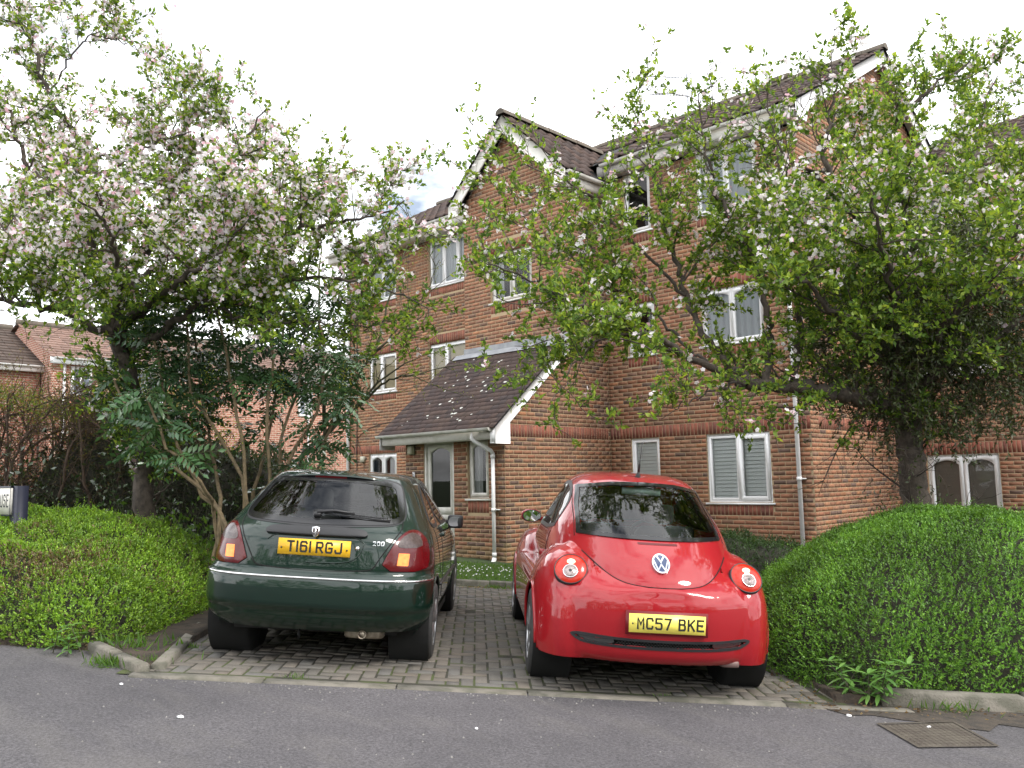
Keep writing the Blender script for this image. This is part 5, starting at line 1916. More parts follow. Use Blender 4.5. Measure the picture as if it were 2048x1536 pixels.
mb.build("model_figures", M_CHROME, CARG)
mb = MB()
mb.lathe([(-0.01, 0.016), (0.008, 0.015), (0.01, 0.001)], s1pt(0.305, 0.862, 0.0), (0, -1, 0.1), 16)
mb.build("boot_lock", M_CHROME, CARG)
# lamps
for sx in (-1, 1):
    red = np.array([(0.47, 0.712), (0.79, 0.702), (0.80, 0.80), (0.775, 0.92), (0.715, 0.985), (0.655, 1.0), (0.60, 0.965), (0.545, 0.88)])
    red = red[:, :] * np.array([sx, 1])
    red = chaikin(red, 1)
    lamp = patch("tail_lamp", M_LAMPRED, CARG, S1, 'rear', red, off=0.008, depth=0.014, dome=0.005, n=80)
    sm = chaikin(np.array([(0.60, 0.868), (0.745, 0.872), (0.735, 0.925), (0.70, 0.965), (0.655, 0.978), (0.61, 0.945), (0.575, 0.895)]) * np.array([sx, 1]), 1)
    patch("indicator_lens", M_LAMPSMOKE, lamp, S1, 'rear', sm, off=0.0145, depth=0.004, n=50)
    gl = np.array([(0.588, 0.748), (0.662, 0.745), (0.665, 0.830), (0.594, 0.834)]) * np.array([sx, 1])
    patch("flash_glow_patch", M_GLOW, lamp, S1, 'rear', gl, off=0.0150, depth=0.003, n=40)  # reflector square made to glow as if caught by flash
    line_on("lamp_gap", M_GAP, CARG, S1, 'rear', np.concatenate([red, red[:1]]), r=0.004, off=0.001, n=100)
# roof spoiler with high level stop lamp
xs = np.linspace(-0.47, 0.47, 41)
rows = []
for k, (dy, dh) in enumerate(((0.34, 0.004), (0.20, 0.006), (0.06, 0.0), (-0.045, -0.012), (-0.05, -0.024), (0.02, -0.034), (0.10, -0.05))):
    r_ = []
    for x in xs:
        yb = float(S1.rear(np.array([x]), np.array([1.365]))[0])
        hh = 1.392 - 0.055 * (abs(x) / 0.47) ** 3 + dh * (1 - 0.4 * (abs(x) / 0.47) ** 4)
        if dy > 0.1:
            hh = 1.406 - 0.05 * (abs(x) / 0.47) ** 3
        r_.append((x * (0.97 if dy > 0.3 else 1), yb + dy, hh))
    rows.append(r_)
mb = MB()
mb.grid(np.array(rows))
sp_ = mb.build("roof_spoiler", M_GREEN, CARG, smooth=True)
sharp_edges(sp_, 35)
mb = MB()
mb.grid(np.array([[(x, float(S1.rear(np.array([x]), np.array([1.365]))[0]) + dy, 1.362 + dz) for x in np.linspace(-0.15, 0.10, 12)] for dy, dz in ((-0.047, 0.004), (-0.04, -0.012))]))
mb.build("high_stop_lamp", M_LAMPRED, sp_)
# wiper
mb = MB()
def s1w(x, h, o_):
    return s1pt(x, h, o_)
mb.tube([s1w(-0.03, 1.075, 0.0), s1w(-0.03, 1.075, 0.035)], 0.03, 14)
mb.tube([s1w(-0.03, 1.075, 0.035), s1w(0.10, 1.085, 0.04), s1w(0.24, 1.078, 0.03)], [0.018, 0.012, 0.007], 6)
mb.tube([s1w(x, 1.083 - 0.032 * ((x - 0.02) / 0.48), 0.014) for x in np.linspace(0.02, 0.50, 12)], 0.006, 5)
mb.tube([s1w(x, 1.090 - 0.034 * ((x - 0.02) / 0.48), 0.022) for x in np.linspace(0.06, 0.46, 12)], 0.005, 5)
mb.build("rear_wiper", M_TRIM, CARG)
# doors, handles, mirrors, exhaust, towing eye
for f_, sx in (('right', 1), ('left', -1)):
    line_on("door_gap", M_GAP, CARG, S1, f_, [(1.36, 0.99), (1.35, 0.7), (1.33, 0.36), (2.3, 0.30), (2.42, 0.5), (2.42, 0.95), (2.36, 1.0)], r=0.003, off=0.0, n=90, sm=2)
    line_on("door_gap", M_GAP, CARG, S1, f_, [(0.86, 0.985), (0.98, 0.80), (1.08, 0.62)], r=0.003, off=0.0, n=40, sm=1)
    line_on("side_moulding", M_TRIM, CARG, S1, f_, [(1.1, 0.52), (2.85, 0.50)], r=0.014, off=0.004, n=40)
    mb = MB()
    xx = sx * 0.80
    rounded_box(mb, (xx - 0.02, 1.42, 0.885), (xx + 0.035, 1.60, 0.925), 0.01)
    mb.build("door_handle", M_GREEN, CARG, smooth=True)
    mb = MB()
    rounded_box(mb, (sx * 0.775 if sx > 0 else -0.93, 2.50, 0.90), (0.93 if sx > 0 else sx * 0.775, 2.62, 1.03), 0.02)
    mb.bar((sx * 0.72, 2.52, 0.955), (sx * 0.80, 2.54, 0.955), 0.06, 0.05)
    mir = mb.build("door_mirror", M_TRIM, CARG, smooth=True)
    mb = MB()
    q = np.array([(0.785, 0.915), (0.915, 0.925), (0.918, 1.005), (0.895, 1.018), (0.79, 1.014)])
    q = resample(chaikin(q, 2), 40)
    mb.add([(sx * a, 2.497 + (a - 0.85) * 0.12, h) for a, h in q], [tuple(range(40))])
    mb.build("mirror_glass", M_MIRROR, mir)
mb = MB()
rounded_box(mb, (0.22, 0.20, 0.20), (0.52, 0.62, 0.30), 0.05)
ex = mb.build("silencer", M_EXH, CARG, smooth=True)
mb = MB()
mb.tube([(0.375, 0.4, 0.255), (0.375, 0.13, 0.25)], 0.03, 14, cap=False)
mb.tube([(0.375, 0.13, 0.25), (0.375, 0.135, 0.25)], [0.03, 0.024], 14, cap=False)
mb.tube([(0.375, 0.136, 0.25), (0.375, 0.3, 0.25)], 0.022, 14)
mb.build("tailpipe", M_EXH, ex)
mb = MB()
mb.tube([(-0.09, 0.2, 0.26), (-0.09, 0.16, 0.22), (-0.09, 0.19, 0.19), (-0.09, 0.22, 0.22)], 0.008, 6)
mb.build("towing_eye", M_UNDER, CARG)
cabin(CARG, 0.70, 1.75, 0.92, 0.98, shelf=(0.36, 0.9, 0.93), hr=1.2)
# ------------------------------------------------------------------ red rounded two door car
CARR = car_root("parked_car", "bright red rounded beetle shaped car parked on the right, with yellow plate MC57 BKE", "car", 0.975, 5.96, math.radians(-2.5), 1.025)
M_RED = mat("red_paint", (0.30, 0.005, 0.010), 0.5, coat=1.0, spec=0.15)
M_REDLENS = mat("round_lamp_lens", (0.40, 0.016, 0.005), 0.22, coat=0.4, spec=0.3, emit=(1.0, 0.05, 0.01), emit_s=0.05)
M_CLEAR = mat("clear_lamp_lens", (0.36, 0.30, 0.29), 0.22, metal=0.4, coat=0.6, var=0.7, var_scale=90, var_col=(0.16, 0.10, 0.10))
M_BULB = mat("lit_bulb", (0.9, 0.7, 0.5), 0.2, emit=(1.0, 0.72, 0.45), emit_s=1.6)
M_BLUE = mat("emblem_blue", (0.01, 0.03, 0.10), 0.2, coat=1.0)
S2 = Shell([
    (0.52, 0.12, 0.66, 1.15, 2.2, 3.80), (0.62, 0.045, 0.70, 1.15, 2.2, 3.80), (0.70, 0.040, 0.715, 1.15, 2.2, 3.74), (0.76, 0.060, 0.72, 1.15, 2.2, 3.62), (0.83, 0.110, 0.72, 1.15, 2.2, 3.45), (0.91, 0.185, 0.715, 1.14, 2.22, 3.28), (0.98, 0.268, 0.705, 1.12, 2.26, 3.10),
    (1.04, 0.345, 0.688, 1.07, 2.33, 2.98), (1.14, 0.480, 0.650, 1.0, 2.4, 2.86), (1.25, 0.640, 0.602, 1.0, 2.4, 2.72), (1.35, 0.800, 0.552, 1.0, 2.45, 2.58), (1.43, 0.960, 0.502, 1.0, 2.5, 2.44),
    (1.475, 1.12, 0.445, 0.95, 2.5, 2.34), (1.505, 1.32, 0.36, 0.8, 2.4, 2.22), (1.522, 1.60, 0.22, 0.5, 2.3, 2.08), (1.528, 1.80, 0.06, 0.2, 2.2, 1.98)], 0.9, 2.5)
R_GLASS = np.array([(-0.545, 1.04), (-0.525, 1.25), (-0.495, 1.395), (-0.25, 1.428), (0, 1.436), (0.25, 1.428), (0.475, 1.395), (0.505, 1.25), (0.525, 1.04), (0.25, 1.032), (0, 1.03), (-0.25, 1.032)])
R_WIND = chaikin([(-0.56, 1.06), (-0.45, 1.40), (-0.3, 1.44), (0.3, 1.44), (0.45, 1.40), (0.56, 1.06), (0, 1.03)], 2)
R_SIDE = [chaikin([(1.16, 1.04), (1.12, 1.16), (1.20, 1.30), (1.42, 1.405), (1.72, 1.42), (2.05, 1.38), (2.36, 1.22), (2.58, 1.04)], 1)]
def r_cut(C):
    x, y, h = C[:, 0], C[:, 1], C[:, 2]
    m = (y < 1.3) & in_poly(inset(resample(R_GLASS, 80), 0.025), x, h) & (np.abs(y - S2.rear(x, h)) < 0.04)
    m |= (y > 1.8) & in_poly(inset(resample(R_WIND, 80), 0.02), x, h) & (np.abs(y - S2.front(x, h)) < 0.05)
    for p in R_SIDE:
        m |= (np.abs(x) > 0.45) & in_poly(inset(resample(p, 60), 0.015), y, h) & (np.abs(np.abs(x) - S2.side(y, h)) < 0.02)
    m |= (np.abs(x) > 0.4) & (h < 0.62) & (((y - 0.79) ** 2 + (h - 0.32) ** 2 < 0.36 ** 2) | ((y - 3.30) ** 2 + (h - 0.32) ** 2 < 0.36 ** 2))
    return m
hs = np.concatenate([np.linspace(0.52, 1.05, 50), np.linspace(1.06, 1.43, 44), np.linspace(1.435, 1.528, 28)])
V, F = S2.mesh(hs, 40, 50, r_cut)
raw_mesh("body", V, F, M_RED, CARR, smooth=True)

# lower skin: fenders, bumpers and sills grown together
def sellip(c, r, e, nu=40, nv=26):
    U = np.linspace(-math.pi / 2, math.pi / 2, nv)
    W_ = np.linspace(-math.pi, math.pi, nu, endpoint=False)
    f = lambda v: np.sign(v) * np.abs(v) ** (2 / e)
    return np.array([[(c[0] + r[0] * f(math.cos(a)) * f(math.cos(b_)), c[1] + r[1] * f(math.cos(a)) * f(math.sin(b_)), c[2] + r[2] * f(math.sin(a))) for b_ in W_] for a in U])
mb = MB()
for sx in (-1, 1):
    mb.grid(sellip((sx * 0.580, 0.82, 0.43), (0.287, 0.665, 0.525), 2.4), closed_u=True)
    mb.grid(sellip((sx * 0.605, 3.28, 0.41), (0.262, 0.70, 0.53), 2.5), closed_u=True)
S2B = Shell([(0.215, 0.14, 0.79, 0.8, 2.5, 3.93), (0.245, 0.065, 0.835, 0.86, 2.5, 4.0), (0.30, 0.025, 0.855, 0.88, 2.5, 4.04), (0.42, 0.006, 0.863, 0.9, 2.5, 4.06), (0.52, 0.000, 0.866, 0.9, 2.5, 4.07), (0.62, 0.004, 0.862, 0.9, 2.5, 4.06),
             (0.655, 0.010, 0.857, 0.9, 2.5, 4.05), (0.672, 0.026, 0.845, 0.9, 2.5, 4.04), (0.70, 0.045, 0.825, 0.9, 2.5, 4.0), (0.715, 0.11, 0.77, 0.85, 2.4, 3.95)], 0.8, 2.6)
Vb, Fb = S2B.mesh(np.concatenate([np.linspace(0.215, 0.66, 22), np.linspace(0.665, 0.715, 8)]), 30, 30)
ring_n = len(Vb) // 30
mb.add(Vb, [tuple(f) for f in Fb] + [tuple(range(ring_n))[::-1], tuple(range(29 * ring_n, 30 * ring_n))])
# skin between the fenders that meets the tailgate lid along its U shaped lower edge
cx_ = np.array([0, .1, .2, .27, .34, .40, .46, .52, .56, .62])
ch_ = np.array([.738, .739, .746, .757, .785, .825, .875, .93, .97, 1.02])
gx_ = np.linspace(-0.60, 0.60, 61)
hc_ = np.interp(np.abs(gx_), cx_, ch_)
gt_ = np.linspace(0, 1, 30)
HH = 0.60 + gt_[:, None] * (np.minimum(hc_ + 0.05, 0.985) - 0.60)[None, :]
XX = np.broadcast_to(gx_, HH.shape)
YF = S2.rear(XX, HH) + 0.85 * (HH - hc_[None, :]) - 0.003
YF = np.maximum(YF, S2B.rear(XX, np.minimum(HH, 0.655)) + 0.014)
A_ = np.stack([XX, YF, HH], -1)
B_ = np.stack([XX, YF + 0.30, HH], -1)
mb.grid(A_)
mb.grid(B_, flip=True)
for i_ in (0, 29):
    mb.grid(np.stack([B_[i_], A_[i_]]) if i_ == 0 else np.stack([A_[i_], B_[i_]]))
for j_ in (0, 60):
    mb.grid(np.stack([A_[:, j_], B_[:, j_]]) if j_ == 0 else np.stack([B_[:, j_], A_[:, j_]]))
tmp = mb.build("lower_body", M_RED, CARR)
md = tmp.modifiers.new("r", 'REMESH')
md.mode = 'VOXEL'
md.voxel_size = 0.016
md.use_smooth_shade = True
ms_ = tmp.modifiers.new("s", 'SMOOTH')
ms_.factor = 0.5
ms_.iterations = 8
dg_ = bpy.context.evaluated_depsgraph_get()
dg_.update()
ev = tmp.evaluated_get(dg_)
me2 = bpy.data.meshes.new_from_object(ev)
V = np.empty(len(me2.vertices) * 3)
me2.vertices.foreach_get("co", V)
V = V.reshape(-1, 3)
F = np.array([list(p.vertices) for p in me2.polygons])
tmp.modifiers.clear()
old = tmp.data
bpy.data.meshes.remove(me2)
C = V[F].mean(1)
keep = np.ones(len(F), bool)
for ya in (0.79, 3.30):
    keep &= ~((np.abs(C[:, 0]) > 0.5) & ((C[:, 1] - ya) ** 2 + (C[:, 2] - 0.315) ** 2 < 0.345 ** 2))
SLOT = chaikin([(-0.63, 0.424), (-0.60, 0.375), (-0.50, 0.338), (0.50, 0.338), (0.60, 0.375), (0.63, 0.424), (0.3, 0.405), (-0.3, 0.405)], 2)
keep &= ~((C[:, 1] < 0.5) & in_poly(inset(resample(SLOT, 80), 0.014), C[:, 0], C[:, 2]))
keep &= C[:, 2] > 0.234
keep &= ~((C[:, 1] > 0.3) & (C[:, 1] < 3.6) & (np.abs(C[:, 0]) < 0.45))
# pull the cut rims onto true circles
vk = np.zeros(len(V), bool)
vk[F[~keep].ravel()] = True
vk2 = np.zeros(len(V), bool)
vk2[F[keep].ravel()] = True
rim = vk & vk2 & (np.abs(V[:, 0]) > 0.5)
for ya in (0.79, 3.30):
    d = np.stack([V[:, 1] - ya, V[:, 2] - 0.315], -1)
    l = np.linalg.norm(d, axis=1)
    sel = rim & (np.abs(l - 0.345) < 0.05)
    V[sel, 1] = ya + d[sel, 0] / l[sel] * 0.345
    V[sel, 2] = 0.315 + d[sel, 1] / l[sel] * 0.345
sel = vk & vk2 & (V[:, 2] < 0.27) & (V[:, 1] < 0.5)
V[sel, 2] = 0.236
lowV, lowF = V, F[keep]
tmp.data = make_mesh("lower_body", V, F[keep], M_RED, smooth=True)
bpy.data.meshes.remove(old)

class Field:
    """the rear of the lower skin as a height field, for laying lamps and plates on it"""
    def __init__(self, V, F):
        m = (V[:, 1] < 0.82)
        self.x0, self.h0, self.st = -0.95, 0.2, 0.01
        nx, nh = 191, 90
        g = np.full((nh, nx), np.nan)
        ix = np.round((V[m, 0] - self.x0) / self.st).astype(int)
        ih = np.round((V[m, 2] - self.h0) / self.st).astype(int)
        for a, b_, y in zip(ih, ix, V[m, 1]):
            if 0 <= a < nh and 0 <= b_ < nx and (np.isnan(g[a, b_]) or y < g[a, b_]):
                g[a, b_] = y
        for _ in range(12):
            nanm = np.isnan(g)
            if not nanm.any():
                break
            acc, cnt = np.zeros_like(g), np.zeros_like(g)
            for dy in (-1, 0, 1):
                for dx in (-1, 0, 1):
                    s_ = np.roll(np.roll(g, dy, 0), dx, 1)
                    ok = ~np.isnan(s_)
                    acc[ok] += s_[ok]
                    cnt[ok] += 1
            fill = nanm & (cnt > 0)
            g[fill] = acc[fill] / cnt[fill]
        g = np.nan_to_num(g, nan=0.8)
        for _ in range(2):
            g = (g + np.roll(g, 1, 0) + np.roll(g, -1, 0) + np.roll(g, 1, 1) + np.roll(g, -1, 1)) / 5
        self.g = g
    def rear(self, x, h):
        fx = np.clip((np.asarray(x) - self.x0) / self.st, 0, self.g.shape[1] - 1.001)
        fh = np.clip((np.asarray(h) - self.h0) / self.st, 0, self.g.shape[0] - 1.001)
        i, j = fh.astype(int), fx.astype(int)
        a, b_ = fh - i, fx - j
        g = self.g
        return (g[i, j] * (1 - b_) + g[i, j + 1] * b_) * (1 - a) + (g[i + 1, j] * (1 - b_) + g[i + 1, j + 1] * b_) * a
    def pos(self, face, a, h):
        return np.stack([np.asarray(a, float), self.rear(a, h), np.asarray(h, float)], -1)
    normal = Shell.normal
    def nrm(self, a, h):
        return self.normal('rear', np.array([a]), np.array([h]), 0.03)[0]
LF = Field(lowV, lowF)

# round tail lamps
for sx in (-1, 1):
    cx, ch = sx * 0.615, 0.80
    n_ = LF.nrm(cx, ch)
    n_ = n_ + np.array([0, -0.25, -0.05])
    n_ /= np.linalg.norm(n_)
    c0 = np.array([cx, float(LF.rear(np.array([cx]), np.array([ch]))[0]), ch]) - n_ * 0.016
    mb = MB()
    mb.lathe([(0.0, 0.118), (0.042, 0.117), (0.045, 0.113), (0.042, 0.110)], c0, n_, 44)
    ring_ = mb.build("tail_lamp", M_TRIM, CARR, smooth=True)
    mb = MB()
    mb.lathe([(0.042, 0.110), (0.056, 0.095), (0.064, 0.06), (0.067, 0.001)], c0, n_, 44)
    mb.build("lens", M_REDLENS, ring_, smooth=True)
    s_ = np.cross(n_, (0, 0, 1))
    s_ /= np.linalg.norm(s_)
    t_ = np.cross(s_, n_)
    mb = MB()
    mb.lathe([(0.060, 0.050), (0.070, 0.046), (0.073, 0.001)], c0 - t_ * 0.032, n_, 30)
    mb.build("reversing_lens", M_CLEAR, ring_, smooth=True)
    mb = MB()
    mb.tube([c0 - t_ * 0.032 + n_ * 0.068 + s_ * 0.049 * math.cos(q) + t_ * 0.049 * math.sin(q) for q in np.linspace(0, 6.283, 36, endpoint=False)], 0.0035, 6, closed=True)
    mb.build("lens_ring", M_CHROME, ring_, smooth=True)
    mb = MB()
    mb.lathe([(0.0735, 0.011), (0.0745, 0.001)], c0 - t_ * 0.030, n_, 20)
    mb.build("lens_centre", M_TRIM, ring_, smooth=True)
    mb = MB()
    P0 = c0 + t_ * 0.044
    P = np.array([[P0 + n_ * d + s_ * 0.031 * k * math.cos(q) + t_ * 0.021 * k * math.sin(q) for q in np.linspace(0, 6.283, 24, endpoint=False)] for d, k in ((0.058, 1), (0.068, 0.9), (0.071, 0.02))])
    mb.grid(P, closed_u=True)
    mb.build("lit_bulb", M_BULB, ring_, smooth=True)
# glass
rg = patch("rear_window", M_CARGLASS, CARR, S2, 'rear', R_GLASS, off=0.006, depth=0.008, rings=12, n=110)
patch("glass_border", M_FRIT, rg, S2, 'rear', R_GLASS, off=0.0085, depth=0.014, hole=0.026, n=110)
wg = patch("windscreen", M_CARGLASS, CARR, S2, 'front', R_WIND, off=0.003, depth=0.004, n=80)
patch("glass_border", M_FRIT, wg, S2, 'front', R_WIND, off=0.004, depth=0.006, hole=0.03, n=80)
for f_ in ('right', 'left'):
    sw = patch("side_window", M_CARGLASS, CARR, S2, f_, R_SIDE[0], off=0.002, depth=0.004, n=80)
    patch("seal", M_TRIM, sw, S2, f_, inset(resample(R_SIDE[0], 80), -0.014), off=0.004, depth=0.008, hole=0.03, n=80)
# tailgate lid: shut lines, hinge slit, emblem
for sx in (-1, 1):
    line_on("tailgate_gap", M_GAP, CARR, S2, 'rear', [(sx * 0.558, 1.02), (sx * 0.556, 1.06), (sx * 0.540, 1.25), (sx * 0.512, 1.40)], r=0.004, off=0.0, n=60)
ux = np.linspace(-0.52, 0.52, 105)
hh_ = np.linspace(0.68, 1.0, 321)
uc = []
for x in ux:
    dlt = LF.rear(np.full(321, x), hh_) - S2.rear(np.full(321, x), hh_)
    k_ = np.argmax(dlt > 0)
    uc.append(hh_[k_] if dlt[k_] > 0 else np.nan)
uc = np.array(uc)
uc = np.where(np.isnan(uc), np.interp(np.abs(ux), cx_, ch_), uc)
for _ in range(6):
    uc[1:-1] = (uc[:-2] + 2 * uc[1:-1] + uc[2:]) / 4
uc = (uc + uc[::-1]) / 2
mb = MB()
uc = np.interp(np.abs(ux), cx_, ch_)
for _ in range(10):
    uc[1:-1] = (uc[:-2] + 2 * uc[1:-1] + uc[2:]) / 4
uy = np.minimum(S2.rear(ux, uc), LF.rear(ux, uc))
for _ in range(4):
    uy[1:-1] = (uy[:-2] + 2 * uy[1:-1] + uy[2:]) / 4
mb.tube(np.stack([ux, uy - 0.0015, uc], -1), 0.0042, 5)
mb.build("tailgate_gap", M_GAP, CARR, smooth=True)
mb = MB()
xs = np.linspace(-0.15, 0.13, 20)
slit = np.concatenate([np.stack([xs, np.full(20, 1.014) + 0.004], -1), np.stack([xs[::-1], np.full(20, 1.004)], -1)])
patch("hinge_slit", mat("dark_red_trim", (0.10, 0.006, 0.008), 0.4), CARR, S2, 'rear', slit, off=0.0012, depth=0.002, n=50, rings=3)
ec = np.array([-0.015, 0.885])
circ = lambda r, n=48: np.array([ec + r * np.array([math.cos(q), math.sin(q)]) for q in np.linspace(0, 6.283, n, endpoint=False)])
em = patch("emblem", M_BLUE, CARR, S2, 'rear', circ(0.056), off=0.010, depth=0.014, dome=0.002, n=48)
patch("emblem_ring", M_CHROME, em, S2, 'rear', circ(0.060), off=0.0135, depth=0.014, hole=0.0095, n=48)
mb = MB()
def s2pt(x, z, lift):
    a, h = np.array([x]), np.array([z])
    return (S2.pos('rear', a, h) + S2.normal('rear', a, h) * lift)[0]
stroke_text(mb, "V", ec[0] - 0.030, ec[1] + 0.004, 0.060, 0.044, 0, 0.0095, s2pt, lift=0.0145)
stroke_text(mb, "W", ec[0] - 0.052, ec[1] - 0.046, 0.104, 0.066, 0, 0.0095, s2pt, lift=0.0140)
mb.build("emblem_letters", M_CHROME, em)
# rear plate in its recess, lower grille, lip line
def pf2(x, z, lift):
    return np.array([x, -0.012 - lift + (z - 0.515) * 0.02, z])
mb = MB()
for (lo, hi, l0, l1) in (((-0.268, 0.440), (0.278, 0.592), -0.002, -0.03),):
    mb.add([pf2(lo[0], lo[1], l0), pf2(hi[0], lo[1], l0), pf2(hi[0], hi[1], l0), pf2(lo[0], hi[1], l0), pf2(lo[0], lo[1], l1), pf2(hi[0], lo[1], l1), pf2(hi[0], hi[1], l1), pf2(lo[0], hi[1], l1)], [(0, 1, 2, 3), (0, 4, 5, 1), (1, 5, 6, 2), (2, 6, 7, 3), (3, 7, 4, 0)])
mb.build("plate_surround", mat("dark_red_plastic", (0.16, 0.006, 0.01), 0.4), CARR)
mb = MB()
lo, hi = (-0.250, 0.455), (0.260, 0.575)
mb.add([pf2(lo[0], lo[1], 0.006), pf2(hi[0], lo[1], 0.006), pf2(hi[0], hi[1], 0.006), pf2(lo[0], hi[1], 0.006), pf2(lo[0], lo[1], -.004), pf2(hi[0], lo[1], -.004), pf2(hi[0], hi[1], -.004), pf2(lo[0], hi[1], -.004)], [(0, 1, 2, 3), (0, 4, 5, 1), (1, 5, 6, 2), (2, 6, 7, 3), (3, 7, 4, 0)])
plate = mb.build("number_plate", M_PLATE_B, CARR)
mb = MB()
stroke_text(mb, "MC57 BKE", -0.198, 0.476, 0.0495, 0.078, 0.011, 0.012, pf2, lift=0.0075, space=0.035)
mb.build("lettering", M_INK, plate)
mb = MB()
for bx in (-0.226, 0.237):
    mb.lathe([(0, 0.006), (-0.003, 0.005), (-0.004, 0.001)], pf2(bx, 0.512, 0.006), (0, 1, 0), 10)
mb.build("plate_screw", M_TRIM, plate)
mb = MB()
P = resample(SLOT, 60)
mb.add([(x, float(LF.rear(np.array([x]), np.array([0.38]))[0]) + 0.035, h) for x, h in P], [tuple(range(60))])
gr = mb.build("lower_grille", M_UNDER, CARR)
patch("grille_rim", M_TRIM, gr, LF, 'rear', SLOT, off=0.004, depth=0.012, hole=0.017, n=110)
mb = MB()
for k in range(60):
    x = -0.31 + k * 0.0105
    for r in range(3):
        h = 0.346 + r * 0.021 + (0.0105 if k % 2 else 0)
        y = float(LF.rear(np.array([x]), np.array([0.38]))[0]) + 0.024
        mb.box((x - 0.0065, y, h - 0.002), (x + 0.0065, y + 0.006, h + 0.002))
mb.build("mesh_insert", mat("grille_grey", (0.05, 0.05, 0.05), 0.5), gr)
for sx, p in ((-1, [(-0.60, 0.408), (-0.57, 0.37), (-0.33, 0.35), (-0.33, 0.402)]), (1, [(0.60, 0.408), (0.57, 0.37), (0.33, 0.35), (0.33, 0.402)])):
    mb = MB()
    q = resample(chaikin(p, 1), 24)
    mb.add([(x, float(LF.rear(np.array([x]), np.array([0.38]))[0]) + 0.018, h) for x, h in q], [tuple(range(24))])
    mb.build("fog_lamp", mat("smoked_red_lens" if sx > 0 else "smoked_clear_lens", (0.06, 0.008, 0.008) if sx > 0 else (0.04, 0.04, 0.04), 0.15, coat=1.0), gr)
# wheels, arches, underside
for sx in (-1, 1):
    wheel(CARR, sx * 0.755, 0.79, 0.315, 0.205, sx)
    wheel(CARR, sx * 0.755, 3.30, 0.315, 0.205, sx)
for ya in (0.79, 3.30):
    for sx in (-1, 1):
        mb = MB()
        mb.lathe([(0, 0.35), (-sx * 0.28, 0.35), (-sx * 0.28, 0.01)], (sx * 0.84, ya, 0.315), (1, 0, 0), 36)
        mb.build("wheel_arch", M_UNDER, CARR)
mb = MB()
for ya in (0.79, 3.30):
    for sx in (-1, 1):
        pts = []
        for q in np.linspace(-0.12, math.pi + 0.12, 50):
            y, h = ya + 0.345 * math.cos(q), 0.315 + 0.345 * math.sin(q)
            m_ = (np.abs(lowV[:, 1] - y) < 0.02) & (np.abs(lowV[:, 2] - h) < 0.02) & (lowV[:, 0] * sx > 0.5)
            pts.append((lowV[m_, 0].mean() if m_.any() else sx * 0.84, y, h))
        pts = np.array(pts)
        for _ in range(3):
            pts[1:-1, 0] = (pts[:-2, 0] + pts[1:-1, 0] + pts[2:, 0]) / 3
        mb.tube(pts, 0.012, 6)
mb.build("arch_lip", M_RED, CARR, smooth=True)
mb = MB()
mb.box((-0.56, 0.40, 0.235), (0.56, 3.9, 0.29))
mb.box((-0.77, 1.20, 0.14), (0.77, 2.90, 0.30))  # this box and the front one sit low to shut out light
mb.box((-0.70, 3.7, 0.12), (0.70, 3.92, 0.30))
mb.build("underbody", M_UNDER, CARR)
mb = MB()
rounded_box(mb, (0.42, 0.16, 0.215), (0.56, 0.5, 0.27), 0.03)
mb.build("silencer", mat("dusty_steel", (0.2, 0.13, 0.12), 0.6, metal=0.4), CARR, smooth=True)
# doors, handles, mirrors, aerial, roof sticker light
for f_, sx in (('right', 1), ('left', -1)):
    line_on("door_gap", M_GAP, CARR, S2, f_, [(1.22, 1.02), (1.30, 0.8), (1.40, 0.62)], r=0.0035, off=0.0, n=50, sm=1)
    mb = MB()
    rounded_box(mb, (sx * 0.725 - 0.03, 1.42, 0.80), (sx * 0.725 + 0.03, 1.60, 0.85), 0.01)
    mb.build("door_handle", M_RED, CARR, smooth=True)
    mb = MB()
    lo_, hi_ = sorted((sx * 0.665, sx * 0.86))
    mb.grid(sellip((sx * 0.765, 2.56, 1.075), (0.095, 0.07, 0.062), 2.4, 28, 16), closed_u=True)
    mb.bar((sx * 0.64, 2.58, 1.045), (sx * 0.72, 2.57, 1.05), 0.06, 0.035)
    mir = mb.build("door_mirror", M_RED, CARR, smooth=True)
    mb = MB()
    q = [(sx * 0.765 + 0.082 * math.cos(t) - sx * 0.006, 2.4885, 1.075 + 0.051 * math.sin(t)) for t in np.linspace(0, 6.283, 30, endpoint=False)]
    mb.add(q, [tuple(range(30))])
    mb.build("mirror_glass", M_MIRROR, mir)
    mb = MB()
    q = [(sx * 0.765 + 0.090 * math.cos(t) - sx * 0.004, 2.492, 1.075 + 0.058 * math.sin(t)) for t in np.linspace(0, 6.283, 30, endpoint=False)]
    mb.add(q, [tuple(range(30))])
    mb.build("mirror_rim", M_TRIM, mir)
mb = MB()
ya = 1.16
b0 = np.array([-0.01, ya, 1.474])
mb.lathe([(0, 0.026), (0.02, 0.02), (0.05, 0.009), (0.055, 0.005)], b0, (0.04, -0.3, 1), 12)
d = np.array([0.05, -0.25, 1.0])
mb.tube([b0 + d * 0.05, b0 + d * 0.11, b0 + d * 0.115, b0 + d * 0.29], [0.010, 0.008, 0.0055, 0.005], 6)
mb.build("roof_aerial", M_BLACKP, CARR)
cabin(CARR, 0.62, 2.05, 1.1, 0.98, shelf=(0.60, 1.05, 0.95), hr=1.22)
mb = MB()
mb.box((-0.17, 0.93, 1.345), (0.13, 0.96, 1.40))
mb.build("window_sticker", mat("pale_sticker", (0.35, 0.45, 0.42), 0.7), CARR)
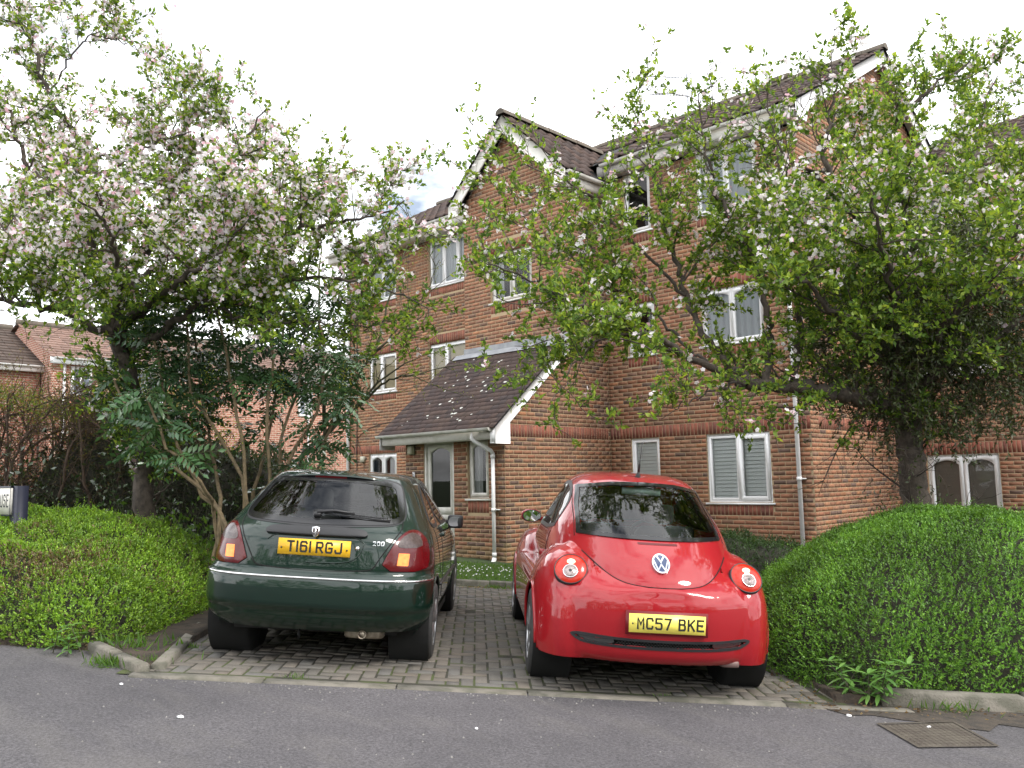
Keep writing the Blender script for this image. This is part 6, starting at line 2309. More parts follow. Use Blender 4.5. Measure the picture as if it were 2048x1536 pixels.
# ------------------------------------------------------------------ foliage kit
M_LEAF = leaf_mat("spring_leaf", 0.5, 0.45, 0.3)
M_HEDGE = leaf_mat("hedge_leaf", 0.42, 0.25, 0.4)
M_GLOSSY = leaf_mat("glossy_leaf", 0.22, 0.10, 0.7)
M_PETAL = leaf_mat("petal", 0.7, 0.5, 0.2, (1.0, 0.97, 0.97))
M_BARK = mat("bark", (0.085, 0.068, 0.055), 0.95, var=0.8, var_scale=14, var_col=(0.035, 0.028, 0.024), bump=1.0, bump_scale=45)
M_TWIG = mat("twig_bark", (0.075, 0.058, 0.048), 0.9, var=0.6, var_scale=20, var_col=(0.035, 0.027, 0.023))
M_TAN = mat("tan_stem", (0.22, 0.165, 0.095), 0.9, var=0.7, var_scale=16, var_col=(0.11, 0.085, 0.055), bump=0.7, bump_scale=50)
M_GREENTWIG = mat("green_twig", (0.085, 0.085, 0.05), 0.85, var=0.6, var_scale=12, var_col=(0.05, 0.045, 0.03))
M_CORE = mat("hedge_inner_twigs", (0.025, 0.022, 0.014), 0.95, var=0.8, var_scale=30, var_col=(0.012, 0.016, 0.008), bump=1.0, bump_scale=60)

def at(px, py, v):
    """point seen in direction (px, py) of the photograph, v metres into the scene along the ground"""
    a, b_ = (px - 1024) / FPX, -(py - 768) / FPX
    d = np.array(_r2) * a + np.array(_u2) * b_ + np.array(_f)
    return np.array([0, 0, EYE]) + d * (v / (d @ FV))

def unit(a):
    return a / (np.linalg.norm(a, axis=-1, keepdims=True) + 1e-12)

class Leaves:
    def __init__(self):
        self.V, self.F, self.C, self.n = [], [], [], 0
    def add(self, P, D, L, W, col, fold=0.15, N=None):
        """folded diamond leaves: base P, direction D"""
        P, D = np.asarray(P, float), unit(np.asarray(D, float))
        n = len(P)
        if n == 0:
            return
        L, W = np.broadcast_to(L, n)[:, None], np.broadcast_to(W, n)[:, None]
        if N is None:
            N = RNG.normal(size=(n, 3)) * 0.7 + np.array([0, 0, 0.8])
        S = unit(np.cross(D, N))
        U = np.cross(S, D)
        m = P + D * L * 0.48
        V = np.stack([P, m + S * W / 2 + U * W * fold, P + D * L, m - S * W / 2 + U * W * fold], 1).reshape(-1, 3)
        i = np.arange(n)[:, None] * 4 + self.n
        F = np.concatenate([i + [0, 1, 2], i + [0, 2, 3]], 1).reshape(-1, 3)
        self.V.append(V)
        self.F.append(F)
        self.C.append(np.repeat(np.asarray(col, float), 2, axis=0))
        self.n += 4 * n
    def flowers(self, P, D, R, col):
        """five petal flowers facing D"""
        P, D = np.asarray(P, float), unit(np.asarray(D, float))
        n = len(P)
        if n == 0:
            return
        R = np.broadcast_to(R, n)[:, None]
        A = unit(np.cross(D, RNG.normal(size=(n, 3))))
        B = np.cross(D, A)
        for k in range(5):
            t = 2 * math.pi * k / 5
            d = A * math.cos(t) + B * math.sin(t)
            s = -A * math.sin(t) + B * math.cos(t)
            V = np.stack([P, P + d * R * 0.62 + s * R * 0.42 + D * R * 0.25, P + d * R + D * R * 0.3, P + d * R * 0.62 - s * R * 0.42 + D * R * 0.25], 1).reshape(-1, 3)
            i = np.arange(n)[:, None] * 4 + self.n
            self.V.append(V)
            self.F.append(np.concatenate([i + [0, 1, 2], i + [0, 2, 3]], 1).reshape(-1, 3))
            self.C.append(np.repeat(np.asarray(col, float), 2, axis=0))
            self.n += 4 * n
    def build(self, name, m, parent, **props):
        return raw_mesh(name, np.concatenate(self.V), np.concatenate(self.F), m, parent, np.concatenate(self.C), **props)

def pick_cols(n, pal, w=None, jit=0.15):
    pal = np.asarray(pal, float)
    c = pal[RNG.choice(len(pal), n, p=None if w is None else np.asarray(w) / np.sum(w))]
    return np.clip(c * RNG.uniform(1 - jit, 1 + jit, (n, 1)), 0, 1)

class Wood:
    """tubes with few sides, many at once"""
    def __init__(self):
        self.V, self.F, self.n = [], [], 0
    def tube(self, pts, r0, r1, k=5):
        pts = np.asarray(pts, float)
        m = len(pts)
        rad = np.linspace(r0, r1, m)
        T = unit(np.gradient(pts, axis=0))
        ref = np.array([0.31, 0.2, 0.93]) if abs(T[:, 2]).mean() < 0.9 else np.array([1.0, 0.1, 0])
        S = unit(np.cross(T, ref))
        B = np.cross(T, S)
        a = np.linspace(0, 2 * np.pi, k, endpoint=False)
        V = pts[:, None, :] + rad[:, None, None] * (np.cos(a)[None, :, None] * S[:, None, :] + np.sin(a)[None, :, None] * B[:, None, :])
        i, j = np.meshgrid(np.arange(m - 1), np.arange(k), indexing='ij')
        q = (j + 1) % k
        F = np.stack([i * k + j, i * k + q, (i + 1) * k + q, (i + 1) * k + j], -1).reshape(-1, 4) + self.n
        self.V.append(V.reshape(-1, 3))
        self.F.append(F)
        self.n += m * k
    def build(self, name, m, parent, **props):
        return raw_mesh(name, np.concatenate(self.V), np.concatenate(self.F), m, parent, None, True, **props)

def smooth_path(pts, n):
    pts = np.asarray(pts, float)
    s = np.concatenate([[0], np.cumsum(np.linalg.norm(np.diff(pts, axis=0), axis=1))])
    t = np.linspace(0, s[-1], n)
    return np.stack([crom(s, pts[:, k], t) for k in range(3)], -1), s[-1]

def wander(p, d, L, n, wob, lift=0.0):
    """a twig path from p along d"""
    pts = [np.array(p, float)]
    d = unit(np.array(d, float))
    for _ in range(n):
        d = unit(d + RNG.normal(0, wob, 3) + np.array([0, 0, lift]))
        pts.append(pts[-1] + d * L / n)
    return np.array(pts)

APPLE = [(0.18, 0.29, 0.045), (0.12, 0.215, 0.035), (0.23, 0.34, 0.055), (0.085, 0.16, 0.03), (0.28, 0.37, 0.07), (0.065, 0.13, 0.025)]
PET = [(0.86, 0.80, 0.83), (0.88, 0.85, 0.87), (0.84, 0.68, 0.74), (0.78, 0.48, 0.57)]

def blossom_tree(name, label, base, limbs, r_trunk, flower, leafy, sec_gap=0.2, sec_len=(0.5, 1.25), tw_gap=0.062, tw_len=(0.14, 0.42), cl_gap=0.042, keep=None, pal=APPLE, leaf_l=(0.042, 0.074), petp=(4, 4, 2, 1), nflow=5):
    T = thing(name, label, "tree", tuple(base))
    trunk, twigs = Wood(), Wood()
    cl_p, cl_d = [], []
    for pts, r0, r1 in limbs:
        path, L = smooth_path(pts, max(8, int(30 * len(pts) / 4)))
        path = path + np.concatenate([[np.zeros(3)], RNG.normal(0, 0.02, (len(path) - 1, 3))])
        trunk.tube(path, r0 * 0.82, r1 * 0.8, 9)
        T_ = unit(np.gradient(path, axis=0))
        s = 0.28 * L
        while s < L:
            f = s / L
            k = min(len(path) - 2, int(f * (len(path) - 1)))
            p, d = path[k], T_[k]
            out = RNG.normal(size=3)
            out = unit(out - d * (out @ d))
            dd = unit(d * RNG.uniform(0.2, 0.9) + out * 0.9 + np.array([0, 0, RNG.uniform(-0.05, 0.45)]))
            L2 = RNG.uniform(*sec_len) * (1.15 - 0.5 * f)
            sec = wander(p, dd, L2, 7, 0.16, 0.03)
            r_here = r0 + (r1 - r0) * f
            twigs.tube(sec, min(r_here * 0.5, 0.013), 0.003, 4)
            T2 = unit(np.gradient(sec, axis=0))
            q = 0.10
            while q < L2:
                j = min(len(sec) - 1, int(q / L2 * (len(sec) - 1)))
                o2 = RNG.normal(size=3)
                o2 = unit(o2 - T2[j] * (o2 @ T2[j]))
                d3 = unit(T2[j] * RNG.uniform(0.3, 0.9) + o2 * 0.8 + np.array([0, 0, RNG.uniform(-0.1, 0.3)]))
                L3 = RNG.uniform(*tw_len)
                tw = wander(sec[j], d3, L3, 4, 0.2, 0.02)
                twigs.tube(tw, 0.0042, 0.0016, 3)
                m = max(1, int(L3 / cl_gap))
                for e in range(m):
                    t = (e + RNG.random()) / m * 4
                    a = int(min(3, t))
                    cl_p.append(tw[a] + (tw[a + 1] - tw[a]) * (t - a))
                    cl_d.append(d3)
                q += tw_gap * RNG.uniform(0.6, 1.4)
            s += sec_gap * RNG.uniform(0.6, 1.4)
    trunk.build("trunk", M_BARK, T)
    twigs.build("branches", M_TWIG, T)
    P, D = np.array(cl_p), np.array(cl_d)
    if keep is not None:
        m = keep(P)
        P, D = P[m], D[m]
    n = len(P)
    lf, fl_ = Leaves(), Leaves()
    ff = flower(P)
    has = RNG.random(n) < ff * 0.72
    for k in range(leafy):
        m = RNG.random(n) < np.where(has, 0.75, 0.95)
        q = P[m] + RNG.normal(0, 0.012, (m.sum(), 3))
        d = D[m] * 0.5 + RNG.normal(0, 0.75, (m.sum(), 3)) + np.array([0, 0, 0.25])
        L_ = RNG.uniform(*leaf_l, m.sum())
        lf.add(q, d, L_, L_ * RNG.uniform(0.42, 0.6, m.sum()), pick_cols(m.sum(), pal, None, 0.25))
    for k in range(nflow):
        m = has & (RNG.random(n) < 0.85)
        q = P[m] + RNG.normal(0, 0.03, (m.sum(), 3)) + np.array([0, 0, 0.015])
        d = RNG.normal(0, 0.8, (m.sum(), 3)) + np.array([0, 0, 0.5]) + (np.array([0, 0, EYE]) - q) * 0.04
        R = RNG.uniform(0.019, 0.029, m.sum())
        fl_.flowers(q, d, R, pick_cols(m.sum(), PET, petp, 0.08))
    for k in range(2):                     # closed pink buds
        m = has & (RNG.random(n) < 0.5)
        q = P[m] + RNG.normal(0, 0.03, (m.sum(), 3))
        fl_.add(q, RNG.normal(size=(m.sum(), 3)) + np.array([0, 0, 0.8]), 0.018, 0.012, pick_cols(m.sum(), [(0.62, 0.18, 0.26), (0.66, 0.30, 0.36)], None, 0.15), 0.4)
    lf.build("foliage", M_LEAF, T, kind="stuff")
    fl_.build("blossom", M_PETAL, T, kind="stuff")
    return T, P

# ------------------------------------------------------------------ hedges as clipped masses of small shoots
def hedge(name, label, footprint, hfun, n_shoot, pal, leaf=(0.016, 0.026), edge=0.8, per=8, up=0.35, mat_=None, dead=None, core=0.10, power=2.4, cat="hedge", shoot=(0.05, 0.11), res=0.1, rough=0.03):
    fp = np.array(footprint, float)
    c = fp.mean(0)
    P0 = UV(c[0], c[1], 0)
    H = thing(name, label, cat, tuple(P0))
    def dist(u, v):
        q = np.stack([u, v], -1)
        best = np.full(np.shape(u), 1e9)
        for i in range(len(fp)):
            a, b_ = fp[i], fp[(i + 1) % len(fp)]
            e = b_ - a
            t = np.clip(((q - a) @ e) / (e @ e), 0, 1)
            best = np.minimum(best, np.linalg.norm(q - a - t[..., None] * e, axis=-1))
        return np.where(in_poly(fp, u, v), best, 0.0)
    def lump(u, v):
        return rough * (np.sin(u * 7.1 + 1.3 * v) * np.sin(v * 6.3 - 0.7 * u) + 0.6 * np.sin(u * 15.3 + v * 3.1) * np.sin(v * 13.7))
    def hh(u, v, ins=0.0):
        d = np.clip((dist(u, v) - ins) / edge, 0, 1)
        return (hfun(u, v) + lump(u, v) * (d > 0)) * (1 - (1 - d) ** power) ** (1 / power)
    u0, v0 = fp.min(0) - 0.05
    u1, v1 = fp.max(0) + 0.05
    nu, nv = int((u1 - u0) / res) + 2, int((v1 - v0) / res) + 2
    Ug, Vg = np.meshgrid(np.linspace(u0, u1, nu), np.linspace(v0, v1, nv))
    Hg = hh(Ug, Vg)
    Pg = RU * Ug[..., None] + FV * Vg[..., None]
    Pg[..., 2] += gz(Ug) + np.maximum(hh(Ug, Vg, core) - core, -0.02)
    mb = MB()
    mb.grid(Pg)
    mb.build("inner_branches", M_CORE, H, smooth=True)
    # area weighted samples of the surface, steep flanks included
    nf, mf = int((u1 - u0) / 0.03) + 2, int((v1 - v0) / 0.03) + 2
    Uf, Vf = np.meshgrid(np.linspace(u0, u1, nf), np.linspace(v0, v1, mf))
    Hf = hh(Uf, Vf)
    du, dv = Uf[0, 1] - Uf[0, 0], Vf[1, 0] - Vf[0, 0]
    lo = np.minimum(np.minimum(Hf[:-1, :-1], Hf[1:, :-1]), np.minimum(Hf[:-1, 1:], Hf[1:, 1:]))
    hi = np.maximum(np.maximum(Hf[:-1, :-1], Hf[1:, :-1]), np.maximum(Hf[:-1, 1:], Hf[1:, 1:]))
    gx = ((Hf[:-1, 1:] + Hf[1:, 1:]) - (Hf[:-1, :-1] + Hf[1:, :-1])) / (2 * du)
    gy = ((Hf[1:, :-1] + Hf[1:, 1:]) - (Hf[:-1, :-1] + Hf[:-1, 1:])) / (2 * dv)
    w = np.where(hi > 0.03, np.sqrt(1 + gx ** 2 + gy ** 2), 0)
    uc, vc = (Uf[:-1, :-1] + Uf[1:, 1:]) / 2, (Vf[:-1, :-1] + Vf[1:, 1:]) / 2
    w = w * np.where((vc > v0 + 0.62 * (v1 - v0)) & (gy < 0), 0.3, 1.0)      # the far side is hardly seen
    w = (w * np.clip(1.25 - 0.12 * (np.abs(uc) - 3.5), 0.35, 1.25)).ravel()
    idx = RNG.choice(len(w), n_shoot, p=w / w.sum())
    u = uc.ravel()[idx] + RNG.uniform(-0.5, 0.5, n_shoot) * du
    v = vc.ravel()[idx] + RNG.uniform(-0.5, 0.5, n_shoot) * dv
    h = lo.ravel()[idx] + (hi - lo).ravel()[idx] * RNG.random(n_shoot)
    nrm = unit(-gx.ravel()[idx][:, None] * RU - gy.ravel()[idx][:, None] * FV + np.array([0, 0, 1.0]))
    P = RU * u[:, None] + FV * v[:, None]
    P[:, 2] += gz(u) + h
    ok = h > 0.02
    P, nrm, u, v = P[ok], nrm[ok], u[ok], v[ok]
    n = len(P)
    D = unit(nrm * 0.8 + np.array([0, 0, up]) + RNG.normal(0, 0.38, (n, 3)))
    L_ = RNG.uniform(*shoot, n) * np.where(RNG.random(n) < 0.06, 1.9, 1.0)
    P = P - D * (np.minimum(L_, shoot[1]) * 0.75)[:, None] + RNG.normal(0, 0.008, (n, 3))
    lv = Leaves()
    base = pick_cols(n, pal, None, 0.18)
    base = base * (1 + 0.22 * np.sin(u * 2.9 + 1.1) * np.sin(v * 3.7) + 0.14 * np.sin(u * 7.7 - v * 5.1))[:, None]
    if dead is not None:
        dm = dead(u, v)
        dc = pick_cols(n, [(0.12, 0.085, 0.045), (0.16, 0.12, 0.06), (0.10, 0.11, 0.03)], None, 0.2)
        sel = RNG.random(n) < dm
        base[sel] = dc[sel]
    for k in range(per):
        t = (k + 0.5) / per
        q = P + D * (L_ * t)[:, None]
        s = unit(np.cross(D, RNG.normal(size=(n, 3))))
        d = unit(s * (1.1 - 0.5 * t) + D * (0.5 + 0.6 * t))
        lf = RNG.uniform(*leaf, n) * (1.05 - 0.35 * t)
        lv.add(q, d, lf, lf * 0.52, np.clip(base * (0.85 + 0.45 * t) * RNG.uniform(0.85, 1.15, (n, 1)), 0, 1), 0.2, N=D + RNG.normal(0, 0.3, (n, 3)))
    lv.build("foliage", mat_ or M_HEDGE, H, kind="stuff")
    return H
# ------------------------------------------------------------------ hedges
LON = [(0.16, 0.28, 0.022), (0.125, 0.235, 0.022), (0.20, 0.33, 0.03), (0.095, 0.185, 0.02)]
BOX = [(0.105, 0.225, 0.026), (0.082, 0.185, 0.022), (0.135, 0.27, 0.033), (0.06, 0.14, 0.02)]
def lon_dead(u, v):
    d = 0.75 * np.exp(-(((u + 4.15) / 0.35) ** 2 + ((v - 7.15) / 0.25) ** 2)) + 0.6 * np.exp(-(((u + 3.75) / 0.22) ** 2 + ((v - 7.5) / 0.5) ** 2))
    return np.clip(d + 0.04 + 0.22 * (np.sin(u * 5.3) * np.sin(v * 4.1) > 0.6), 0, 0.8)
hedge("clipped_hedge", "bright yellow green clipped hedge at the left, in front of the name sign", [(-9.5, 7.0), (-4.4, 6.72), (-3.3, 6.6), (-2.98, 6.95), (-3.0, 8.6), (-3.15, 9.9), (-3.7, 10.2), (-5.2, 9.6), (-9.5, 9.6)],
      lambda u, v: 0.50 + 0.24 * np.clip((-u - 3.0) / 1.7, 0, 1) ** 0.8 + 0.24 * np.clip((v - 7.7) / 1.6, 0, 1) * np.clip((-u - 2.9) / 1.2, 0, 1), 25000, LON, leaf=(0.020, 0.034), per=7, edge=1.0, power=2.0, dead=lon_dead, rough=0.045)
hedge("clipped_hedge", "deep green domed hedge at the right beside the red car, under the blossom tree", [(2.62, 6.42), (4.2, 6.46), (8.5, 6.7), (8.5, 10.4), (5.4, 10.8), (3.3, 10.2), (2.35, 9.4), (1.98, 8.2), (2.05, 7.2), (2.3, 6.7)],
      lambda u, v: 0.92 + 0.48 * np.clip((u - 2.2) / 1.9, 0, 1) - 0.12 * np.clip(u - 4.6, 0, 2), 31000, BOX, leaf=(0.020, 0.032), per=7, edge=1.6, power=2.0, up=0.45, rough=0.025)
hedge("evergreen_bush", "dark low bush against the brick wall beyond the red car", [(1.55, 12.1), (2.4, 11.4), (3.9, 11.2), (4.6, 12.4), (3.6, 13.6), (2.2, 13.3)],
      lambda u, v: 0.98 - 0.05 * u, 3800, [(0.032, 0.07, 0.016), (0.025, 0.055, 0.014), (0.042, 0.085, 0.02)], leaf=(0.022, 0.036), edge=0.8, cat="bush", rough=0.08)
hedge("evergreen_bush", "dark leafy evergreen bush in the shade behind the tan shrub stems", [(-6.6, 11.3), (-4.6, 11.1), (-2.9, 11.2), (-2.75, 12.6), (-4.6, 13.2), (-6.8, 12.8)],
      lambda u, v: 1.75 + 0.2 * np.sin(u * 2.1), 5200, [(0.032, 0.055, 0.018), (0.025, 0.042, 0.014), (0.045, 0.06, 0.02), (0.05, 0.045, 0.022)], leaf=(0.03, 0.05), edge=0.7, cat="bush", rough=0.16, up=0.1)
# ------------------------------------------------------------------ left blossom tree
def L3(*q):
    return [at(*p) for p in q]
tb = UV(-4.05, 9.6, 0.0)
limbs = [
    (np.array([tb, at(275, 830, 9.6), at(245, 700, 9.55), at(228, 630, 9.5)]), 0.15, 0.10),
    (np.array(L3((228, 632, 9.5), (205, 540, 9.4), (150, 430, 9.2), (60, 340, 9.0), (10, 200, 8.8))), 0.085, 0.012),
    (np.array(L3((230, 630, 9.5), (215, 470, 9.6), (190, 330, 9.7), (95, 190, 9.7), (55, 60, 9.7), (20, -60, 9.7))), 0.075, 0.010),
    (np.array(L3((95, 190, 9.7), (180, 75, 9.5), (250, 85, 9.4), (300, 110, 9.3))), 0.016, 0.005),
    (np.array(L3((228, 628, 9.5), (300, 500, 9.3), (400, 400, 9.1), (480, 300, 8.9), (530, 215, 8.8))), 0.075, 0.008),
    (np.array(L3((300, 500, 9.3), (330, 400, 9.5), (340, 310, 9.6), (300, 200, 9.7))), 0.035, 0.007),
    (np.array(L3((480, 300, 8.9), (450, 230, 8.8), (425, 160, 8.7))), 0.009, 0.004),
    (np.array(L3((235, 660, 9.5), (360, 560, 9.0), (500, 490, 8.6), (640, 450, 8.3), (760, 430, 8.1), (805, 400, 8.0))), 0.07, 0.007),
    (np.array(L3((270, 700, 9.5), (400, 610, 9.0), (560, 560, 8.6), (700, 560, 8.4), (800, 590, 8.3), (860, 625, 8.2))), 0.055, 0.006),
    (np.array(L3((240, 680, 9.5), (120, 620, 9.1), (0, 600, 8.8), (-120, 560, 8.5))), 0.07, 0.012),
    (np.array(L3((228, 630, 9.5), (170, 560, 10.2), (90, 500, 10.8), (-40, 430, 11.2))), 0.06, 0.012),
    (np.array(L3((235, 640, 9.5), (300, 540, 10.3), (420, 470, 10.9), (540, 430, 11.3), (640, 440, 11.5))), 0.06, 0.009),
    (np.array(L3((232, 635, 9.5), (240, 560, 8.6), (220, 470, 7.9), (170, 400, 7.4))), 0.055, 0.010),
    (np.array(L3((240, 650, 9.5), (330, 580, 8.7), (420, 520, 8.0), (480, 450, 7.5))), 0.055, 0.009),
    (np.array(L3((120, 620, 9.1), (60, 520, 8.6), (-30, 420, 8.2))), 0.035, 0.009),
    (np.array(L3((400, 610, 9.0), (520, 640, 8.8), (640, 650, 8.6), (760, 650, 8.4))), 0.022, 0.005),
    (np.array(L3((500, 490, 8.6), (600, 390, 8.5), (660, 350, 8.4))), 0.018, 0.005),
    (np.array(L3((150, 430, 9.2), (240, 330, 9.2), (320, 280, 9.2), (390, 260, 9.2))), 0.025, 0.006),
]
def in_px(P):
    d = P - np.array([0, 0, EYE])
    z = d @ np.array(_f)
    return 1024 + FPX * (d @ np.array(_r2)) / z, 768 - FPX * (d @ np.array(_u2)) / z
def fl_left(P):
    x, y = in_px(P)
    low = np.clip((640 - y) / 200, 0.12, 1)
    return np.clip(0.80 * low * np.where(y < 240, 0.6, 1.0) * np.where(x > 560, 0.6, 1.0) * 1.02, 0, 0.9)
def keep_left(P):
    x, y = in_px(P)
    thin = RNG.random(len(P))
    ok = (P[:, 2] > 1.5) & ~((y < 270) & (thin < 0.35)) & ~((x > 580) & (thin < 0.25)) & ~((y > 620) & (thin < 0.4))
    return ok
blossom_tree("blossom_tree", "big apple blossom tree on the left, thick with pale pink flowers", tb, limbs, 0.17, fl_left, 5, sec_gap=0.14, keep=keep_left, cl_gap=0.038)

# ------------------------------------------------------------------ right blossom tree with dark inner growth
tb = UV(4.1, 9.05, 0.0)
limbs = [
    (np.array([tb, at(1830, 980, 9.05), at(1818, 880, 9.05), at(1805, 800, 9.0), at(1800, 720, 9.0)]), 0.20, 0.15),
    (np.array(L3((1806, 815, 9.0), (1700, 792, 8.7), (1590, 772, 8.5), (1490, 768, 8.3))), 0.11, 0.075),
    (np.array(L3((1490, 768, 8.3), (1420, 735, 8.2), (1300, 670, 8.0), (1180, 620, 7.9), (1060, 560, 7.8), (960, 520, 7.8))), 0.05, 0.006),
    (np.array(L3((1500, 765, 8.3), (1420, 690, 8.6), (1370, 590, 8.8), (1330, 450, 8.9), (1300, 310, 9.0), (1260, 180, 9.0))), 0.05, 0.006),
    (np.array(L3((1370, 590, 8.8), (1260, 480, 8.7), (1180, 390, 8.6), (1040, 330, 8.5), (930, 380, 8.4))), 0.024, 0.004),
    (np.array(L3((1300, 670, 8.0), (1200, 680, 7.7), (1130, 760, 7.5), (1100, 810, 7.4))), 0.018, 0.004),
    (np.array(L3((1530, 768, 8.4), (1540, 640, 8.5), (1490, 480, 8.6), (1420, 340, 8.7), (1400, 200, 8.7), (1450, 150, 8.7))), 0.05, 0.006),
    (np.array(L3((1590, 772, 8.5), (1600, 620, 8.4), (1570, 460, 8.3), (1560, 320, 8.2), (1530, 170, 8.2))), 0.045, 0.006),
    (np.array(L3((1800, 730, 9.0), (1760, 560, 8.8), (1700, 420, 8.5), (1650, 300, 8.3), (1690, 120, 8.2))), 0.09, 0.008),
    (np.array(L3((1800, 730, 9.0), (1830, 560, 9.0), (1810, 400, 9.0), (1790, 250, 9.0), (1860, 180, 9.0), (1960, 110, 9.0))), 0.09, 0.007),
    (np.array(L3((1802, 740, 9.0), (1900, 600, 9.0), (1990, 480, 9.0), (2090, 380, 9.0), (2180, 260, 9.0))), 0.09, 0.012),
    (np.array(L3((1805, 780, 9.0), (1920, 720, 8.6), (2040, 640, 8.3), (2180, 560, 8.0))), 0.07, 0.014),
    (np.array(L3((1800, 740, 9.0), (1850, 600, 9.8), (1920, 440, 10.4), (1950, 300, 10.8), (1990, 150, 11.0))), 0.07, 0.010),
    (np.array(L3((1800, 760, 9.0), (1740, 640, 9.8), (1640, 520, 10.6), (1560, 420, 11.0))), 0.06, 0.010),
    (np.array(L3((1800, 750, 9.0), (1790, 620, 8.2), (1760, 470, 7.5), (1740, 380, 7.1))), 0.06, 0.010),
    (np.array(L3((1803, 770, 9.0), (1700, 660, 8.2), (1600, 560, 7.6), (1520, 500, 7.2))), 0.055, 0.009),
    (np.array(L3((1806, 770, 9.0), (1900, 640, 8.1), (1980, 540, 7.5), (2060, 440, 7.1))), 0.055, 0.010),
    (np.array(L3((1490, 768, 8.3), (1400, 790, 8.0), (1330, 830, 7.8))), 0.02, 0.004),
    (np.array(L3((1420, 735, 8.2), (1320, 640, 8.4), (1210, 560, 8.5), (1100, 480, 8.5), (1010, 410, 8.5))), 0.022, 0.004),
    (np.array(L3((1700, 420, 8.5), (1600, 330, 8.6), (1480, 280, 8.6))), 0.03, 0.005),
]
def fl_right(P):
    x, y = in_px(P)
    return np.clip(np.where(y < 520, 0.20, 0.10) + np.where((x > 1450) & (x < 1760) & (y < 470), 0.14, 0) - np.where((x > 1600) & (y > 560), 0.13, 0), 0.01, 0.5)
def keep_right(P):
    x, y = in_px(P)
    thin = RNG.random(len(P))
    ok = P[:, 2] > 1.75
    ok &= ~((y > 720) & (thin < 0.5))
    ok &= ~((x < 1330) & (thin < 0.15))
    ok &= ~((x < 1180) & (y < 560) & (thin < 0.5))
    ok &= ~((y < 350) & (x < 1680) & (thin < 0.68))
    ok &= ~((y < 430) & (x < 1420) & (thin < 0.5))
    ok &= ~((x > 1640) & (y > 560) & (thin < 0.25))
    return ok
RT, RP = blossom_tree("blossom_tree", "spreading blossom tree on the right with a long low limb and a dark heart", tb, limbs, 0.2, fl_right, 6, sec_gap=0.135, keep=keep_right)
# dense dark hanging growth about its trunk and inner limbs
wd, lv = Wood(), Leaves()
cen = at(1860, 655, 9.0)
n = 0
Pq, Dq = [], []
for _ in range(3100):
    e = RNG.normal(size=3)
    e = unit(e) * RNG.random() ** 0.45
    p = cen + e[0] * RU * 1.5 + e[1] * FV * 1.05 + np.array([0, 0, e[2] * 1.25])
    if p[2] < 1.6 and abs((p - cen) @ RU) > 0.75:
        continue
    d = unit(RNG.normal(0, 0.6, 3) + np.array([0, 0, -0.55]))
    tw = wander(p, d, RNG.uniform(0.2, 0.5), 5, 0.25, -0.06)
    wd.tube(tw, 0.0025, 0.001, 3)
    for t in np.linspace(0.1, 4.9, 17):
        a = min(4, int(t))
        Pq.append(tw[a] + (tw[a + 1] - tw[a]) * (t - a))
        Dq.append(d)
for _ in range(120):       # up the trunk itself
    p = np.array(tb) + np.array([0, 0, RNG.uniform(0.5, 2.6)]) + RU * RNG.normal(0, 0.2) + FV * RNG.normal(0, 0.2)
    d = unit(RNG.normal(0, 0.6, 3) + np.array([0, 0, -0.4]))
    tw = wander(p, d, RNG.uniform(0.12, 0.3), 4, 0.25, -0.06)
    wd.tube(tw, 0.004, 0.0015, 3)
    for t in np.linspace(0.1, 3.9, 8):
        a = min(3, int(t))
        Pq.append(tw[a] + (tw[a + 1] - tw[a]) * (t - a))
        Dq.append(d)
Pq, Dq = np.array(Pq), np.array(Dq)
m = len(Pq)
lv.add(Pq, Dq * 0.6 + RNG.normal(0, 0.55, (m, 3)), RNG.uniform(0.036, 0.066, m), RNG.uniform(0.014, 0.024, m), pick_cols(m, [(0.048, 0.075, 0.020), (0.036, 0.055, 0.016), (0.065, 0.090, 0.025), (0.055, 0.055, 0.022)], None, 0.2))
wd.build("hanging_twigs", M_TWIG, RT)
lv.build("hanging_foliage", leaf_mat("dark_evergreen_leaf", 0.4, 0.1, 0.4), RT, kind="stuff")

# ------------------------------------------------------------------ mahonia with long pinnate leaves
MH = thing("mahonia_shrub", "tall many stemmed shrub with long dark pinnate leaves behind the green car", "shrub", tuple(UV(-3.0, 10.2, 0)))
st = Wood()
stems = [
    [(450, 1045, 9.6), (380, 960, 9.6), (290, 880, 9.6), (245, 800, 9.6), (225, 760, 9.6)],
    [(452, 1045, 9.6), (395, 980, 9.7), (360, 900, 9.7), (330, 800, 9.8), (310, 680, 9.9)],
    [(490, 1035, 9.8), (480, 960, 9.8), (440, 870, 9.9), (385, 790, 9.9), (370, 640, 10)],
    [(495, 1035, 9.8), (490, 960, 9.8), (478, 850, 9.9), (455, 740, 10), (430, 600, 10)],
    [(540, 1040, 10), (540, 920, 10), (535, 840, 10), (545, 720, 10.1), (530, 600, 10.2)],
    [(545, 1040, 10), (590, 900, 10), (630, 830, 10), (650, 740, 10.1), (640, 650, 10.2)],
    [(560, 1040, 10.2), (560, 900, 10.2), (600, 760, 10.3), (620, 640, 10.4)],
    [(440, 1045, 9.7), (430, 930, 10.3), (400, 760, 10.5), (380, 620, 10.6)],
    [(580, 1030, 10.3), (640, 930, 10.3), (665, 840, 10.3), (690, 780, 10.3)],
    [(500, 1040, 10.2), (530, 900, 10.6), (560, 740, 10.8), (570, 600, 10.9)],
    [(430, 1040, 9.7), (395, 960, 9.3), (330, 880, 9.1), (300, 800, 9.0)],
]
tips = []
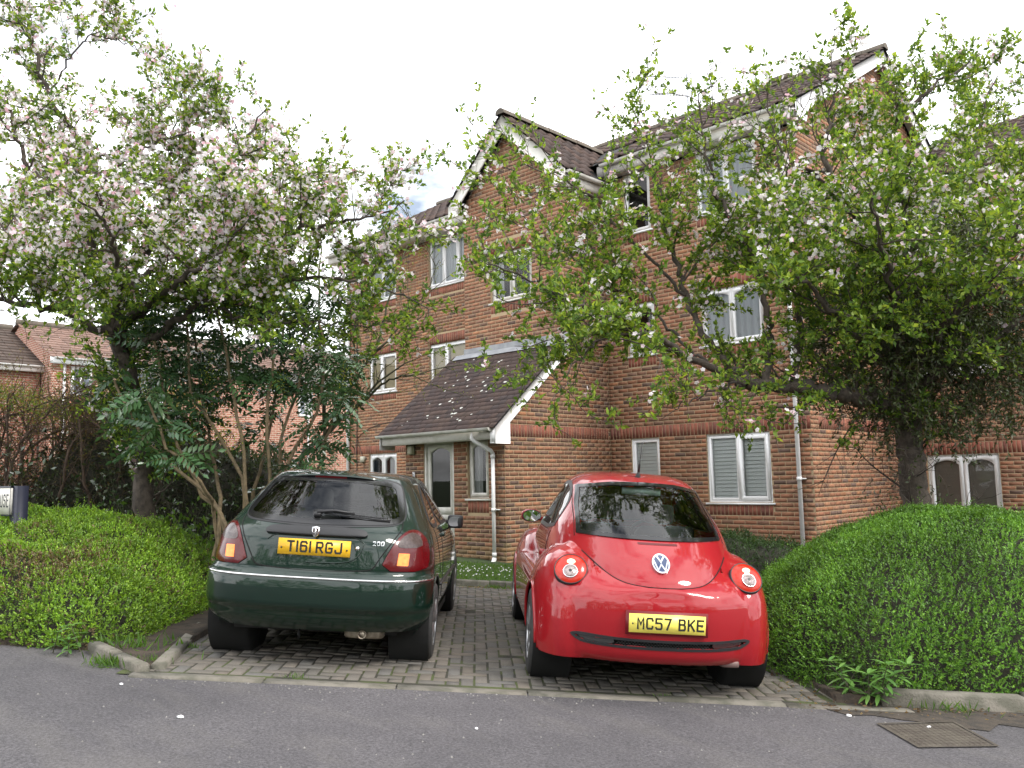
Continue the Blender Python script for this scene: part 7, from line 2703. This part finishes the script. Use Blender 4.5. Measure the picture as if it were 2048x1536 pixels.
for s_ in stems:
    pts = np.array(L3(*[(q_[0], q_[1], q_[2] - 0.55) for q_ in s_]))
    g0 = UV(*to_uv(pts[0]), 0)
    pts = np.concatenate([[g0], pts])
    path, L_ = smooth_path(pts, 16)
    path[1:] += RNG.normal(0, 0.014, (15, 3))
    w = Wood()
    w.tube(path, 0.027, 0.013, 6)
    w.build("stem", M_TAN, MH)
    tips.append((path[-1], unit(path[-1] - path[-3])))
    for k in (11, 13):
        tips.append((path[k], unit(path[k] - path[k - 2])))
for px, py in ((250, 850), (300, 800), (340, 850), (470, 860), (520, 880), (500, 740), (560, 780), (620, 850), (600, 930), (640, 760), (690, 800), (660, 700), (330, 700), (280, 650), (420, 660), (480, 620), (560, 640), (610, 620), (350, 610), (240, 720), (520, 700), (440, 780), (560, 980), (660, 880), (290, 740), (400, 840), (600, 560), (500, 560), (420, 570), (700, 720), (640, 600), (330, 640), (550, 830), (460, 700), (310, 590), (380, 600), (540, 590), (680, 640), (520, 640), (450, 600), (590, 700), (380, 740)):
    tips.append((at(px, py, RNG.uniform(9.2, 10.7)), unit(np.array([0, 0, 1.0]) + RNG.normal(0, 0.3, 3))))
MAH = [(0.052, 0.115, 0.048), (0.065, 0.14, 0.055), (0.042, 0.09, 0.04), (0.085, 0.165, 0.06)]
def pinnate(c, seed):
    """one pinnate leaf in its own frame: along +x, drooping, leaflets in pairs"""
    rg = np.random.default_rng(seed)
    lv_ = Leaves()
    L_, n_ = 0.33, 6
    ax = lambda t: np.array([L_ * t, 0, 0.12 * t - 0.26 * t * t])
    P, D, N, LL = [], [], [], []
    for k in range(n_):
        t = 0.2 + 0.8 * k / n_
        for s_ in (-1, 1):
            P.append(ax(t))
            D.append([0.45 + 0.3 * t, s_ * 1.0, -0.35 + rg.normal(0, 0.1)])
            N.append([0.1 + rg.normal(0, 0.15), s_ * 0.3, 1.0])
            LL.append(0.105 * (1.0 - 0.35 * abs(t - 0.5)) * rg.uniform(0.9, 1.1))
    P.append(ax(1.0)); D.append([1, 0, -0.4]); N.append([0.3, 0, 1]); LL.append(0.09)
    LL = np.array(LL)
    m_ = len(P)
    cc = np.clip(np.array(c) * rg.uniform(0.8, 1.25, (m_, 1)), 0, 1)
    lv_.add(np.array(P), np.array(D), LL, LL * 0.46, cc, 0.12, N=np.array(N))
    w = Wood()
    w.tube(np.array([ax(t) for t in np.linspace(0, 1, 6)]), 0.003, 0.0015, 3)
    V = np.concatenate(lv_.V + w.V)
    F = [tuple(f) for f in np.concatenate(lv_.F)] + [tuple(f + lv_.n) for f in np.concatenate(w.F)]
    C = list(map(tuple, np.concatenate(lv_.C))) + [(0.10, 0.13, 0.04)] * len(np.concatenate(w.F))
    return V, F, C
PIN = [pinnate(MAH[k % 4], 100 + k) for k in range(8)]
PIN_ME = [make_mesh("pinnate_leaf", V, F, M_GLOSSY, C) for V, F, C in PIN]
for _ in range(40):
    tips.append((at(RNG.uniform(240, 700), RNG.uniform(550, 800), RNG.uniform(9.6, 11.0)), unit(np.array([0, 0, 1.0]) + RNG.normal(0, 0.3, 3))))
places = []
for p, ax_ in tips:
    a0 = RNG.uniform(0, 6.28)
    for k in range(int(RNG.integers(8, 13))):
        az = a0 + k * 2.4
        d = unit(np.array([math.cos(az), math.sin(az), RNG.uniform(-0.75, 0.45)]))
        places.append((p + RNG.normal(0, 0.03, 3), d, RNG.uniform(0.72, 1.12), int(RNG.integers(8))))
places.sort(key=lambda q: np.linalg.norm(q[0][:2]))
fr, fF, fC, fn = [], [], [], 0
for i, (p, d, s_, k) in enumerate(places):
    y = unit(np.cross(np.array([0, 0, 1.0]), d))
    z = np.cross(d, y)
    ro = RNG.normal(0, 0.6)
    y, z = y * math.cos(ro) + z * math.sin(ro), z * math.cos(ro) - y * math.sin(ro)
    if i < 300:
        o = link("pinnate_leaf", PIN_ME[k], MH)
        o.matrix_parent_inverse = WORLD_OF[MH.name].inverted()
        o.matrix_basis = Matrix(((d[0] * s_, y[0] * s_, z[0] * s_, p[0]), (d[1] * s_, y[1] * s_, z[1] * s_, p[1]), (d[2] * s_, y[2] * s_, z[2] * s_, p[2]), (0, 0, 0, 1)))
    else:
        V, F, C = PIN[k]
        fr.append(p + (V[:, :1] * d + V[:, 1:2] * y + V[:, 2:3] * z) * s_)
        fF += [tuple(j + fn for j in f) for f in F]
        fC += C
        fn += len(V)
if fr:
    raw_mesh("rear_leaves", np.concatenate(fr), fF, M_GLOSSY, MH, fC, kind="stuff")
fs = Leaves()
for px, py in ((325, 820), (445, 855), (450, 870), (560, 760), (420, 745), (690, 760), (470, 880)):
    c = at(px, py, 9.2)
    m_ = 70
    q = c + RNG.normal(0, 1, (m_, 3)) * np.array([0.05, 0.05, 0.09])
    fs.add(q, RNG.normal(size=(m_, 3)), 0.016, 0.014, pick_cols(m_, [(0.35, 0.40, 0.05), (0.28, 0.36, 0.05)], None, 0.2), 0.4)
fs.build("flower_spikes", M_LEAF, MH, kind="stuff")

# ------------------------------------------------------------------ sparse catkin shrub in front of the left wall
def twig_shrub(name, label, cat, base, limbs, m_wood, sec, tw, leaf, pal, gap, llen, lift=0.05, keepp=0.8, r=(0.03, 0.005)):
    T = thing(name, label, cat, tuple(base))
    wd_, tq = Wood(), Wood()
    lv_ = Leaves()
    Pq, Dq = [], []
    for pts, r0, r1 in limbs:
        path, L_ = smooth_path(np.array(pts), 18)
        path[1:] += RNG.normal(0, 0.012, (17, 3))
        wd_.tube(path, r0, r1, 7)
        TT = unit(np.gradient(path, axis=0))
        s = 0.3 * L_
        while s < L_:
            k = min(16, int(s / L_ * 17))
            o2 = RNG.normal(size=3)
            d = unit(TT[k] * 0.7 + unit(o2 - TT[k] * (o2 @ TT[k])) * 0.7 + np.array([0, 0, lift * 4]))
            L2 = RNG.uniform(*sec)
            sp = wander(path[k], d, L2, 8, 0.13, lift)
            tq.tube(sp, 0.007, 0.002, 4)
            q = 0.1
            while q < L2:
                j = min(7, int(q / L2 * 8))
                o3 = RNG.normal(size=3)
                d3 = unit(d * 0.8 + o3 * 0.5 + np.array([0, 0, lift * 2]))
                L3_ = RNG.uniform(*tw)
                t3 = wander(sp[j], d3, L3_, 4, 0.15, lift)
                tq.tube(t3, 0.003, 0.0012, 3)
                for e in np.arange(0.05, L3_, llen):
                    if RNG.random() < keepp:
                        a = min(3, int(e / L3_ * 4))
                        Pq.append(t3[a] + (t3[a + 1] - t3[a]) * (e / L3_ * 4 - a))
                        Dq.append(d3)
                q += gap * RNG.uniform(0.6, 1.4)
            s += gap * 1.6 * RNG.uniform(0.6, 1.4)
    wd_.build("stems", m_wood, T)
    tq.build("twigs", m_wood, T, kind="stuff")
    if Pq:
        Pq, Dq = np.array(Pq), np.array(Dq)
        n_ = len(Pq)
        for _ in range(2):
            l_ = RNG.uniform(*leaf, n_)
            lv_.add(Pq, Dq * 0.6 + RNG.normal(0, 0.6, (n_, 3)), l_, l_ * 0.4, pick_cols(n_, pal, None, 0.2))
        lv_.build("foliage", M_LEAF, T, kind="stuff")
    return T
twig_shrub("catkin_shrub", "thin branched shrub with sparse tiny leaves leaning across the left wall", "shrub", UV(-2.55, 11.2, 0), [
    ([UV(-2.55, 11.2, 0), at(600, 930, 10.8), at(650, 868, 10.7), at(720, 810, 10.6), at(775, 745, 10.5), at(840, 715, 10.4)], 0.05, 0.006),
    ([at(655, 865, 10.7), at(700, 780, 10.6), at(745, 710, 10.5), at(800, 665, 10.4), at(850, 630, 10.3)], 0.026, 0.005),
    ([at(720, 812, 10.6), at(780, 760, 10.3), at(850, 745, 10.1), at(900, 735, 10.0)], 0.018, 0.004),
    ([at(690, 800, 10.6), at(690, 650, 10.9), at(710, 480, 11.1), at(700, 330, 11.3)], 0.022, 0.004),
    ([at(650, 868, 10.7), at(640, 700, 11.0), at(640, 520, 11.3), at(650, 350, 11.5)], 0.026, 0.004),
    ([at(745, 710, 10.5), at(790, 560, 10.6), at(820, 450, 10.7), at(800, 390, 10.7)], 0.016, 0.004),
    ([at(745, 710, 10.5), at(840, 600, 10.4), at(880, 520, 10.3)], 0.014, 0.004),
    ([at(640, 700, 11.0), at(580, 520, 11.3), at(600, 400, 11.6)], 0.018, 0.004),
], M_GREENTWIG, (0.4, 1.0), (0.15, 0.5), (0.018, 0.034), [(0.20, 0.24, 0.05), (0.26, 0.27, 0.08), (0.15, 0.2, 0.04)], 0.14, 0.045, lift=0.05, keepp=0.75)
# ------------------------------------------------------------------ brown twiggy hedge behind the sign
lim = []
for k in range(52):
    u, v = RNG.uniform(-8.6, -4.6), RNG.uniform(11.2, 12.8)
    b0 = UV(u, v, 0)
    lim.append(([b0, b0 + RU * RNG.normal(0, .15) + np.array([0, 0, 0.7]), b0 + RU * RNG.normal(0, .35) + FV * RNG.normal(0, .2) + np.array([0, 0, 1.4]), b0 + RU * RNG.normal(0, .6) + FV * RNG.normal(0, .3) + np.array([0, 0, 2.3])], 0.032, 0.008))
BH = twig_shrub("twiggy_hedge", "tall brown half bare hedge behind the name sign, green only along its top", "hedge", UV(-6.5, 12, 0), lim, mat("brown_twig", (0.085, 0.055, 0.038), 0.9, var=0.6, var_scale=20, var_col=(0.04, 0.027, 0.02)), (0.4, 0.8), (0.15, 0.45), (0.025, 0.042), [(0.13, 0.10, 0.04), (0.10, 0.07, 0.035), (0.12, 0.14, 0.04)], 0.085, 0.07, lift=0.02, keepp=0.6)
tl = Leaves()
m_ = 8000
u, v = RNG.uniform(-9.0, -4.4, m_), RNG.uniform(11.0, 13.0, m_)
P = RU * u[:, None] + FV * v[:, None]
P[:, 2] += gz(u) + 2.22 + 0.16 * np.sin(u * 2.3) + RNG.normal(0, 0.10, m_)
tl.add(P, RNG.normal(0, 0.6, (m_, 3)) + np.array([0, 0, 0.4]), RNG.uniform(0.03, 0.05, m_), RNG.uniform(0.016, 0.026, m_), pick_cols(m_, [(0.13, 0.19, 0.035), (0.16, 0.2, 0.04), (0.09, 0.14, 0.03), (0.2, 0.14, 0.05)], None, 0.2))
tl.build("top_foliage", M_LEAF, BH, kind="stuff")

# ------------------------------------------------------------------ undergrowth below the left tree
def leafy_clump(name, label, cat, spots, n, size, pal, hgt, group=None, m_=None):
    c = np.mean([UV(*s_[:2], 0) for s_ in spots], axis=0)
    T = thing(name, label, cat, tuple(c), group)
    lv_, w = Leaves(), Wood()
    for u, v, r in spots:
        for _ in range(n):
            b0 = UV(u + RNG.normal(0, r * 0.5), v + RNG.normal(0, r * 0.5), 0)
            d = unit(np.array([0, 0, 1.0]) + RNG.normal(0, 0.35, 3))
            L_ = hgt * RNG.uniform(0.5, 1.1)
            tw = wander(b0, d, L_, 5, 0.15, 0.02)
            w.tube(tw, 0.004, 0.0015, 3)
            q = tw[RNG.integers(2, 6, 9)] + RNG.normal(0, 0.02, (9, 3))
            l_ = RNG.uniform(*size, 9)
            lv_.add(q, RNG.normal(0, 0.8, (9, 3)) + np.array([0, 0, 0.2]), l_, l_ * 0.55, pick_cols(9, pal, None, 0.2))
    w.build("stems", M_GREENTWIG, T)
    lv_.build("foliage", m_ or M_LEAF, T, kind="stuff")
    return T
leafy_clump("undergrowth_shrub", "low leafy undergrowth between the left hedge and the shrub stems", "shrub", [(-3.3, 9.6, 0.5), (-3.9, 10.1, 0.6), (-4.7, 10.4, 0.7), (-5.4, 10.6, 0.6), (-3.0, 10.2, 0.4)], 46, (0.05, 0.09), [(0.075, 0.15, 0.025), (0.055, 0.12, 0.02), (0.10, 0.19, 0.03)], 0.95)
leafy_clump("ivy_clump", "dark ivy low on the ground behind the left hedge", "ivy", [(-4.3, 11.3, 0.8), (-5.3, 11.6, 0.8), (-3.4, 11.4, 0.7), (-6.3, 11.2, 0.8)], 110, (0.05, 0.085), [(0.025, 0.05, 0.015), (0.035, 0.065, 0.02), (0.045, 0.06, 0.025)], 1.7, m_=M_GLOSSY)

# ------------------------------------------------------------------ trees across the road behind the viewer, mirrored in the car windows
lv = Leaves()
wood = Wood()
for cu, cv, cz, r, n_ in ((2.9, -2.2, 6.4, 2.1, 4200), (-0.6, -4.4, 6.8, 2.2, 4200), (6.0, -4.0, 5.6, 2.6, 4200), (-6.5, -8.0, 4.2, 3.4, 3800), (9.5, -8.0, 4.5, 3.6, 3800)):
    c = UV(cu, cv, 0)
    c[2] = cz
    k = n_ // 14
    e = unit(RNG.normal(size=(k, 3))) * (RNG.random((k, 1)) ** 0.5) * r * np.array([1.15, 1.15, 0.75])
    q = np.repeat(c + e, 14, 0) + RNG.normal(0, 0.11, (k * 14, 3))
    l_ = RNG.uniform(0.05, 0.09, len(q))
    lv.add(q, RNG.normal(size=q.shape), l_, l_ * 0.5, pick_cols(len(q), APPLE, None, 0.25))
    b0 = UV(cu, cv - 1.5, 0)
    wood.tube(np.array([b0, b0 + (c - b0) * 0.5 + RU * 0.2, c]), 0.17, 0.05, 7)
    for j in range(9):
        wood.tube(wander(c - np.array([0, 0, 0.6]), RNG.normal(size=3) + np.array([0, 0, 0.4]), r * 1.1, 7, 0.2), 0.05, 0.008, 4)
us = RNG.uniform(-22, 22, 15000)
vs = -12.5 + RNG.normal(0, 0.8, 15000)
P = RU * us[:, None] + FV * vs[:, None]
P[:, 2] += gz(us) + RNG.uniform(0, 1, 15000) * (5.2 + 1.8 * np.sin(us * 0.7) + 1.0 * np.sin(us * 1.9))  # row raised to tree height to darken the cars' reflections
lv.add(P, RNG.normal(size=P.shape), 0.36, 0.24, pick_cols(15000, BOX, None, 0.3))
belt = lv.build("tree_belt", M_LEAF, None, kind="stuff")
belt["label"] = "unseen trees and heightened hedge across the road, mirrored in the car windows"
wood.build("boughs", M_BARK, belt, kind="stuff")
# ------------------------------------------------------------------ lawn and daisies
gl = Leaves()
m_ = 16000
u, v = RNG.uniform(-2.2, 2.3, m_), RNG.uniform(11.78, 14.2, m_)
P = RU * u[:, None] + FV * v[:, None]
P[:, 2] += gz(u) + 0.055
gl.add(P, RNG.normal(0, 0.35, (m_, 3)) + np.array([0, 0, 1.0]), RNG.uniform(0.03, 0.075, m_), 0.006, pick_cols(m_, [(0.07, 0.16, 0.02), (0.09, 0.2, 0.025), (0.05, 0.12, 0.018), (0.12, 0.19, 0.04)], None, 0.2))
gl.build("grass", M_LEAF, None, kind="stuff")
dz = Leaves()
m_ = 130
u, v = RNG.uniform(-1.3, 0.7, m_), RNG.uniform(11.9, 13.4, m_)
P = RU * u[:, None] + FV * v[:, None]
P[:, 2] += gz(u) + 0.055 + RNG.uniform(0.05, 0.085, m_)
dz.flowers(P, RNG.normal(0, 0.3, (m_, 3)) + np.array([0, 0, 1.0]) - FV * 0.5, 0.013, np.full((m_, 3), 0.82))
dz.build("daisies", M_PETAL, None, kind="stuff")

# ------------------------------------------------------------------ broad leaved plants at the road edge: every leaf a piece
def broad_leaf_mesh(c, seed, w=0.27):
    rg = np.random.default_rng(seed)
    n = 7
    V, F = [], []
    for i in range(n):
        t = i / (n - 1)
        hw = w * math.sin(math.pi * min(1, t * 0.92 + 0.05)) ** 0.8 * (1 - 0.25 * t) / 2
        z = 0.06 * t - 0.20 * t * t
        V += [(t, hw, z + hw * 0.25), (t, 0, z), (t, -hw, z + hw * 0.25)]
    for i in range(n - 1):
        for k in range(2):
            F.append((i * 3 + k, i * 3 + k + 1, (i + 1) * 3 + k + 1, (i + 1) * 3 + k))
    return make_mesh("leaf", np.array(V), F, M_BROAD, [tuple(np.array(c) * rg.uniform(0.9, 1.1)) for _ in F], True)
M_BROAD = leaf_mat("broad_leaf", 0.38, 0.22, 0.5)
BL = [broad_leaf_mesh(c, k) for k, c in enumerate([(0.10, 0.22, 0.05), (0.13, 0.27, 0.06), (0.08, 0.18, 0.045), (0.16, 0.30, 0.07)])]
def broad_plant(name, label, u, v, stems, size, hgt, spread):
    T = thing(name, label, "plant", tuple(UV(u, v, 0)))
    w = Wood()
    for _ in range(stems):
        b0 = UV(u + RNG.normal(0, spread * 0.35), v + RNG.normal(0, spread * 0.25), 0)
        d = unit(np.array([0, 0, 1.0]) + RU * RNG.normal(0, 0.5) - FV * RNG.uniform(0, 0.5))
        L_ = hgt * RNG.uniform(0.6, 1.1)
        path = wander(b0, d, L_, 6, 0.08, 0.02)
        w.tube(path, 0.005, 0.003, 5)
        for k in range(3):
            for j in range(4 if k < 2 else 5):
                p = path[-1 - 2 * (2 - k)] if k < 2 else path[-1]
                az = j * 1.57 + k * 0.8 + RNG.uniform(-0.3, 0.3)
                x = unit(np.array([math.cos(az), math.sin(az), RNG.uniform(0.05, 0.5) if k == 2 else RNG.uniform(-0.3, 0.3)]))
                y = unit(np.cross(np.array([0, 0, 1.0]), x))
                z = np.cross(x, y)
                s_ = size * RNG.uniform(0.7, 1.15)
                o = link("leaf", BL[int(RNG.integers(4))], T)
                o.matrix_parent_inverse = WORLD_OF[T.name].inverted()
                o.matrix_basis = Matrix(((x[0] * s_, y[0] * s_, z[0] * s_, p[0]), (x[1] * s_, y[1] * s_, z[1] * s_, p[1]), (x[2] * s_, y[2] * s_, z[2] * s_, p[2]), (0, 0, 0, 1)))
    w.build("stems", M_GREENTWIG, T)
broad_plant("broad_leaved_seedling", "fresh long leaved seedling at the kerb in front of the right hedge", 2.50, 6.42, 8, 0.125, 0.36, 0.32)
broad_plant("broad_leaved_seedling", "pale leaved weed at the road edge below the left hedge", -3.32, 6.52, 3, 0.095, 0.2, 0.2)
def tuft(label, u, v, n, hgt, r, pal):
    T = thing("weed_tuft", label, "weed", tuple(UV(u, v, 0)))
    lv_ = Leaves()
    b = np.array([UV(u + RNG.normal(0, r), v + RNG.normal(0, r * 0.6), 0) for _ in range(n)])
    l_ = RNG.uniform(0.4, 1.0, n) * hgt
    lv_.add(b, RNG.normal(0, 0.55, (n, 3)) + np.array([0, 0, 0.8]), l_, l_ * 0.11, pick_cols(n, pal, None, 0.2))
    lv_.build("leaves", M_LEAF, T, kind="stuff")
G_ = [(0.08, 0.17, 0.03), (0.11, 0.2, 0.035), (0.06, 0.13, 0.025)]
tuft("round weed tuft on the kerb stones by the left hedge corner", -2.86, 6.22, 260, 0.10, 0.09, G_)
tuft("small weeds in the soil corner where the left kerbs meet", -2.62, 6.34, 150, 0.09, 0.10, G_)
tuft("weeds along the soil strip beside the green car", -2.93, 6.75, 240, 0.16, 0.17, G_)
tuft("tuft of weed on the kerb by the rear wheel of the green car", -2.60, 6.9, 110, 0.07, 0.05, G_)
tuft("low weed growing in the edging joint in front of the green car", -1.55, 6.12, 90, 0.05, 0.05, G_)
tuft("little weed in the paving joint in front of the red car", 1.02, 6.20, 60, 0.05, 0.03, G_)
tuft("weeds at the foot of the right hedge behind the seedling", 2.35, 6.75, 130, 0.10, 0.14, G_)
tuft("grassy tuft at the far kerb between the two cars", -0.28, 11.6, 160, 0.09, 0.12, G_)
tuft("weed trailing over the kerb in front of the right hedge", 3.05, 6.3, 120, 0.12, 0.12, G_)
# dead leaves swept against the kerbs
ll = Leaves()
spots = []
for _ in range(150):
    spots.append((RNG.uniform(-0.9, 0.3), RNG.normal(11.5, 0.07)))
for _ in range(240):
    spots.append((RNG.uniform(1.95, 5.0), RNG.normal(6.18, 0.09)))
for _ in range(110):
    spots.append((RNG.normal(2.1, 0.12), RNG.uniform(6.4, 8.0)))
for _ in range(70):
    spots.append((RNG.normal(-2.95, 0.12), RNG.uniform(6.4, 8.0)))
b = np.array([UV(u_, v_, 0.02) for u_, v_ in spots])
m_ = len(b)
ll.add(b, np.concatenate([RNG.normal(size=(m_, 2)), RNG.uniform(-0.1, 0.25, (m_, 1))], 1), RNG.uniform(0.015, 0.05, m_), RNG.uniform(0.005, 0.02, m_), pick_cols(m_, [(0.20, 0.13, 0.07), (0.14, 0.09, 0.05), (0.28, 0.21, 0.12), (0.09, 0.06, 0.04)], None, 0.2))
ll.build("fallen_leaves", M_LEAF, None, kind="stuff")

gr_ = MB()
for k in range(520):
    if k < 260:
        u_ = RNG.uniform(-2.6, 2.6)
        v_ = edge_v(u_) - 0.07 - abs(RNG.normal(0, 0.09))
    else:
        u_, v_ = RNG.uniform(-4.5, 4.5), RNG.uniform(4.0, 6.0)
    r_ = RNG.uniform(0.003, 0.009)
    c = UV(u_, v_, 0.0)
    t_ = RNG.uniform(0, 3)
    V = [c + RU * r_ * math.cos(t_ + q) + FV * r_ * math.sin(t_ + q) for q in (0, 1.7, 3.3, 4.8)] + [c + np.array([0, 0, r_])]
    g_ = RNG.uniform(0.08, 0.22)
    gr_.add(V, [(0, 1, 4), (1, 2, 4), (2, 3, 4), (3, 0, 4)], (g_, g_ * 0.96, g_ * 0.9))
gr_.build("grit", mat("loose_grit", rough=0.9, tint=True), None, kind="stuff")

# ------------------------------------------------------------------ inspection cover in the road
IC = thing("inspection_cover", "worn rectangular iron inspection cover in the road at the lower right", "manhole cover", tuple(UV(2.62, 5.64, 0)))
M_IRON = mat("rusty_iron", (0.075, 0.062, 0.05), 0.75, metal=0.3, var=0.8, var_scale=9, var_col=(0.11, 0.095, 0.075), bump=0.6, bump_scale=70)
c4 = [np.array(q) for q in ((2.33, 5.80), (2.92, 5.97), (2.92, 5.42), (2.37, 5.30))]
def cov(a, b_, h):
    q = (c4[0] * (1 - a) + c4[1] * a) * (1 - b_) + (c4[3] * (1 - a) + c4[2] * a) * b_
    return UV(q[0], q[1], h)
g = MB()
for (a0, b0, a1, b1) in ((0, 0, 1, 0.045), (0, 0.955, 1, 1), (0, 0.045, 0.04, 0.955), (0.96, 0.045, 1, 0.955)):
    g.add([cov(a0, b0, 0.009), cov(a1, b0, 0.009), cov(a1, b1, 0.009), cov(a0, b1, 0.009)], [(0, 1, 2, 3)])
g.build("frame", M_IRON, IC)
g = MB()
g.add([cov(0.05, 0.055, 0.006), cov(0.95, 0.055, 0.006), cov(0.95, 0.945, 0.006), cov(0.05, 0.945, 0.006)], [(0, 1, 2, 3)])
g.build("plate", M_IRON, IC)
g = MB()
for i in range(13):
    for j in range(9):
        a, b_ = 0.08 + i * 0.066, 0.09 + j * 0.095
        V = [cov(a, b_, 0.0105), cov(a + 0.048, b_, 0.0105), cov(a + 0.048, b_ + 0.07, 0.0105), cov(a, b_ + 0.07, 0.0105), cov(a - .006, b_ - .008, 0.006), cov(a + 0.054, b_ - .008, 0.006), cov(a + 0.054, b_ + 0.078, 0.006), cov(a - .006, b_ + 0.078, 0.006)]
        g.add(V, [(0, 1, 2, 3), (0, 4, 5, 1), (1, 5, 6, 2), (2, 6, 7, 3), (3, 7, 4, 0)])
g.build("raised_pattern", M_IRON, IC, kind="stuff")

# ------------------------------------------------------------------ name sign
SG = thing("name_sign", "white name board ending in HOUSE on dark posts at the left edge", "sign", tuple(UV(-5.3, 8.3, 0)))
M_POST = mat("dark_blue_post", (0.012, 0.014, 0.03), 0.5, var=0.3, var_scale=6)
M_BOARD = mat("white_sign_board", (0.72, 0.70, 0.66), 0.5, var=0.4, var_scale=10, var_col=(0.55, 0.53, 0.48))
p1 = at(38, 1000, 8.3)
sd_ = unit(np.array(RU) * 0.79 - FV * 0.615)           # board direction, its right end nearer
sn_ = unit(-FV * 0.79 - RU * 0.615)
sz_ = np.array([0, 0, 1.0])
for k, off in enumerate((0.0, -1.35)):
    c = p1 + sd_ * off
    g = MB()
    top = p1[2] + 0.135
    V = []
    for z in (top - 1.2, top):
        for a, b_ in ((-0.075, -0.05), (0.085, -0.05), (0.085, 0.05), (-0.075, 0.05)):
            V.append(np.array([c[0], c[1], z]) + sd_ * a + sn_ * b_)
    g.add(V, [(0, 1, 5, 4), (1, 2, 6, 5), (2, 3, 7, 6), (3, 0, 4, 7), (4, 5, 6, 7)])
    g.build("post", M_POST, SG)
g = MB()
bc = p1 + sn_ * 0.062
def sb(x, z, lift):
    return bc + sd_ * x + sz_ * (z + 0.0) + sn_ * lift
g.add([sb(-1.5, -0.135, 0.012), sb(-0.015, -0.135, 0.012), sb(-0.015, 0.115, 0.012), sb(-1.5, 0.115, 0.012), sb(-1.5, -0.135, -0.01), sb(-0.015, -0.135, -0.01), sb(-0.015, 0.115, -0.01), sb(-1.5, 0.115, -0.01)], [(0, 1, 2, 3), (0, 4, 5, 1), (1, 5, 6, 2), (2, 6, 7, 3), (3, 7, 4, 0)])
bd = g.build("board", M_BOARD, SG)
g = MB()
g.add([sb(-1.52, 0.118, 0.016), sb(-0.005, 0.118, 0.016), sb(-0.005, 0.135, 0.016), sb(-1.52, 0.135, 0.016), sb(-1.52, 0.135, -0.02), sb(-0.005, 0.135, -0.02)], [(0, 1, 2, 3), (3, 2, 5, 4)])
g.add([sb(-0.014, -0.15, 0.016), sb(-0.003, -0.15, 0.016), sb(-0.003, 0.12, 0.016), sb(-0.014, 0.12, 0.016)], [(0, 1, 2, 3)])
g.add([sb(-1.52, -0.15, 0.016), sb(-0.014, -0.15, 0.016), sb(-0.014, -0.137, 0.016), sb(-1.52, -0.137, 0.016)], [(0, 1, 2, 3)])
g.build("edge_trim", M_POST, SG)
g = MB()
stroke_text(g, "HOUSE", -0.362, -0.068, 0.050, 0.125, 0.016, 0.015, sb, lift=0.0135)
g.build("lettering", mat("sign_black", (0.02, 0.02, 0.03), 0.5), bd)

# ------------------------------------------------------------------ bits of litter on the road
M_LIT = mat("white_litter", (0.75, 0.75, 0.76), 0.7)
def litter(label, px, py, s_, n=6):
    # where the sight line meets the road
    lo, hi = 2.0, 12.0
    for _ in range(40):
        m_ = (lo + hi) / 2
        q = at(px, py, m_)
        if q[2] > gz(q @ RU):
            lo = m_
        else:
            hi = m_
    q = at(px, py, lo)
    u, v = q @ RU, q @ FV
    o = thing("litter_scrap", label, "litter", tuple(UV(u, v, 0.008)))
    mb = MB()
    a = np.linspace(0, 6.283, n, endpoint=False)
    r = s_ * RNG.uniform(0.6, 1.2, n)
    top = [UV(u + r[k] * math.cos(a[k]), v + r[k] * 0.7 * math.sin(a[k]), 0.012 + RNG.uniform(0, s_ * 0.35)) for k in range(n)]
    bot = [UV(u + r[k] * math.cos(a[k]), v + r[k] * 0.7 * math.sin(a[k]), 0.005) for k in range(n)]
    c = UV(u, v, 0.014 + s_ * 0.3)
    mb.add(top + bot + [c], [(k, (k + 1) % n, 2 * n) for k in range(n)] + [(n + k, n + (k + 1) % n, (k + 1) % n, k) for k in range(n)])
    mb.build("scrap", M_LIT, o)
litter("white scrap of litter on the road in front of the green car", 362, 1437, 0.022)
litter("small white chip on the road near the left kerb", 243, 1371, 0.012)
litter("pale scrap lying on the dirt at the right road edge", 1698, 1434, 0.016)
litter("tiny white splinter on the road at the middle right", 953, 1460, 0.010)
litter("white fleck lying on the iron inspection cover", 1858, 1457, 0.014)
